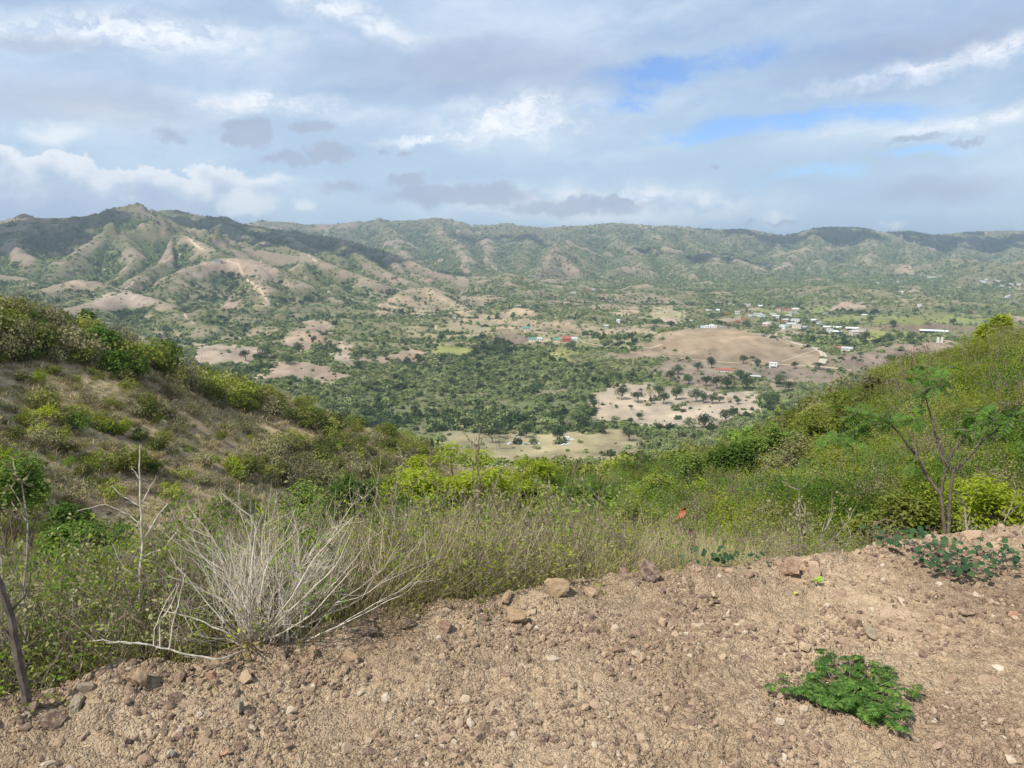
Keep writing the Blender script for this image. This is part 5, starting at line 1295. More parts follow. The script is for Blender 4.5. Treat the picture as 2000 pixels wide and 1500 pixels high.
# thinner weeds behind the first three hundred
X = []
for i in range(820):
    u = rn.uniform(-60, 2060); az, _ = ray(u, 1100); s_off = rn.uniform(.2, 5.0); r = 2.2
    if u > 1750: continue
    while pad_dist(np.array([r * math.sin(az)]), np.array([r * math.cos(az)]))[0] < s_off: r += .07
    x, y = r * math.sin(az), r * math.cos(az); z = gz(x, y)
    h = min(z_at_pixel(u, max(np.interp(u, WTOP[:, 0], WTOP[:, 1]) + rn.normal(22, 34), 950), r) - z, 2.0)
    if h < .15: continue
    q = rn.random(); lf = .68 if u < 650 else .42
    X.append((x, y, z, h, 7 + rn.integers(5) if q < lf else (rn.integers(4) if q < .82 else 4 + rn.integers(3))))
X = np.array(X); sx_ = (.5 + .35 * X[:, 3]) * rn.uniform(.8, 1.25, len(X))
scatter('weed_thicket', X[:, :3], np.stack([sx_, sx_, X[:, 3] / .95], 1), np.stack([rn.normal(0, .12, len(X)), rn.normal(0, .12, len(X)), rn.uniform(0, 6.3, len(X))], 1), X[:, 4].astype(int), W_bare + W_pale + W_leaf, 'thicket of smaller weeds and twigs behind the bank', 'weeds')
# ---------------------------------------------------------------- single plants that stand out
def grow(mb, rng, p, d, L, r, depth, mi=0, gravity=0.0, spread=.5, kids=(2, 3), tips=None, sides=4, segs=4, zmin=None):
    pts = [np.array(p, float)]; d = np.array(d, float); d /= np.linalg.norm(d)
    for i in range(segs):
        d = d + rng.normal(0, .10, 3); d[2] += gravity; d /= np.linalg.norm(d)
        pts.append(pts[-1] + d * L / segs)
    r1 = r * .62
    mb.tube(pts, np.linspace(r, r1, segs + 1), sides if r > .004 else 3, mi=mi)
    if tips is not None and depth <= 1: tips += [q for q in pts[1:]]
    if depth <= 0: return
    if zmin is not None and pts[-1][2] < zmin: return
    for k in range(rng.integers(kids[0], kids[1] + 1)):
        a = pts[-1] if k == 0 else pts[rng.integers(2, segs + 1)]
        dd = d + rng.normal(0, spread, 3)
        if zmin is not None: dd[2] = abs(dd[2]) + .12
        grow(mb, rng, a, dd, L * rng.uniform(.55, .9), r1 * (.95 if k == 0 else .7), depth - 1, mi, gravity, spread, kids, tips, sides, segs, zmin)

# the bleached dead shrub
rb = np.random.default_rng(77)
x, y, z, r_ = pad_spot(488, 1268)
y += .10; x -= .02; z -= .04
base = empty('dead_shrub', (x, y, z)); tag(base, 'big bleached leafless shrub with many fanned white branches at the bank edge', 'dead shrub')
k = math.hypot(r_, EYE) / FPX
def P_(u, v, dy=0.0):
    """offset from the foot of the shrub"""
    return np.array([(u - 488) * k, dy, (1268 - v) * k * 1.03])
mb = MB()
for i in range(84):
    ang = rb.uniform(-1.15, 1.0) if i % 3 else rb.uniform(-.5, .95)
    L = rb.uniform(165, 280) * k * (1.0 if ang > -.5 else .75)
    b = rb.uniform(-.03, .17) if ang > 0 else rb.uniform(-.03, .05)
    d = np.array([math.sin(ang), rb.normal(0, .38), math.cos(ang)])
    grow(mb, rb, (b, rb.normal(0, .03), 0), d, L * rb.uniform(.34, .48), rb.uniform(.0021, .0043), 3, zmin=.03, gravity=.010, spread=.42, kids=(2, 3), sides=4)
link('branches', mb.mesh('branches', [M_deadwood]), base)
mb = MB()
for (pts, r0) in [([(488, 1268), (430, 1288), (385, 1283), (330, 1268), (280, 1258), (250, 1254), (180, 1252)], .006), ([(280, 1258), (235, 1254), (212, 1257), (195, 1244)], .004), ([(330, 1268), (338, 1215), (352, 1160), (362, 1120)], .0042), ([(312, 1265), (312, 1215), (330, 1190), (350, 1140)], .004), ([(300, 1262), (305, 1220), (322, 1180), (345, 1142)], .0036),
                  ([(488, 1262), (450, 1240), (400, 1215), (350, 1200), (318, 1192)], .005), ([(488, 1262), (440, 1220), (390, 1160), (330, 1090)], .0055), ([(488, 1262), (470, 1180), (420, 1110), (355, 1050)], .005), ([(490, 1262), (486, 1150), (500, 1020), (432, 962)], .0055),
                  ([(500, 1262), (560, 1180), (620, 1080), (690, 1010)], .005), ([(505, 1262), (590, 1170), (660, 1100), (690, 1030)], .0045), ([(510, 1262), (600, 1210), (680, 1120), (700, 1100)], .004)]:
    P = np.array([np.array(world(u, v, r_ - .16)) - np.array(base.location) for u, v in pts]); P[0] = P[0] * (.0 if pts[0][0] > 450 else 1.0); t = np.linspace(0, len(P) - 1, len(P) * 3)
    P = np.stack([np.interp(t, np.arange(len(P)), P[:, c]) for c in range(3)], 1); P[1:-1] += rb.normal(0, .0018, P[1:-1].shape)
    mb.tube(P, np.linspace(r0 * .72, r0 * .25, len(P)), 5)
link('long_branch', mb.mesh('long_branch', [M_deadwood]), base)

# thin pale sapling
x, y, z = at(278, 3.75)
def column_pts(pts, r):
    return [world(u, v, r) for u, v in pts]
sp = empty('sapling', (x, y, z)); tag(sp, 'tall thin pale leafless sapling with a kinked stem, left of the dead shrub', 'sapling')
mb = MB()
def local_tube(mb, pts, r, r0, r1, org, sides=5, jit=.002, mi=0, n=3):
    P = np.array([np.array(world(u, v, r)) - np.array(org) for u, v in pts]); t = np.linspace(0, len(P) - 1, len(P) * n)
    P = np.stack([np.interp(t, np.arange(len(P)), P[:, c]) for c in range(3)], 1); P[1:-1] += rb.normal(0, jit, P[1:-1].shape)
    mb.tube(P, np.linspace(r0, r1, len(P)), sides, mi=mi); return P
local_tube(mb, [(276, 1330), (273, 1180), (273, 1120), (277, 1060), (275, 1000), (272, 920), (273, 868)], 3.75, .0095, .0022, (x, y, z))
link('stem', mb.mesh('stem', [M_deadwood]), sp)
mb = MB()
for pts in [[(275, 985), (290, 960), (305, 928)], [(272, 935), (262, 920), (255, 910)], [(277, 1030), (250, 1005), (222, 990), (205, 985), (150, 998)], [(276, 1060), (300, 1020), (330, 980), (350, 1048)], [(274, 1090), (320, 1070), (340, 1045)], [(275, 1130), (240, 1110), (218, 1060)], [(275, 990), (240, 970), (218, 950)], [(273, 1200), (300, 1150), (318, 1090)]]:
    local_tube(mb, pts, 3.75, .0035, .0012, (x, y, z), 4)
link('branch', mb.mesh('branch', [M_deadwood]), sp)
# brown leaning trunk at the left edge
x, y, z = at(50, 2.95)
tr = link('leaning_tree', None, None, (x, y, z)); tr.empty_display_size = .1; tag(tr, 'bare brown leaning trunk at the far left end of the bank', 'tree trunk')
mb = MB(); local_tube(mb, [(58, 1400), (50, 1350), (32, 1270), (20, 1200), (2, 1150), (-20, 1090), (-30, 1000)], 2.95, .017, .009, (x, y, z), 7, .001)
link('trunk', mb.mesh('trunk', [M_bark]), tr)
mb = MB()
for pts in [[(32, 1270), (14, 1230), (-20, 1190)], [(46, 1330), (80, 1330), (110, 1290), (130, 1240)], [(44, 1340), (20, 1330), (-10, 1300)], [(20, 1200), (50, 1160), (60, 1120)]]:
    local_tube(mb, pts, 2.95, .005, .0018, (x, y, z), 4)
link('branch', mb.mesh('branch', [M_bark]), tr)

# young tree on the right with arching feathery branches
RT = 6.0
x, y, z = at(1850, RT); org = (x, y, z)
yt = empty('young_tree', org); tag(yt, 'young forked tree with bare arching limbs and feathery green leaves at the right', 'tree')
mb = MB()
local_tube(mb, [(1846, 1120), (1845, 1040), (1842, 1000), (1838, 965)], RT, .0145, .0125, org, 7)
local_tube(mb, [(1856, 1120), (1852, 1040), (1856, 980), (1860, 924)], RT, .014, .011, org, 7)
link('trunk', mb.mesh('trunk', [M_bark], smooth=True), yt)
limbs = [([(1838, 965), (1810, 930), (1795, 900), (1788, 888), (1765, 860), (1745, 832), (1732, 820)], .016, .006), ([(1838, 965), (1842, 930), (1848, 918), (1838, 890), (1828, 850), (1818, 812), (1808, 775)], .014, .005),
         ([(1860, 924), (1850, 905), (1842, 895), (1838, 870)], .014, .010), ([(1860, 924), (1880, 905), (1896, 890), (1920, 860), (1950, 838), (1975, 826), (2010, 815)], .013, .004), ([(1850, 905), (1862, 880), (1875, 862), (1895, 840), (1915, 825), (1940, 815)], .011, .004),
         ([(1795, 890), (1780, 875), (1768, 866)], .008, .004), ([(1838, 870), (1828, 850), (1822, 838)], .006, .003), ([(1838, 890), (1830, 860), (1815, 830)], .006, .003)]
for pts, a_, b_ in limbs:
    mb = MB(); local_tube(mb, pts, RT, a_ * .72, b_ * .72, org, 6); link('limb', mb.mesh('limb', [M_bark], smooth=True), yt)
def frond(mb, rng, p, d, L, n=11, leaf=.035, mi=0, stem_mi=1):
    """a feathery compound leaf: leaflets in pairs along a drooping stalk"""
    d = np.array(d, float); d /= np.linalg.norm(d); pts = [np.array(p, float)]
    for i in range(5):
        d = d + np.array([0, 0, -.16]); d /= np.linalg.norm(d); pts.append(pts[-1] + d * L / 5)
    pts = np.array(pts); mb.tube(pts, np.linspace(.0016, .0006, 6), 3, mi=stem_mi)
    side = np.cross(d, [0, 0, 1.0]); side /= np.linalg.norm(side) + 1e-9
    t = np.repeat(np.linspace(.15, 1, n), 2); sg = np.tile([-1, 1], n)
    c = np.stack([np.interp(t * 5, np.arange(6), pts[:, j]) for j in range(3)], 1)
    ln = leaf * np.sin(np.clip(t, .12, .93) * math.pi * .9 + .25)[:, None] * rng.uniform(.85, 1.1, (len(t), 1))
    out_ = side[None] * sg[:, None] + d[None] * .45 + rng.normal(0, .07, (len(t), 3)); out_[:, 2] -= .12; out_ /= np.linalg.norm(out_, axis=1, keepdims=True)
    wv = np.tile(d, (len(t), 1)) * ln * .17
    v = np.stack([c, c + out_ * ln * .45 + wv, c + out_ * ln, c + out_ * ln * .5 - wv], 1).reshape(-1, 3)
    mb.add(v, q=np.arange(4 * len(t)).reshape(-1, 4), mi=mi)
mb = MB()
def leafy(mb, cu, cv, ru, rv, n, r, L=.15, leaf=.056, dr=.25):
    for i in range(int(n * .52)):
        a = rb.uniform(0, 2 * math.pi); q = math.sqrt(rb.random())
        p = np.array(world(cu + ru * q * math.cos(a), cv + rv * q * math.sin(a), r + rb.uniform(-dr, dr))) - np.array(org)
        frond(mb, rb, p, (rb.normal(0, 1), rb.normal(0, .8), rb.uniform(-.5, .6)), L * rb.uniform(.7, 1.3), 8, leaf)
for c_ in [(1812, 735, 50, 30, 60), (1838, 752, 25, 14, 22), (1690, 812, 48, 18, 50), (1660, 800, 26, 16, 24), (1768, 812, 36, 12, 32), (1930, 810, 60, 20, 70), (1975, 800, 40, 16, 44), (1885, 845, 22, 16, 20), (1790, 898, 12, 8, 8), (1735, 812, 25, 14, 22), (1700, 830, 40, 10, 22), (1650, 850, 40, 14, 26), (1990, 830, 22, 12, 16)]:
    leafy(mb, *c_, RT)
M_ytl = leaf_mat('young_tree_leaves', [(.065, .13, .028), (.105, .19, .035), (.16, .25, .05)], .35, .7)
link('leaves', mb.mesh('leaves', [M_ytl, M_twig]), yt)
mb = MB()
for pts in [[(1732, 820), (1712, 812), (1690, 805), (1660, 800)], [(1732, 820), (1745, 815), (1770, 812)], [(1808, 775), (1808, 750), (1812, 725)], [(1808, 770), (1828, 755), (1848, 748)], [(1735, 822), (1700, 832), (1650, 850)]]:
    local_tube(mb, pts, RT, .0045, .002, org, 4)
link('twigs', mb.mesh('twigs', [M_bark]), yt)

# bright yellow green acacia in the hollow
def spray_tree(name, u, r, vtop, vbot, wpx, mat, wood, seed, n, leaf, label, cat, lobes=34, flat=.42, lr=(.16, .30), aspect=3.4, trunks=3, trunk_r=.045, droop=.3):
    x, y, z = at(u, r); zt = z_at_pixel(u, vtop, r) - z; zb = z_at_pixel(u, vbot, r) - z
    R = wpx * .5 * r / FPX
    e = empty(name, (x, y, z)); tag(e, label, cat)
    rng = np.random.default_rng(seed)
    H = max(zt - zb, .4)
    P, N, L, lrs = crown_points(rng, n, (R * 1.12, R * .95, H * 1.12), lobes, lr, zc=zb + H * .06, flat=flat, shell=.2)
    N = N * .3 + np.array([0, 0, 1.0])
    v, q = leaves_at(rng, P, N, leaf, aspect, .35, droop)
    link('crown', MB().add(v, q).mesh('crown', [mat]), e)
    mb = MB()
    for k_ in range(trunks):
        b = (rng.normal(0, .1), rng.normal(0, .1), -.2); f = np.array([rng.normal(0, R * .25), rng.normal(0, R * .2), max(zb, .4) * .75])
        mb.tube(limb_path(rng, b, f, 5, .05), np.linspace(trunk_r, trunk_r * .7, 5), 6)
        for i in range(k_, len(L), trunks):
            mb.tube(limb_path(rng, f, L[i], 5, .06), np.linspace(trunk_r * .5, trunk_r * .08, 5), 4)
    link('trunk', mb.mesh('trunk', [wood]), e)
    return e
spray_tree('acacia', 880, 14.5, 858, 1010, 280, M_lime, M_bark, 5, 15000, .10, 'bright yellow green feathery acacia with a flat spreading crown in the hollow', 'tree', lobes=60, aspect=3.0)
spray_tree('acacia', 1030, 16.0, 876, 1000, 210, M_lime, M_bark, 6, 9000, .10, 'smaller yellow green acacia touching the right side of the bright one', 'tree', lobes=40)
spray_tree('umbrella_shrub', 165, 12.0, 1003, 1105, 205, M_deep, M_twig, 7, 6500, .075, 'dark green umbrella shaped shrub with a flat crown below the brown track', 'shrub', lobes=46, flat=.35, aspect=2.0, trunk_r=.03)
spray_tree('dark_shrub', 690, 13.0, 905, 1040, 150, M_deep, M_twig, 8, 7000, .07, 'dark green leafy shrub left of the yellow green acacia', 'shrub', lobes=34, flat=.7, aspect=2.2)
spray_tree('dark_shrub', 790, 12.0, 960, 1050, 160, M_deep, M_twig, 9, 6000, .07, 'dark shaded shrub under the left edge of the acacia crown', 'shrub', lobes=34, flat=.7, aspect=2.2)
spray_tree('green_shrub', 1560, 12.0, 880, 1080, 210, M_olive, M_twig, 10, 8000, .07, 'dense olive shrub in front of the right slope, left of the young tree', 'shrub', lobes=44, flat=.7, aspect=2.2)
spray_tree('green_shrub', 1440, 10.5, 950, 1090, 190, M_lime, M_twig, 11, 6500, .06, 'yellowish fine leaved shrub on the right behind the bank', 'shrub', lobes=44, flat=.7, aspect=2.2)
spray_tree('green_shrub', 1760, 8.5, 960, 1100, 190, M_olive, M_twig, 12, 7000, .06, 'olive shrub just behind and left of the young tree trunk', 'shrub', lobes=44, flat=.7, aspect=2.2)
spray_tree('green_shrub', 1960, 8.0, 900, 1060, 210, M_lime, M_twig, 13, 7000, .06, 'bright green grassy shrub at the right edge behind the bank', 'shrub', lobes=44, flat=.8, aspect=2.8)
spray_tree('green_shrub', 1230, 11.0, 960, 1080, 210, M_olive, M_twig, 14, 7000, .06, 'olive yellow shrub in front of the right slope near the middle', 'shrub', lobes=44, flat=.8, aspect=2.2)
spray_tree('hill_tree', 1655, 27, 760, 880, 190, M_olive, M_barkpale, 15, 9000, .14, 'grey green open crowned tree standing out on the right slope', 'tree', lobes=50, flat=.5, aspect=1.8)
spray_tree('hill_tree', 1905, 36, 612, 680, 78, M_lime, M_bark, 16, 2600, .2, 'small yellow green tree rising above the top of the right slope', 'tree', lobes=20, flat=.7, aspect=1.8)
spray_tree('hill_tree', 205, 78, 597, 690, 92, M_deep, M_bark, 17, 4200, .32, 'tall dark green tree on the upper left hillside', 'tree', lobes=30, flat=.7, aspect=1.6)
M_brownleaf = leaf_mat('brown_grey_leaves', [(.15, .125, .08), (.20, .165, .11), (.16, .15, .06), (.11, .12, .04)], .15, .5)
M_mid = leaf_mat('mid_green_leaves', [(.075, .125, .028), (.12, .18, .04), (.17, .225, .05)], .3, .6)
for (u, r, vt, vb, w, mt, fl, lb) in [
 (1335, 24, 884, 960, 130, M_mid, .7, 'round mid green shrub where the right slope meets the hollow'), (1425, 29, 852, 925, 110, M_deep, .75, 'dark green shrub on the lower outline of the right slope'),
 (1500, 31, 822, 900, 120, M_mid, .7, 'mid green shrub on the outline of the right slope left of the pale trunked tree'), (1590, 34, 775, 860, 120, M_olive, .7, 'olive shrub on the outline of the right slope'),
 (1715, 32, 715, 810, 130, M_brownleaf, .7, 'brownish half dry shrub on the upper right slope'), (1745, 24, 790, 900, 150, M_deep, .8, 'large dark green shrub behind the young tree crown'),
 (1830, 30, 700, 800, 150, M_brownleaf, .8, 'wide brown grey shrub near the top of the right slope'), (1955, 28, 690, 790, 150, M_brownleaf, .8, 'brown grey shrub at the right edge near the top of the slope'),
 (1900, 22, 780, 880, 150, M_mid, .7, 'mid green shrub on the right slope behind the arching limb of the young tree'), (1280, 19, 915, 1000, 150, M_olive, .7, 'olive shrub in the hollow right of the acacias'),
 (1625, 16, 880, 990, 190, M_mid, .7, 'broad mid green shrub left of the young tree'), (1400, 15, 930, 1030, 170, M_lime, .7, 'yellow green shrub between the marker tape and the young tree'),
 (1165, 18, 915, 1010, 170, M_deep, .7, 'dark green shrub directly right of the acacias'), (1550, 22, 850, 940, 150, M_brownleaf, .8, 'brownish shrub with dark gaps in the middle of the right slope'),
 (1985, 17, 850, 960, 140, M_mid, .7, 'mid green shrub at the right edge below the slope top'), (1800, 14, 900, 1010, 150, M_deep, .75, 'dark shrub seen between the trunks of the young tree'),
 (1650, 24, 830, 900, 130, M_deep, .8, 'dark green shrub below the pale trunked tree on the right slope'), (600, 17, 935, 1040, 170, M_mid, .7, 'mid green shrub behind the top of the dead shrub'),
 (470, 18, 960, 1060, 150, M_deep, .7, 'dark green shrub behind the left half of the dead shrub'), (380, 16, 985, 1080, 130, M_olive, .7, 'olive shrub between the sapling and the dead shrub'), (30, 22, 880, 990, 130, M_mid, .75, 'mid green shrub at the left edge above the brush pile')]:
    spray_tree('broad_shrub', u, r, vt, vb, w, mt, M_twig, int(u), 5200, max(.075, r * .0042), lb, 'shrub', lobes=30, flat=fl, lr=(.2, .36), aspect=1.8, trunk_r=.03, droop=.1)
# blackish dead brush at the left edge, one very dark brown colour
mb = MB()
x, y, z = at(40, 9.5)
for i in range(60):
    a = rb.uniform(0, 6.3); grow(mb, rb, (rb.normal(0, .5), rb.normal(0, .3), -.05), (math.cos(a), math.sin(a), .8), .5, .010, 2, spread=.55)
M_black = plain_mat('blackish_brush', (.035, .026, .03), (.06, .045, .045), 20)
tag(link('dead_brush', mb.mesh('dead_brush', [M_black]), None, (x, y, z + .25), None, (1.3, 1.0, 1.15)), 'pile of blackish dead brush at the left edge below the track', 'brush pile')

# tall weeds with seed heads that stick out of the fringe
def tall_weed(u, r, vtop, seed, label, wood=M_twig, heads=40, stems=5, lean=0.0, leafm=None):
    x, y, z = at(u, r); h = z_at_pixel(u, vtop, r) - z
    rng = np.random.default_rng(seed); mb = MB(); T = []
    for i in range(stems):
        top = h * (1.0 if i == 0 else rng.uniform(.6, .93)); dx = rng.normal(0, .12) + lean * h
        p = limb_path(rng, (rng.normal(0, .04), rng.normal(0, .04), -.1), (dx, rng.normal(0, .1), top), 8, .012)
        mb.tube(p, np.linspace(.0085, .0022, 8), 5)
        T += [q for q in p[4:]]
        for k_ in range(9):
            q0 = p[rng.integers(3, 8)]; dd = rng.normal(0, 1, 3); dd[2] = abs(dd[2]) + .7; dd /= np.linalg.norm(dd)
            q1 = q0 + dd * rng.uniform(.06, .2); mb.tube([q0, (q0 + q1) / 2 + rng.normal(0, .008, 3), q1], [.003, .0022, .001], 3); T += [q1, (q0 + q1) / 2]
    tp = np.array(T)[rng.integers(0, len(T), heads * stems)] + rng.normal(0, .016, (heads * stems, 3))
    v, q = leaves_at(rng, tp, np.tile([0, 0, .3], (len(tp), 1)), .026, 1.5, 1.0); mb.add(v, q, mi=1)
    o = link('tall_weed', mb.mesh('tall_weed', [wood, leafm or M_greyleaf]), None, (x, y, z)); return tag(o, label, 'weed')
tall_weed(925, 5.0, 868, 1, 'tallest dry weed with grey seed heads in front of the acacia', heads=70, stems=7)
tall_weed(1092, 5.0, 965, 2, 'tall slim brown weed right of the acacia', heads=60, stems=4)
tall_weed(728, 5.4, 892, 3, 'weed with whitish grey seed heads left of the acacia', M_barkpale, 50, 3)
tall_weed(790, 5.2, 985, 4, 'short weed with pale seed heads under the acacia', M_barkpale, 60, 4)
tall_weed(1590, 5.4, 960, 5, 'dry branching weed at the middle of the right part of the bank', M_barkpale, 20, 7)
tall_weed(1535, 5.3, 1010, 6, 'spindly greyish weed left of the dry branching one', M_twig, 30, 5)
tall_weed(8, 3.4, 872, 7, 'pale prickly weed at the left edge of the picture', M_barkpale, 50, 3)
tall_weed(985, 4.6, 1000, 8, 'dense bundle of brown stalks in the middle of the fringe', M_twig, 40, 12)
tall_weed(1050, 4.9, 1040, 9, 'loose bundle of brown twiggy stalks above the tan angular rock', M_twig, 40, 10)
tall_weed(780, 4.3, 1035, 10, 'bundle of straight whitish stalks right of the dead shrub', M_deadwood, 0, 14)
tall_weed(1925, 5.8, 965, 11, 'weed with a bent whitish seed spike right of the young tree', M_barkpale, 40, 2, lean=.25)
# yellow leaf spots caught in the weeds
mb = MB(); v, q = leaves_at(rb, np.array([np.array(world(1130, 1085, 4.3)) + rb.normal(0, .012, 3) for _ in range(7)]), np.tile([0, -1., .3], (7, 1)), .035, 1.5, .4)
M_yel = plain_mat('yellow_leaf', (.62, .58, .06), (.5, .5, .05), 10)
mb.add(v, q); tag(link('yellow_leaves', mb.mesh('yellow_leaves', [M_yel])), 'few bright yellow leaves hanging in the twigs above the tan rock', 'leaves')

# orange and dark red marker tapes
def ribbon(name, u0, v0, u1, v1, r, w, mat, label, cat):
    P = np.array([np.array(world(u0 + (u1 - u0) * t, v0 + (v1 - v0) * t, r)) for t in np.linspace(0, 1, 9)])
    P[:, 1] += .02 * np.sin(np.linspace(0, 7, 9)); s_ = np.array([w * .5, 0, w * .12]) * (.5 + .5 * np.sin(np.linspace(.3, 2.9, 9)))[:, None]
    org = P[-1]; v = np.concatenate([P - s_ - org, P + s_ - org]); q = [(i, i + 1, i + 10, i + 9) for i in range(8)]
    o = link(name, mesh_np(name, v, q, mat), None, org); md = o.modifiers.new('thickness', 'SOLIDIFY'); md.thickness = .002
    return tag(o, label, cat)
M_or = plain_mat('orange_tape', (.50, .16, .08), (.36, .10, .05), 8, .7); M_rd = plain_mat('dark_red_tape', (.16, .03, .035), (.09, .02, .03), 8, .5)
ribbon('marker_tape', 1342, 990, 1318, 1024, 6.6, .06, M_or, 'faded orange marker tape fluttering in the green shrubs right of the middle', 'marker tape')
ribbon('marker_tape', 1353, 1032, 1346, 1058, 6.0, .05, M_rd, 'dark red marker tape hanging low below the orange one', 'marker tape')

# ------- plants on the dirt
x, y, z, r_ = pad_spot(1660, 1375)
k = math.hypot(r_, EYE) / FPX
fp = empty('feathery_plant', (x, y, z)); tag(fp, 'low bright green feathery seedling sprawling on the bare dirt at the lower right', 'plant')
def ground_pt(u, v, lift=0.0):
    a, b, c, _ = pad_spot(u, v); return np.array([a - x, b - y, c - z + lift])
mb_s = MB(); mb_l = MB(); root = ground_pt(1650, 1385)
stems = [(1520, 1362), (1545, 1350), (1580, 1335), (1600, 1310), (1590, 1295), (1625, 1300), (1660, 1300), (1690, 1310), (1700, 1330), (1740, 1330), (1755, 1350), (1770, 1365), (1780, 1410), (1765, 1440), (1740, 1425), (1715, 1395), (1700, 1410), (1650, 1395), (1610, 1385), (1570, 1370), (1680, 1360), (1640, 1350)]
for (u, v) in stems:
    tip = ground_pt(u, v, .035 + rb.uniform(0, .03)); a = root + rb.normal(0, .008, 3); mid = (a + tip) / 2; mid[2] += .035
    t = np.linspace(0, 1, 8)[:, None]; P = (1 - t) ** 2 * a + 2 * t * (1 - t) * mid + t ** 2 * tip
    mb_s.tube(P, np.linspace(.0028, .0012, 8), 4)
    for j in range(13):
        q = P[min(7, int(rb.uniform(1.5, 8)))]; ang = rb.uniform(0, 2 * math.pi)
        frond(mb_l, rb, q + rb.normal(0, .006, 3), (math.cos(ang), math.sin(ang), rb.uniform(.1, .8)), rb.uniform(.035, .060), 8, .030)
link('stem', mb_s.mesh('stem', [M_twig]), fp)
M_fern = leaf_mat('seedling_leaves', [(.026, .068, .018), (.046, .100, .024), (.078, .145, .034), (.15, .23, .045)], .35, .8)
link('leaves', mb_l.mesh('leaves', [M_fern, M_fern]), fp)

# creeping vine with roundish leaves
x, y, z, r_ = pad_spot(1860, 1125)
M_vine = leaf_mat('vine_leaves', [(.030, .065, .032), (.050, .095, .045), (.10, .15, .06)], .25, .8)
vn = empty('creeping_vine', (x, y, z)); tag(vn, 'creeping vine with roundish dark green leaves spreading over the crest at the right', 'vine')
mb_s = MB(); mb_l = MB()
def round_leaf(mb, c, n, s, rng):
    n = n / np.linalg.norm(n); t = np.cross(n, rng.normal(0, 1, 3)); t /= np.linalg.norm(t); b = np.cross(n, t)
    prof = [(0, 0), (.25, .38), (.6, .42), (.9, .22), (1.08, 0), (.9, -.22), (.6, -.42), (.25, -.38)]
    v = np.array([c + t * p * s + b * q * s + n * s * .12 * abs(q) * 2 for p, q in prof]); mid = c + t * .5 * s
    v = np.concatenate([v, [mid]]); mb.add(v, t=[(i, (i + 1) % 8, 8) for i in range(8)])
runs = [[(1860, 1128), (1820, 1118), (1790, 1100), (1800, 1090)], [(1860, 1128), (1900, 1124), (1950, 1126), (2010, 1132), (2060, 1130)], [(1850, 1105), (1890, 1092), (1930, 1090), (1945, 1100)], [(1830, 1075), (1790, 1072), (1750, 1068), (1712, 1070)], [(1860, 1120), (1875, 1140), (1905, 1148)], [(1860, 1110), (1840, 1090), (1835, 1072)], [(1930, 1105), (1960, 1120), (1985, 1110), (2020, 1095)], [(1800, 1105), (1830, 1130), (1880, 1128)], [(1940, 1040), (1975, 1026), (2010, 1022)], [(1735, 1078), (1720, 1066), (1716, 1060)]]
for rp in runs:
    P = np.array([ground_pt(u, v, .012) for u, v in rp]); t = np.linspace(0, len(P) - 1, len(P) * 4); P = np.stack([np.interp(t, np.arange(len(P)), P[:, c]) for c in range(3)], 1)
    P[:, 2] += .008 + .012 * np.abs(np.sin(t * 4)); mb_s.tube(P, .0022, 4)
    for p in P:
        for j in range(rb.integers(1, 3)):
            q = p + np.array([rb.normal(0, .05), rb.normal(0, .045), rb.uniform(.012, .085)])
            mb_s.tube([p, q], [.0012, .0008], 3)
            round_leaf(mb_l, q, np.array([rb.normal(0, .5), rb.normal(-.4, .5), 1.0]), rb.uniform(.020, .040), rb)
link('runner', mb_s.mesh('runner', [M_twig]), vn); link('leaves', mb_l.mesh('leaves', [M_vine]), vn)
# second vine patch left on the crest
x, y, z, r_ = pad_spot(1420, 1108)
v2 = empty('creeping_vine', (x, y + .06, z)); tag(v2, 'small patch of bluish green leaves behind the crest left of the brown clod', 'vine')
mb_l = MB()
for j in range(70): round_leaf(mb_l, np.array([rb.normal(0, .10), rb.normal(0, .05), rb.uniform(.0, .06)]), np.array([rb.normal(0, .5), rb.normal(-.3, .5), 1.0]), rb.uniform(.018, .032), rb)
link('leaves', mb_l.mesh('leaves', [M_vine]), v2)
# tiny seedling and yellow leaf
x, y, z, r_ = pad_spot(1595, 1148)
sd = empty('seedling', (x, y, z)); tag(sd, 'tiny bright green seedling standing alone below the pale pinkish stone', 'seedling')
mb = MB(); mb.tube([(0, 0, -.01), (.002, 0, .02), (0, .002, .045)], [.0016, .0014, .001], 4); link('stem', mb.mesh('stem', [M_fern]), sd)
mb = MB()
for j in range(9):
    a = j * 2.4; mb2 = rb.uniform(.018, .03); c_ = np.array([0, 0, .028 + .002 * j]); d_ = np.array([math.cos(a), math.sin(a), .4])
    s_ = np.array([-math.sin(a), math.cos(a), 0]) * mb2 * .28
    mb.add([c_, c_ + d_ * mb2 * .5 + s_, c_ + d_ * mb2, c_ + d_ * mb2 * .5 - s_], q=[(0, 1, 2, 3)])
M_bright = leaf_mat('seedling_bright', [(.16, .36, .02), (.25, .48, .04)], .4, .5)
link('leaves', mb.mesh('leaves', [M_bright]), sd)
x, y, z, r_ = pad_spot(1554, 1163)
mb = MB(); mb.add([(-.018, -.003, .006), (0, -.009, .012), (.02, 0, .004), (0, .009, .012)], q=[(0, 1, 2, 3)])
tag(link('fallen_leaf', mb.mesh('fallen_leaf', [M_yel]), None, (x, y, z + .004), (0.1, 0.1, .5)), 'single yellow fallen leaf on the dirt below the brown clod', 'leaf')
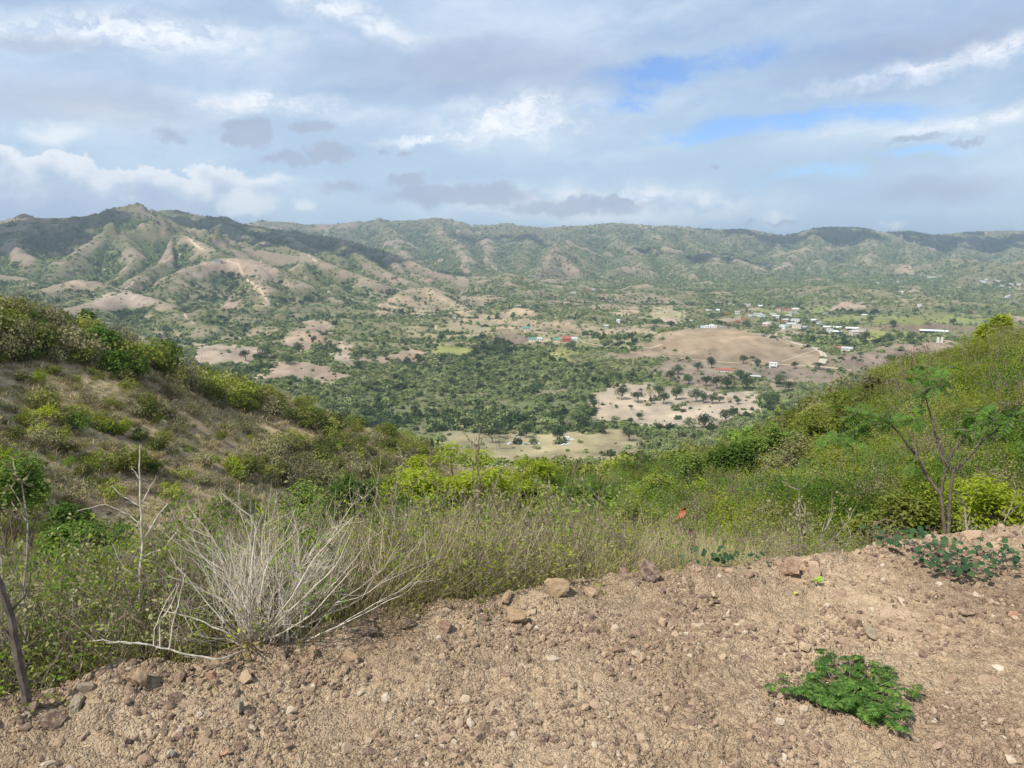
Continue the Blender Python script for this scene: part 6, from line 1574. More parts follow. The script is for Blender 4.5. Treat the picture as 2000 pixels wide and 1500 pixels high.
# ---------------------------------------------------------------- things on the valley floor
def flat_mat(name, c, rough=.85): return plain_mat(name, c, tuple(q * .86 for q in c), .35, rough, .15)
M_white = flat_mat('white_wall', (.74, .73, .69)); M_dull = flat_mat('weathered_roof', (.36, .34, .31)); M_tin = flat_mat('faded_tin_roof', (.55, .53, .48)); M_cream = flat_mat('cream_wall', (.66, .58, .46)); M_redroof = flat_mat('rusty_red_roof', (.34, .12, .085)); M_greenroof = flat_mat('green_roof', (.12, .27, .21))
M_greyroof = flat_mat('grey_metal_roof', (.50, .50, .49)); M_glass = plain_mat('window_glass', (.05, .07, .09), (.03, .04, .05), 2, .15, .5); M_bluewall = flat_mat('pale_blue_wall', (.52, .68, .72)); M_pinkwall = flat_mat('pink_wall', (.62, .42, .36)); M_conc = flat_mat('bare_concrete', (.42, .40, .37))
M_plastic = flat_mat('greenhouse_sheet', (.74, .78, .78), .5); M_pole = flat_mat('wooden_pole', (.52, .45, .36)); M_road = plain_mat('pale_road', (.52, .45, .36), (.42, .35, .27), .4); M_track = plain_mat('dirt_track', (.52, .40, .27), (.42, .31, .21), .3)
M_carw = plain_mat('white_car_paint', (.82, .83, .83), (.8, .8, .8), 1, .3, .5); M_cars = plain_mat('silver_car_paint', (.45, .47, .49), (.42, .44, .46), 1, .3, .5); M_card = plain_mat('dark_blue_car_paint', (.05, .08, .14), (.05, .07, .12), 1, .3, .5); M_tyre = flat_mat('tyre', (.03, .03, .03))

def house(name, u, v, wpx, dep, h, wall, roofm, label, cat='house', style='flat', rz=None, stories=1, rmin=500, pos=None, winm=None):
    x, y, z = pos or hit(u, v, rmin); r = math.hypot(x, y); W = wpx * r / FPX
    zs = grid_z(np.array([x - W / 2, x + W / 2, x, x]), np.array([y, y, y + dep / 2, y - dep / 2])); z0 = float(zs.min()) - .3
    rz = -math.atan2(x, y) if rz is None else rz
    e = empty(name, (x, y, z0), rz); tag(e, label, cat)
    H = h * stories + (z - z0)
    link('wall', MB().box((0, 0, H / 2), (W, dep, H)).mesh('wall', [wall]), e)
    if style == 'flat':
        rf = MB().box((0, 0, H + .13), (W + .5, dep + .5, .26)); 
    elif style == 'shed':
        rf = MB(); a, b = W / 2 + .4, dep / 2 + .4; rf.add([(-a, -b, H + .02), (a, -b, H + .02), (a, b, H + .9), (-a, b, H + .9), (-a, -b, H + .17), (a, -b, H + .17), (a, b, H + 1.05), (-a, b, H + 1.05)], [(0, 3, 2, 1), (4, 5, 6, 7), (0, 1, 5, 4), (1, 2, 6, 5), (2, 3, 7, 6), (3, 0, 4, 7)])
    else:
        rf = MB(); a, b, g = W / 2 + .5, dep / 2 + .6, dep * .28
        rf.add([(-a, -b, H), (a, -b, H), (a, b, H), (-a, b, H), (-a, 0, H + g), (a, 0, H + g)], [(0, 1, 5, 4), (2, 3, 4, 5), (0, 3, 2, 1)], [(1, 2, 5), (3, 0, 4)])
    link('roof', rf.mesh('roof', [roofm]), e)
    nw = max(1, int(W / 3.6))
    for s in range(stories):
        for i in range(nw):
            cx = -W / 2 + (i + .5) * W / nw; cz = (z - z0) + s * h + h * .55
            door = (s == 0 and i == nw // 2)
            mb = MB().box((cx, -dep / 2 - .02, cz - (.45 if door else 0)), (1.0 if door else 1.3, .10, 2.0 if door else 1.1)).mesh('door' if door else 'window', [winm or M_glass])
            link('door' if door else 'window', mb, e)
    for sx in (-1, 1):
        link('window', MB().box((sx * (W / 2 + .02), 0, (z - z0) + h * .55), (.1, 1.3, 1.1)).mesh('window', [M_glass]), e)
    return e
hw = house('white_house', 1510, 718, 14, 7, 3.0, M_white, M_white, 'white two storey flat roofed house standing alone at the foot of the bare hill', stories=2)
link('balcony', MB().box((0, -4.4, 3.1), (8.0, 1.7, .22)).box((0, -5.2, 3.7), (8.0, .1, 1.0)).mesh('balcony', [M_white]), hw)
for sx in (-3.7, 3.7): link('post', MB().box((sx, -5.1, 1.5), (.3, .3, 3.2)).mesh('post', [M_white]), hw)
house('long_house', 1415, 726, 34, 7, 2.9, M_cream, M_redroof, 'long low cream house with a rusty red roof left of the white two storey house', style='gable')
house('hut', 1475, 738, 18, 4, 1.6, M_conc, M_greyroof, 'low grey shed below the white two storey house', 'shed', 'shed')
hv = house('hilltop_villa', 1388, 640, 22, 9, 3.2, M_white, M_white, 'white villa on top of the round bare hill', stories=1)
link('upper_floor', MB().box((1.5, 0, 4.6), (8, 7, 2.8)).mesh('upper_floor', [M_white]), hv); link('wing', MB().box((-12, 1, 1.4), (8, 6, 2.8)).mesh('wing', [M_bluewall]), hv)
house('ruin', 1410, 641, 16, 5, 2.2, M_conc, M_conc, 'unfinished concrete shell right of the villa on the hilltop', 'building')
house('barn', 1108, 667, 20, 12, 5, M_redroof, M_redroof, 'rust red barn left of the white shed in the middle of the valley', 'barn', 'gable', winm=M_redroof)
house('shed', 1122, 668, 11, 8, 5, M_white, M_greyroof, 'white shed right of the rust red barn', 'shed', 'gable')
house('barn', 1087, 667, 12, 9, 3.4, M_cream, M_greenroof, 'small shed with a green roof left of the rust red barn', 'shed', 'gable')
house('farmhouse', 1040, 666, 14, 9, 3.2, M_white, M_greenroof, 'green roofed farm building below the terraced brown hill', 'farm building', 'gable')
house('farmhouse', 1054, 667, 9, 8, 3.6, M_white, M_greyroof, 'white farm building right of the green roofed one', 'farm building', 'gable')
house('farmhouse', 1028, 645, 14, 10, 3.2, M_cream, M_greenroof, 'green roofed shed right above the terraced brown hill', 'shed', 'gable')
house('hut', 887, 624, 6, 6, 3.5, M_white, M_white, 'small white hut on top of the dark green mound', 'hut')
house('hut', 1012, 599, 10, 7, 3.4, M_white, M_white, 'white cottage on the orange brown knoll', 'cottage')
house('hilltop_shelter', 423, 511, 15, 12, 4.2, M_conc, M_greyroof, 'long open sided building on the bare left mountain spur', 'building', 'flat')
house('long_house', 1637, 683, 17, 7, 2.8, M_pinkwall, M_redroof, 'red roofed house beside the bend of the pale road', style='gable')
house('white_shop', 1654, 685, 18, 7, 3.0, M_white, M_greyroof, 'white roofed house right of the red roofed one by the road bend', style='gable')
house('roadside_house', 1184, 641, 8, 7, 3, M_conc, M_greyroof, 'grey roadside hut on the straw coloured plain', 'hut', 'gable')
# greenhouses
def greenhouse(u, v, wpx, label, rz=0.0, dep=14, h=2.3):
    x, y, z = hit(u, v, 500); r = math.hypot(x, y); W = wpx * r / FPX; n = 7
    e = empty('greenhouse', (x, y, z - .4), -math.atan2(x, y) + rz); tag(e, label, 'greenhouse', 'greenhouses on the plain')
    th = np.linspace(0, math.pi, 9); prof = np.stack([-np.cos(th) * dep / 2, np.sin(th) * h * .9 + .4], 1)
    v_ = np.concatenate([np.array([(sx * W / 2, p[0], p[1]) for p in prof]) for sx in (-1, 1)]); q = [(i, i + 1, i + 10, i + 9) for i in range(8)]
    link('cover', MB().add(v_, q).mesh('cover', [M_plastic]), e)
    link('end_wall', MB().add(v_[:9], t=[(0, i, i + 1) for i in range(1, 8)]).add(v_[9:], t=[(0, i + 1, i) for i in range(1, 8)]).mesh('end_wall', [M_greyroof]), e)
    for i in range(n):
        xx = -W / 2 + W * i / (n - 1); mb = MB(); mb.tube([(xx, p[0] * 1.01, p[1] * 1.01 + .03) for p in prof], .12, 4); link('rib', mb.mesh('rib', [M_greyroof]), e)
greenhouse(1637, 640, 50, 'left of the two long greenhouses behind the village')
greenhouse(1668, 642, 28, 'short greenhouse joining the right end of the left long one', 0.0)
greenhouse(1838, 648, 66, 'longest whitish greenhouse near the right slope', .05)
greenhouse(1640, 648, 22, 'short white greenhouse in front of the left long one')
# the village: small houses of many colours
vr = np.random.default_rng(91)
VILL = [(1385, 608, 14, 'w'), (1402, 609, 6, 'w'), (1461, 600, 10, 'c'), (1480, 618, 14, 'w'), (1488, 622, 9, 'b'), (1515, 622, 12, 'w'), (1510, 615, 9, 'w'), (1500, 633, 10, 'c'), (1521, 608, 10, 'r'), (1538, 608, 14, 'r'), (1550, 612, 16, 'w'), (1553, 606, 12, 'c'), (1540, 618, 12, 'w'), (1533, 628, 10, 'b'), (1553, 630, 15, 'w'), (1545, 636, 18, 'w'), (1556, 640, 16, 'c'), (1530, 641, 12, 'w'), (1572, 643, 10, 'b'), (1495, 640, 10, 'p'), (1466, 618, 8, 'w'), (1440, 612, 8, 'w'),
        (1600, 636, 8, 'w'), (1590, 628, 10, 'w'), (1612, 614, 9, 'c'), (1510, 600, 8, 'w'), (1485, 600, 7, 'w'), (1620, 650, 10, 'w'), (1645, 655, 14, 'g'), (1668, 656, 14, 'c'), (1685, 648, 14, 'c'), (1578, 612, 8, 'w'), (1690, 618, 12, 'c'), (1365, 632, 6, 'w'), (1352, 629, 8, 'w'),
        (1120, 575, 9, 'w'), (1148, 572, 8, 'r'), (1160, 568, 6, 'w'), (1208, 633, 6, 'w'), (1518, 519, 12, 'w'), (1532, 520, 8, 'w'), (1640, 541, 9, 'w'), (1712, 554, 8, 'w'), (1725, 553, 6, 'c'), (1755, 552, 5, 'w'), (1763, 537, 9, 'w'), (1815, 543, 10, 'w'), (1825, 543, 6, 'w'),
        (1920, 553, 10, 'w'), (1930, 556, 9, 'c'), (1942, 550, 16, 'c'), (1955, 548, 12, 'c'), (1960, 560, 10, 'w'), (1968, 565, 8, 'w'), (1948, 562, 10, 'w'), (1925, 548, 6, 'w'), (1990, 560, 6, 'w'), (1975, 557, 7, 'w'), (1795, 600, 6, 'w'), (1900, 612, 8, 'r'), (1968, 583, 8, 'w'), (1760, 573, 5, 'w')]
WL = {'w': (M_white, 'white'), 'c': (M_cream, 'cream'), 'b': (M_bluewall, 'pale blue'), 'r': (M_pinkwall, 'red roofed'), 'p': (M_pinkwall, 'pink'), 'g': (M_conc, 'grey')}
for (u, v, w, c) in VILL:
    x, y, z = hit(u, v, 900)
    if z != z: continue
    st = 'flat' if vr.random() < .55 else 'gable'; rm = M_redroof if c == 'r' else [M_greyroof, M_dull, M_tin, M_white][vr.integers(4)]
    r = math.hypot(x, y)
    reg = ('in the village behind the bare round hill' if 1430 < u < 1590 and v > 595 else 'at the left end of the village' if 1340 < u <= 1430 else 'on the plain right of the village' if u >= 1590 and v > 580 else 'under the far foothills at the right' if u > 1600 else 'at the foot of the far mountains')
    o = house('village_house', u, v, min(w, 16), 9, 3.2, WL[c][0], rm, '%s %s roofed house %s' % (WL[c][1] if c != 'r' else 'pink walled', 'flat' if st == 'flat' else ('red gable' if c == 'r' else 'gable'), reg), 'house', st, rz=-math.atan2(x, y) + vr.normal(0, .5), stories=2 if vr.random() < .2 else 1, pos=(x, y, z))
    o['group'] = '%s %s houses %s' % (WL[c][1] if c != 'r' else 'pink walled', st, reg)
# houses on the far ridge
for i, (u, v) in enumerate([(1250, 441), (1262, 441), (1275, 443), (1325, 446), (1335, 449), (1640, 446), (1905, 455), (1925, 458), (1985, 458)]):
    az, t = ray(u, v)
    c_ = np.argmin(np.abs(_azv - az)); rows = np.where(_rv > 4000)[0]; k_ = rows[np.argmax(_GT[rows, c_])] - 2
    r = _rv[k_]; x, y = r * math.sin(az), r * math.cos(az)
    o = house('ridge_house', u, v, 4, 10, 7, M_white if i % 2 else M_cream, M_greyroof, '%s house on the skyline of the far ridge' % ('white' if i % 2 else 'cream'), 'house', 'flat', pos=(x, y, float(grid_z(np.array([x]), np.array([y]))[0])))
    o['group'] = '%s houses on the skyline ridge' % ('white' if i % 2 else 'cream')
# radio mast
az, t = ray(1757, 450); c_ = np.argmin(np.abs(_azv - az)); rows = np.where(_rv > 4000)[0]; k_ = rows[np.argmax(_GT[rows, c_])] - 1; r = _rv[k_]
x, y = r * math.sin(az), r * math.cos(az); z = float(grid_z(np.array([x]), np.array([y]))[0])
mt = empty('radio_mast', (x, y, z)); tag(mt, 'thin tall radio mast on the far right ridge', 'mast')
H = 68; mb = MB()
for sx, sy in ((-1, -1), (1, -1), (0, 1)): mb.tube([(sx * 1.6, sy * 1.6, 0), (sx * .5, sy * .5, H)], [.5, .3], 4)
link('leg', mb.mesh('leg', [M_greyroof]), mt); mb = MB()
for i in range(12): q = 1.6 - 1.1 * i / 12; zz = i * H / 12 + 2; mb.tube([(-q, -q, zz), (q, -q, zz + 2), (0, q, zz + 4), (-q, -q, zz + 5)], .12, 3)
link('bracing', mb.mesh('bracing', [M_greyroof]), mt); link('antenna', MB().box((0, 0, H + 3), (.5, .5, 6)).mesh('antenna', [M_greyroof]), mt)

# roads and tracks laid on the ground
def road(name, pts, width, mat, lift=.25, rmin=500, label=None, rr=None):
    P = []
    for i in range(len(pts) - 1):
        for t in np.linspace(0, 1, 7)[:-1]:
            u = pts[i][0] + (pts[i + 1][0] - pts[i][0]) * t; v = pts[i][1] + (pts[i + 1][1] - pts[i][1]) * t
            q = hit(u, v, rmin)
            if q[2] == q[2]: P.append(q[:2])
    P = np.array(P)
    if len(P) < 4: return
    ker = np.array([1, 2, 3, 2, 1]) / 9.0
    Q = np.stack([np.convolve(np.pad(P[:, c], 2, mode='edge'), ker, 'valid') for c in range(2)], 1)
    # resample every 6 m
    d = np.concatenate([[0], np.cumsum(np.hypot(*np.diff(Q, axis=0).T))]); n = max(8, int(d[-1] / 6)); t = np.linspace(0, d[-1], n)
    Q = np.stack([np.interp(t, d, Q[:, c]) for c in range(2)], 1); T = np.gradient(Q, axis=0); T /= np.linalg.norm(T, axis=1, keepdims=True) + 1e-9
    Nn = np.stack([-T[:, 1], T[:, 0]], 1); w = width * .5 * (1 + .15 * np.sin(t / 17))[:, None]
    rows = [Q + Nn * w * k_ for k_ in (-1, -.4, .4, 1)]
    V = []
    for k_, R_ in enumerate(rows):
        zz = grid_z(R_[:, 0], R_[:, 1]) + lift + (.0 if k_ in (0, 3) else .08); V.append(np.column_stack([R_, zz]))
    V = np.concatenate(V); q = [(a * n + i, a * n + i + 1, (a + 1) * n + i + 1, (a + 1) * n + i) for a in range(3) for i in range(n - 1)]
    o = link(name, mesh_np(name, V, q, mat, smooth=True)); tag(o, kind='structure')
road('road', [(1480, 652), (1540, 666), (1565, 675), (1590, 679), (1602, 685), (1609, 694), (1608, 704), (1603, 714)], 8.5, M_road)
road('dirt_track', [(1255, 693), (1300, 697), (1360, 704), (1420, 709), (1480, 711), (1540, 713), (1610, 718), (1680, 726)], 3.2, M_track)
road('dirt_track', [(1525, 707), (1550, 700), (1575, 690), (1600, 684)], 3.0, M_track)
road('road', [(1050, 668), (1095, 669), (1130, 668), (1160, 674), (1230, 679), (1270, 682), (1300, 672)], 4.0, M_track)
road('dirt_track', [(1076, 676), (1072, 684), (1085, 690), (1095, 700)], 3.0, M_track)
road('dirt_track', [(1005, 638), (1030, 652), (1045, 664), (1060, 668)], 3.5, M_track)
road('dirt_track', [(1040, 645), (1100, 650), (1150, 655), (1200, 652)], 3.5, M_track)
road('dirt_track', [(1150, 655), (1185, 645), (1250, 652), (1290, 658)], 3.5, M_track)
road('dirt_track', [(430, 508), (445, 512), (468, 520), (470, 532), (480, 540)], 5, M_track)
road('dirt_track', [(440, 510), (480, 505), (520, 510)], 4, M_track)
road('dirt_track', [(368, 465), (385, 482), (398, 490)], 8, M_track)
road('dirt_track', [(375, 488), (345, 500), (310, 518)], 6, M_track)
road('dirt_track', [(602, 498), (612, 508), (622, 514)], 6, M_track)
road('dirt_track', [(345, 602), (360, 615), (375, 630), (385, 634)], 4, M_track)
road('dirt_track', [(210, 578), (235, 570), (250, 562), (265, 548)], 4, M_track)
road('dirt_track', [(740, 612), (738, 600), (750, 592), (765, 600), (800, 612)], 5, M_track)
road('dirt_track', [(852, 646), (850, 636), (862, 630)], 3, M_track)
road('dirt_track', [(480, 548), (500, 560), (512, 572), (522, 588), (530, 600)], 6, M_track)
road('dirt_track', [(1335, 606), (1337, 616), (1336, 622)], 5, M_track)

# utility poles
def pole_meshes():
    a = MB(); a.tube([(0, 0, -.5), (0, 0, 11)], [.24, .17], 6); b = MB().box((0, 0, 10.2), (2.4, .18, .18))
    return a.mesh('post', [M_pole]), b.mesh('crossarm', [M_pole])
pm_, cm_ = pole_meshes()
POLES = [(1257, 686, 'at the left foot of the bare round hill'), (1387, 702, 'in the middle of the bare hill slope'), (1475, 708, 'on the lower bare slope left of the white house'), (1567, 714, 'right of the white two storey house'), (1154, 668, 'right of the white valley shed'), (1217, 676, 'on the track left of the bare round hill'), (1667, 724, 'in the sparse field right of the bare hill'),
         (1090, 693, 'in the yellow green meadow'), (1598, 600, 'beyond the village'), (1472, 652, 'on the right shoulder of the bare hill'), (1120, 650, 'on the straw plain')]
for (u, v, w_) in POLES:
    x, y, z = hit(u, v, 500)
    if z != z: continue
    e = empty('utility_pole', (x, y, z), rng_ if False else vr.uniform(-.4, .4)); tag(e, 'pale utility pole ' + w_, 'utility pole', 'utility poles of the valley')
    link('post', pm_, e); link('crossarm', cm_, e)

# --- trees that can be told apart
T_round = [tree_parts(600 + i, 620, .52, (3.4, 3.4, 2.6), 3.2, M_pasture, M_bark, 16) for i in range(4)]
T_umb = [tree_parts(620 + i, 640, .50, (4.6, 4.6, 1.7), 3.6, M_pasture, M_bark, 22, flat=.6) for i in range(3)]
T_dark = [tree_parts(640 + i, 760, .55, (3.8, 3.8, 3.6), 3.0, M_dark, M_bark, 18) for i in range(3)]
T_pale = [tree_parts(660 + i, 240, .42, (3.0, 3.0, 2.6), 3.4, M_greyleaf, M_barkpale, 12, trunks=3) for i in range(2)]
T_flame = [tree_parts(680 + i, 620, .50, (4.6, 4.6, 1.9), 3.0, M_flame, M_bark, 16, flat=.7) for i in range(2)]
HGT = {'r': 5.8, 'u': 5.4, 'd': 6.8, 'p': 6.0, 'f': 5.0}; WID = {'r': 6.8, 'u': 9.0, 'd': 7.6, 'p': 6.2, 'f': 9.0}
PR_ = {'r': T_round, 'u': T_umb, 'd': T_dark, 'p': T_pale, 'f': T_flame}
NM = {'r': ('pasture_tree', 'round grey green tree'), 'u': ('umbrella_tree', 'flat crowned umbrella tree'), 'd': ('dark_tree', 'dark green dense tree'), 'p': ('pale_tree', 'half bare pale trunked tree'), 'f': ('flame_tree', 'orange flowering tree')}
TREES = [ # u, v(base), width px, kind, where
 (912, 837, 60, 'u', 'at the upper left of the straw meadow'), (977, 856, 60, 'u', 'left of the middle of the straw meadow'), (1028, 856, 34, 'd', 'in the middle of the straw meadow'), (1175, 848, 26, 'u', 'on the far right edge of the straw meadow'), (962, 866, 46, 'u', 'in the left foreground of the straw meadow'), (1090, 864, 26, 'r', 'beside the parked white cars'), (1230, 862, 34, 'r', 'at the right end of the straw meadow'), (938, 848, 14, 'r', 'small, between the two umbrella trees'), (1042, 874, 22, 'd', 'in front of the white vans'), (975, 880, 30, 'p', 'at the near left corner of the meadow'),
 (1245, 788, 40, 'r', 'on the left of the pale terrace'), (1215, 782, 30, 'r', 'at the left edge of the pale terrace'), (1270, 785, 36, 'p', 'behind the left trees of the pale terrace'), (1285, 778, 40, 'r', 'in the middle of the pale terrace'), (1320, 782, 32, 'd', 'right of the middle of the pale terrace'), (1295, 790, 26, 'r', 'below the middle of the pale terrace'), (1232, 800, 12, 'r', 'small, on the lower left of the pale terrace'), (1272, 790, 16, 'd', 'slim, on the pale terrace'), (1360, 786, 30, 'd', 'first of the hedge row on the terrace'), (1375, 788, 24, 'd', 'second of the hedge row on the terrace'), (1390, 790, 24, 'r', 'third of the hedge row on the terrace'), (1404, 789, 20, 'r', 'last of the hedge row on the terrace'), (1441, 790, 16, 'd', 'alone on the right of the pale terrace'), (1424, 788, 14, 'p', 'small, left of the lone terrace tree'), (1218, 764, 14, 'r', 'small, on the top edge of the terrace'),
 (1505, 796, 40, 'd', 'below the right end of the terrace'), (1248, 820, 20, 'd', 'at the lower left of the pale terrace'), (1419, 826, 34, 'r', 'at the lower right below the terrace'), (1375, 838, 40, 'd', 'below the terrace'), (1345, 838, 26, 'd', 'left of the tree below the terrace'),
 (1390, 720, 24, 'd', 'left of the long red roofed house'), (1362, 727, 20, 'r', 'two places left of the long red roofed house'), (1452, 712, 22, 'd', 'on the track above the white house'), (1480, 717, 18, 'd', 'right beside the track tree'), (1497, 719, 10, 'r', 'small, at the left wall of the white house'), (1553, 722, 17, 'r', 'right of the white two storey house'), (1598, 724, 26, 'u', 'where the pale road meets the track'), (1446, 742, 26, 'd', 'below the long red roofed house'), (1455, 748, 22, 'd', 'lower neighbour below the red roofed house'), (1325, 733, 26, 'd', 'left in the brown field'), (1470, 706, 12, 'r', 'small, above the track'),
 (1310, 745, 24, 'r', 'at the edge of the brown field'), (1345, 752, 26, 'd', 'left in the tree row under the brown field'), (1380, 755, 28, 'r', 'second in the tree row under the brown field'), (1420, 762, 36, 'd', 'fourth in the tree row under the brown field'), (1400, 760, 26, 'r', 'third in the tree row under the brown field'), (1460, 762, 30, 'r', 'fifth in the tree row under the brown field'), (1495, 768, 34, 'p', 'sixth in the tree row under the brown field'), (1520, 752, 26, 'd', 'at the right of the tree row'), (1540, 765, 26, 'r', 'last of the tree row towards the right slope'),
 (942, 690, 22, 'd', 'first of the very dark grove'), (958, 688, 26, 'd', 'second of the very dark grove'), (975, 690, 22, 'd', 'third of the very dark grove'), (990, 688, 22, 'd', 'fourth of the very dark grove'), (928, 685, 18, 'd', 'outlier left of the dark grove'), (1002, 686, 16, 'd', 'last of the very dark grove'), (891, 680, 8, 'd', 'alone on the bright green pasture'), (862, 668, 20, 'd', 'above the bright green pasture'), (872, 712, 18, 'p', 'below the bright green pasture'),
 (1118, 684, 20, 'd', 'below the white valley shed'), (1108, 683, 14, 'd', 'left one of the pair below the valley shed'), (1068, 660, 8, 'd', 'above the farm buildings'), (1131, 640, 10, 'd', 'on the straw plain above the barn'), (1310, 640, 30, 'd', 'behind the left shoulder of the bare hill'), (1278, 640, 22, 'd', 'left behind the bare hill'),
 (637, 668, 9, 'd', 'in the middle of the pinkish clearing at the left'), (625, 655, 10, 'r', 'on top of the pinkish clearing at the left'), (612, 672, 16, 'd', 'left in the pinkish clearing'), (565, 712, 70, 'd', 'very wide, between the two lower pinkish clearings'), (480, 706, 44, 'r', 'below the long pinkish clearing'), (520, 702, 30, 'd', 'right below the long pinkish clearing'), (585, 690, 30, 'd', 'above the lower pinkish clearing'), (700, 722, 20, 'd', 'right of the clearings at the left'),
 (1440, 638, 20, 'f', 'behind the hilltop right of the villa'), (1425, 637, 14, 'f', 'beside the concrete shell behind the hilltop'), (1452, 630, 14, 'f', 'left in the village'), (1530, 633, 12, 'f', 'in the middle of the village'), (1420, 618, 12, 'f', 'at the left end of the village'), (1457, 640, 16, 'd', 'right behind the hilltop'), (1488, 655, 12, 'r', 'on the right shoulder of the bare hill'), (1497, 657, 10, 'd', 'second on the right shoulder of the bare hill'), (1148, 571, 8, 'f', 'by the houses under the reddish cone'),
 (1690, 668, 24, 'd', 'on the plain beyond the road bend'), (1780, 664, 16, 'd', 'on the plain near the right slope'), (1758, 664, 18, 'd', 'left neighbour on the plain near the right slope'), (1735, 666, 20, 'd', 'third on the plain near the right slope'), (1700, 630, 28, 'd', 'between the greenhouses'), (1745, 640, 18, 'd', 'at the corner of the dark field'), (1740, 712, 34, 'd', 'close behind the right slope outline'), (1680, 700, 12, 'r', 'in the sparse field right of the bare hill'), (1640, 662, 18, 'd', 'beyond the road bend houses'),
 (1015, 818, 22, 'p', 'in the middle of the dark valley wood'), (885, 800, 22, 'p', 'at the left of the dark valley wood'), (1108, 836, 22, 'p', 'at the right of the dark valley wood'), (1160, 832, 22, 'p', 'at the right edge of the valley wood'), (1140, 815, 34, 'd', 'tall, at the right end of the dark valley wood'), (1160, 800, 24, 'd', 'at the left foot of the pale terrace'),
]
tc_ = {}
for (u, v, w, k, wh) in TREES:
    x, y, z = hit(u, v, 500)
    if z != z: continue
    r = math.hypot(x, y); s = min(w * r / FPX / WID[k], 2.4); i = tc_.get(k, 0); tc_[k] = i + 1
    tm, cm2 = PR_[k][i % len(PR_[k])]
    e = empty(NM[k][0], (x, y, z), vr.uniform(0, 6.3)); e.scale = (s, s, s * (vr.uniform(.9, 1.15) if w < 50 else .7))
    tag(e, '%s %s' % (NM[k][1], wh), 'tree', NM[k][1] + 's of the valley')
    link('trunk', tm, e); link('crown', cm2, e)
# scattered small trees of the bare fields
n_ = 0
for _ in range(400):
    if n_ >= 46: break
    pl = [(1625, 690, 1710, 735), (1270, 735, 1560, 752), (1500, 650, 1600, 668), (1100, 640, 1290, 655), (380, 675, 660, 745)][vr.integers(5)]
    u, v = vr.uniform(pl[0], pl[2]), vr.uniform(pl[1], pl[3]); x, y, z = hit(u, v, 500)
    if z != z: continue
    k = 'rdr'[vr.integers(3)]; r = math.hypot(x, y); s = vr.uniform(.35, .8)
    tm, cm2 = PR_[k][vr.integers(len(PR_[k]))]; e = empty('field_tree', (x, y, z), vr.uniform(0, 6.3)); e.scale = (s, s, s)
    wh = ['in the sparse field right of the bare hill', 'in the brown field below the bare hill', 'beside the road on the right of the bare hill', 'on the straw coloured plain', 'around the pinkish clearings at the left'][[(1625, 690, 1710, 735), (1270, 735, 1560, 752), (1500, 650, 1600, 668), (1100, 640, 1290, 655), (380, 675, 660, 745)].index(pl)]
    tag(e, 'small dark green tree ' + wh, 'tree', 'small trees ' + wh); link('trunk', tm, e); link('crown', cm2, e); n_ += 1
# royal palms on the bare hill
def palm(u, v, hpx, label):
    x, y, z = hit(u, v, 500); r = math.hypot(x, y); H = hpx * r / FPX
    e = empty('royal_palm', (x, y, z)); tag(e, label, 'palm')
    mb = MB(); mb.tube([(0, 0, -.4), (0, 0, H * .3), (.1, 0, H * .72)], [.38, .42, .26], 7); link('trunk', mb.mesh('trunk', [M_barkpale]), e)
    mb = MB(); rng = np.random.default_rng(int(u))
    for i in range(16):
        a = i * 2.4; d = np.array([math.cos(a), math.sin(a), rng.uniform(.1, 1.2)]); p = np.array([.1, 0, H * .72]); P = [p]
        for k_ in range(5): d = d / np.linalg.norm(d); p = p + d * H * .065; P.append(p); d = d + np.array([0, 0, -.45])
        P = np.array(P); sd_ = np.array([-math.sin(a), math.cos(a), 0]) * .45
        w_ = np.sin(np.linspace(.25, 3.0, 6))[:, None]
        V = np.concatenate([P - sd_ * w_ - [0, 0, .25], P, P + sd_ * w_ - [0, 0, .25]]); mb.add(V, [(j, j + 1, 6 + j + 1, 6 + j) for j in range(5)] + [(6 + j, 7 + j, 13 + j, 12 + j) for j in range(5)])
    link('fronds', mb.mesh('fronds', [M_pasture]), e)
palm(1318, 701, 22, 'royal palm with a pale trunk on the left of the bare hill'); palm(1386, 700, 12, 'shorter palm on the middle of the bare hill beside a pole'); palm(1136, 646, 10, 'small palm on the straw plain above the barn')

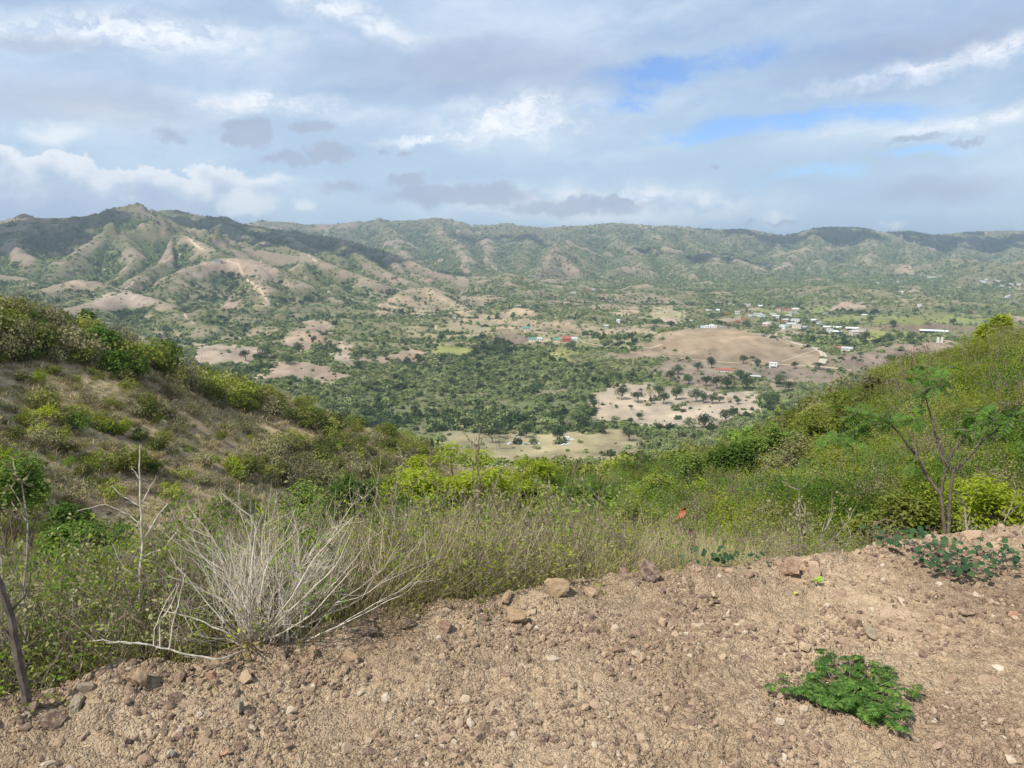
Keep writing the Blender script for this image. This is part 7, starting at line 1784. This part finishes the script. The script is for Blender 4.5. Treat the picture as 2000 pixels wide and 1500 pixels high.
# --- parked cars and vans on the straw meadow
def car_meshes(L=4.4, W=1.8, H=1.45, van=False):
    if van: prof = [(-L / 2, .35), (-L / 2, 1.0), (-L / 2 + .5, 1.15), (-L / 2 + 1.0, 1.9), (L / 2 - .1, 1.95), (L / 2, .35)]
    else: prof = [(-L / 2, .35), (-L / 2, .72), (-L / 2 + 1.15, .88), (-L / 2 + 1.85, H), (L / 2 - 1.25, H), (L / 2 - .5, .95), (L / 2, .9), (L / 2, .35)]
    n = len(prof); v = [(a, s * W / 2 * (.86 if b > 1.0 else 1.0), b) for s in (-1, 1) for a, b in prof]
    mb = MB().add(v, [(i, (i + 1) % n, n + (i + 1) % n, n + i) for i in range(n)], [(0, i + 1, i) for i in range(1, n - 1)] + [(n, n + i, n + i + 1) for i in range(1, n - 1)])
    gl = MB()
    if van: gl.box((-L / 2 + .72, 0, 1.5), (.25, W * .84, .55)).box((0, -W / 2 * .88 - .02, 1.5), (L * .45, .04, .4)).box((0, W / 2 * .88 + .02, 1.5), (L * .45, .04, .4))
    else: gl.box((.15, -W / 2 * .93 - .0, 1.14), (1.7, .06, .36)).box((.15, W / 2 * .93, 1.14), (1.7, .06, .36)).box((-.82, 0, 1.14), (.3, W * .8, .34)).box((1.35, 0, 1.16), (.3, W * .8, .3))
    wh = MB(); th = np.arange(10) * 2 * math.pi / 10
    ring = np.stack([np.cos(th) * .34, np.zeros(10), np.sin(th) * .34], 1); w0 = ring + [0, -.11, 0]; w1 = ring + [0, .11, 0]
    wh.add(np.concatenate([w0, w1]), [(i, (i + 1) % 10, 10 + (i + 1) % 10, 10 + i) for i in range(10)], [(0, i, i + 1) for i in range(1, 9)] + [(10, 10 + i + 1, 10 + i) for i in range(1, 9)])
    return mb, gl.mesh('windows', [M_glass]), wh.mesh('wheel', [M_tyre]), L, W
cb, cg, cwh, cL, cW = car_meshes(); vb, vg, vwh, vL, vW = car_meshes(5.2, 1.9, 1.9, True)
BODY = {c: (cb.mesh('body', [m]), vb.mesh('body', [m])) for c, m in (('white', M_carw), ('silver', M_cars), ('dark blue', M_card))}
CARS = [(1098, 859, 'white', 0, .3, 'rearmost of the parked cars left of the meadow middle'), (1106, 857, 'white', 1, .1, 'rearmost of the cluster'), (1116, 860, 'white', 0, -.4, 'right end of the cluster'), (1099, 864, 'white', 0, .8, 'at the left of the cluster'), (1108, 862, 'silver', 0, .2, 'in the middle of the cluster'), (1104, 868, 'dark blue', 0, .5, 'second from the front of the cluster'), (1110, 869, 'white', 0, .1, 'at the front right of the cluster'), (1101, 870, 'white', 0, .3, 'at the front left of the cluster'),
        (1038, 868, 'white', 1, .0, 'at the left of the tree in front'), (1050, 869, 'white', 0, -.3, 'right behind the small dark tree'), (1009, 855, 'white', 0, .1, 'alone under the middle tree'), (996, 868, 'white', 0, .7, 'alone on the left of the meadow'), (1025, 869, 'silver', 0, .6, 'between the lone car and the van')]
for (u, v, c, van, rz, wh) in CARS:
    x, y, z = hit(u, v, 450)
    if z != z: continue
    e = empty('van' if van else 'parked_car', (x, y, z + .02), rz); tag(e, '%s %s %s' % (c, 'van' if van else 'car', wh), 'van' if van else 'car', 'vehicles parked on the straw meadow')
    link('body', BODY[c][van], e); link('windows', vg if van else cg, e)
    L_, W_ = (vL, vW) if van else (cL, cW)
    for sx in (-.32, .32):
        for sy in (-.5, .5): link('wheel', vwh if van else cwh, e, (sx * L_, sy * W_, .34))
# white boards seen over the right slope
x, y, z = at(1835, 40); z = z_at_pixel(1835, 676, 40)
for i, (u, w) in enumerate([(1832, 1.0), (1840, .8)]):
    xx, yy, zz = world(u, 664, 44); g = gz(xx, yy)
    e = empty('sign_board', (xx, yy, g)); tag(e, '%s white board standing on top of the right slope' % ('left' if i == 0 else 'right'), 'board')
    link('panel', MB().box((0, 0, zz - g), (.12 * w, .03, .30)).mesh('panel', [M_white]), e); link('post', MB().box((0, .04, (zz - g) / 2), (.04, .04, zz - g)).mesh('post', [M_pole]), e)
# ---------------------------------------------------------------- look-alikes are told apart by their order from the left
ORD = ['first', 'second', 'third', 'fourth', 'fifth', 'sixth', 'seventh', 'eighth', 'ninth', 'tenth', 'eleventh', 'twelfth', 'thirteenth', 'fourteenth', 'fifteenth', 'sixteenth', 'seventeenth', 'eighteenth', 'nineteenth', 'twentieth']
bpy.context.view_layer.update()
_by = {}
for o in COL.objects:
    if o.parent is None and 'label' in o.keys() and not o.get('kind'): _by.setdefault(o['label'], []).append(o)
for lb, os_ in _by.items():
    if len(os_) < 2: continue
    def scr(o):
        p = o.matrix_world.translation; a, b = project(np.array([p.x]), np.array([p.y]), np.array([p.z])); return float(a[0])
    os_.sort(key=scr); n = len(os_); lb = lb.replace('brown and bare', 'bare brown').replace('waist high', 'middling')
    for i, o in enumerate(os_):
        if i == 0: w_ = 'leftmost'
        elif i == n - 1: w_ = 'rightmost'
        elif i < 10: w_ = ORD[i] + ' from left'
        elif n - 1 - i < 10: w_ = ORD[n - 1 - i] + ' from right'
        elif i < 20: w_ = ORD[i] + ' from left'
        elif n - 1 - i < 20: w_ = ORD[n - 1 - i] + ' from right'
        else: w_ = 'near the middle of the row'
        o['label'] = ' '.join(('%s, %s' % (lb, w_)).split()[:16])
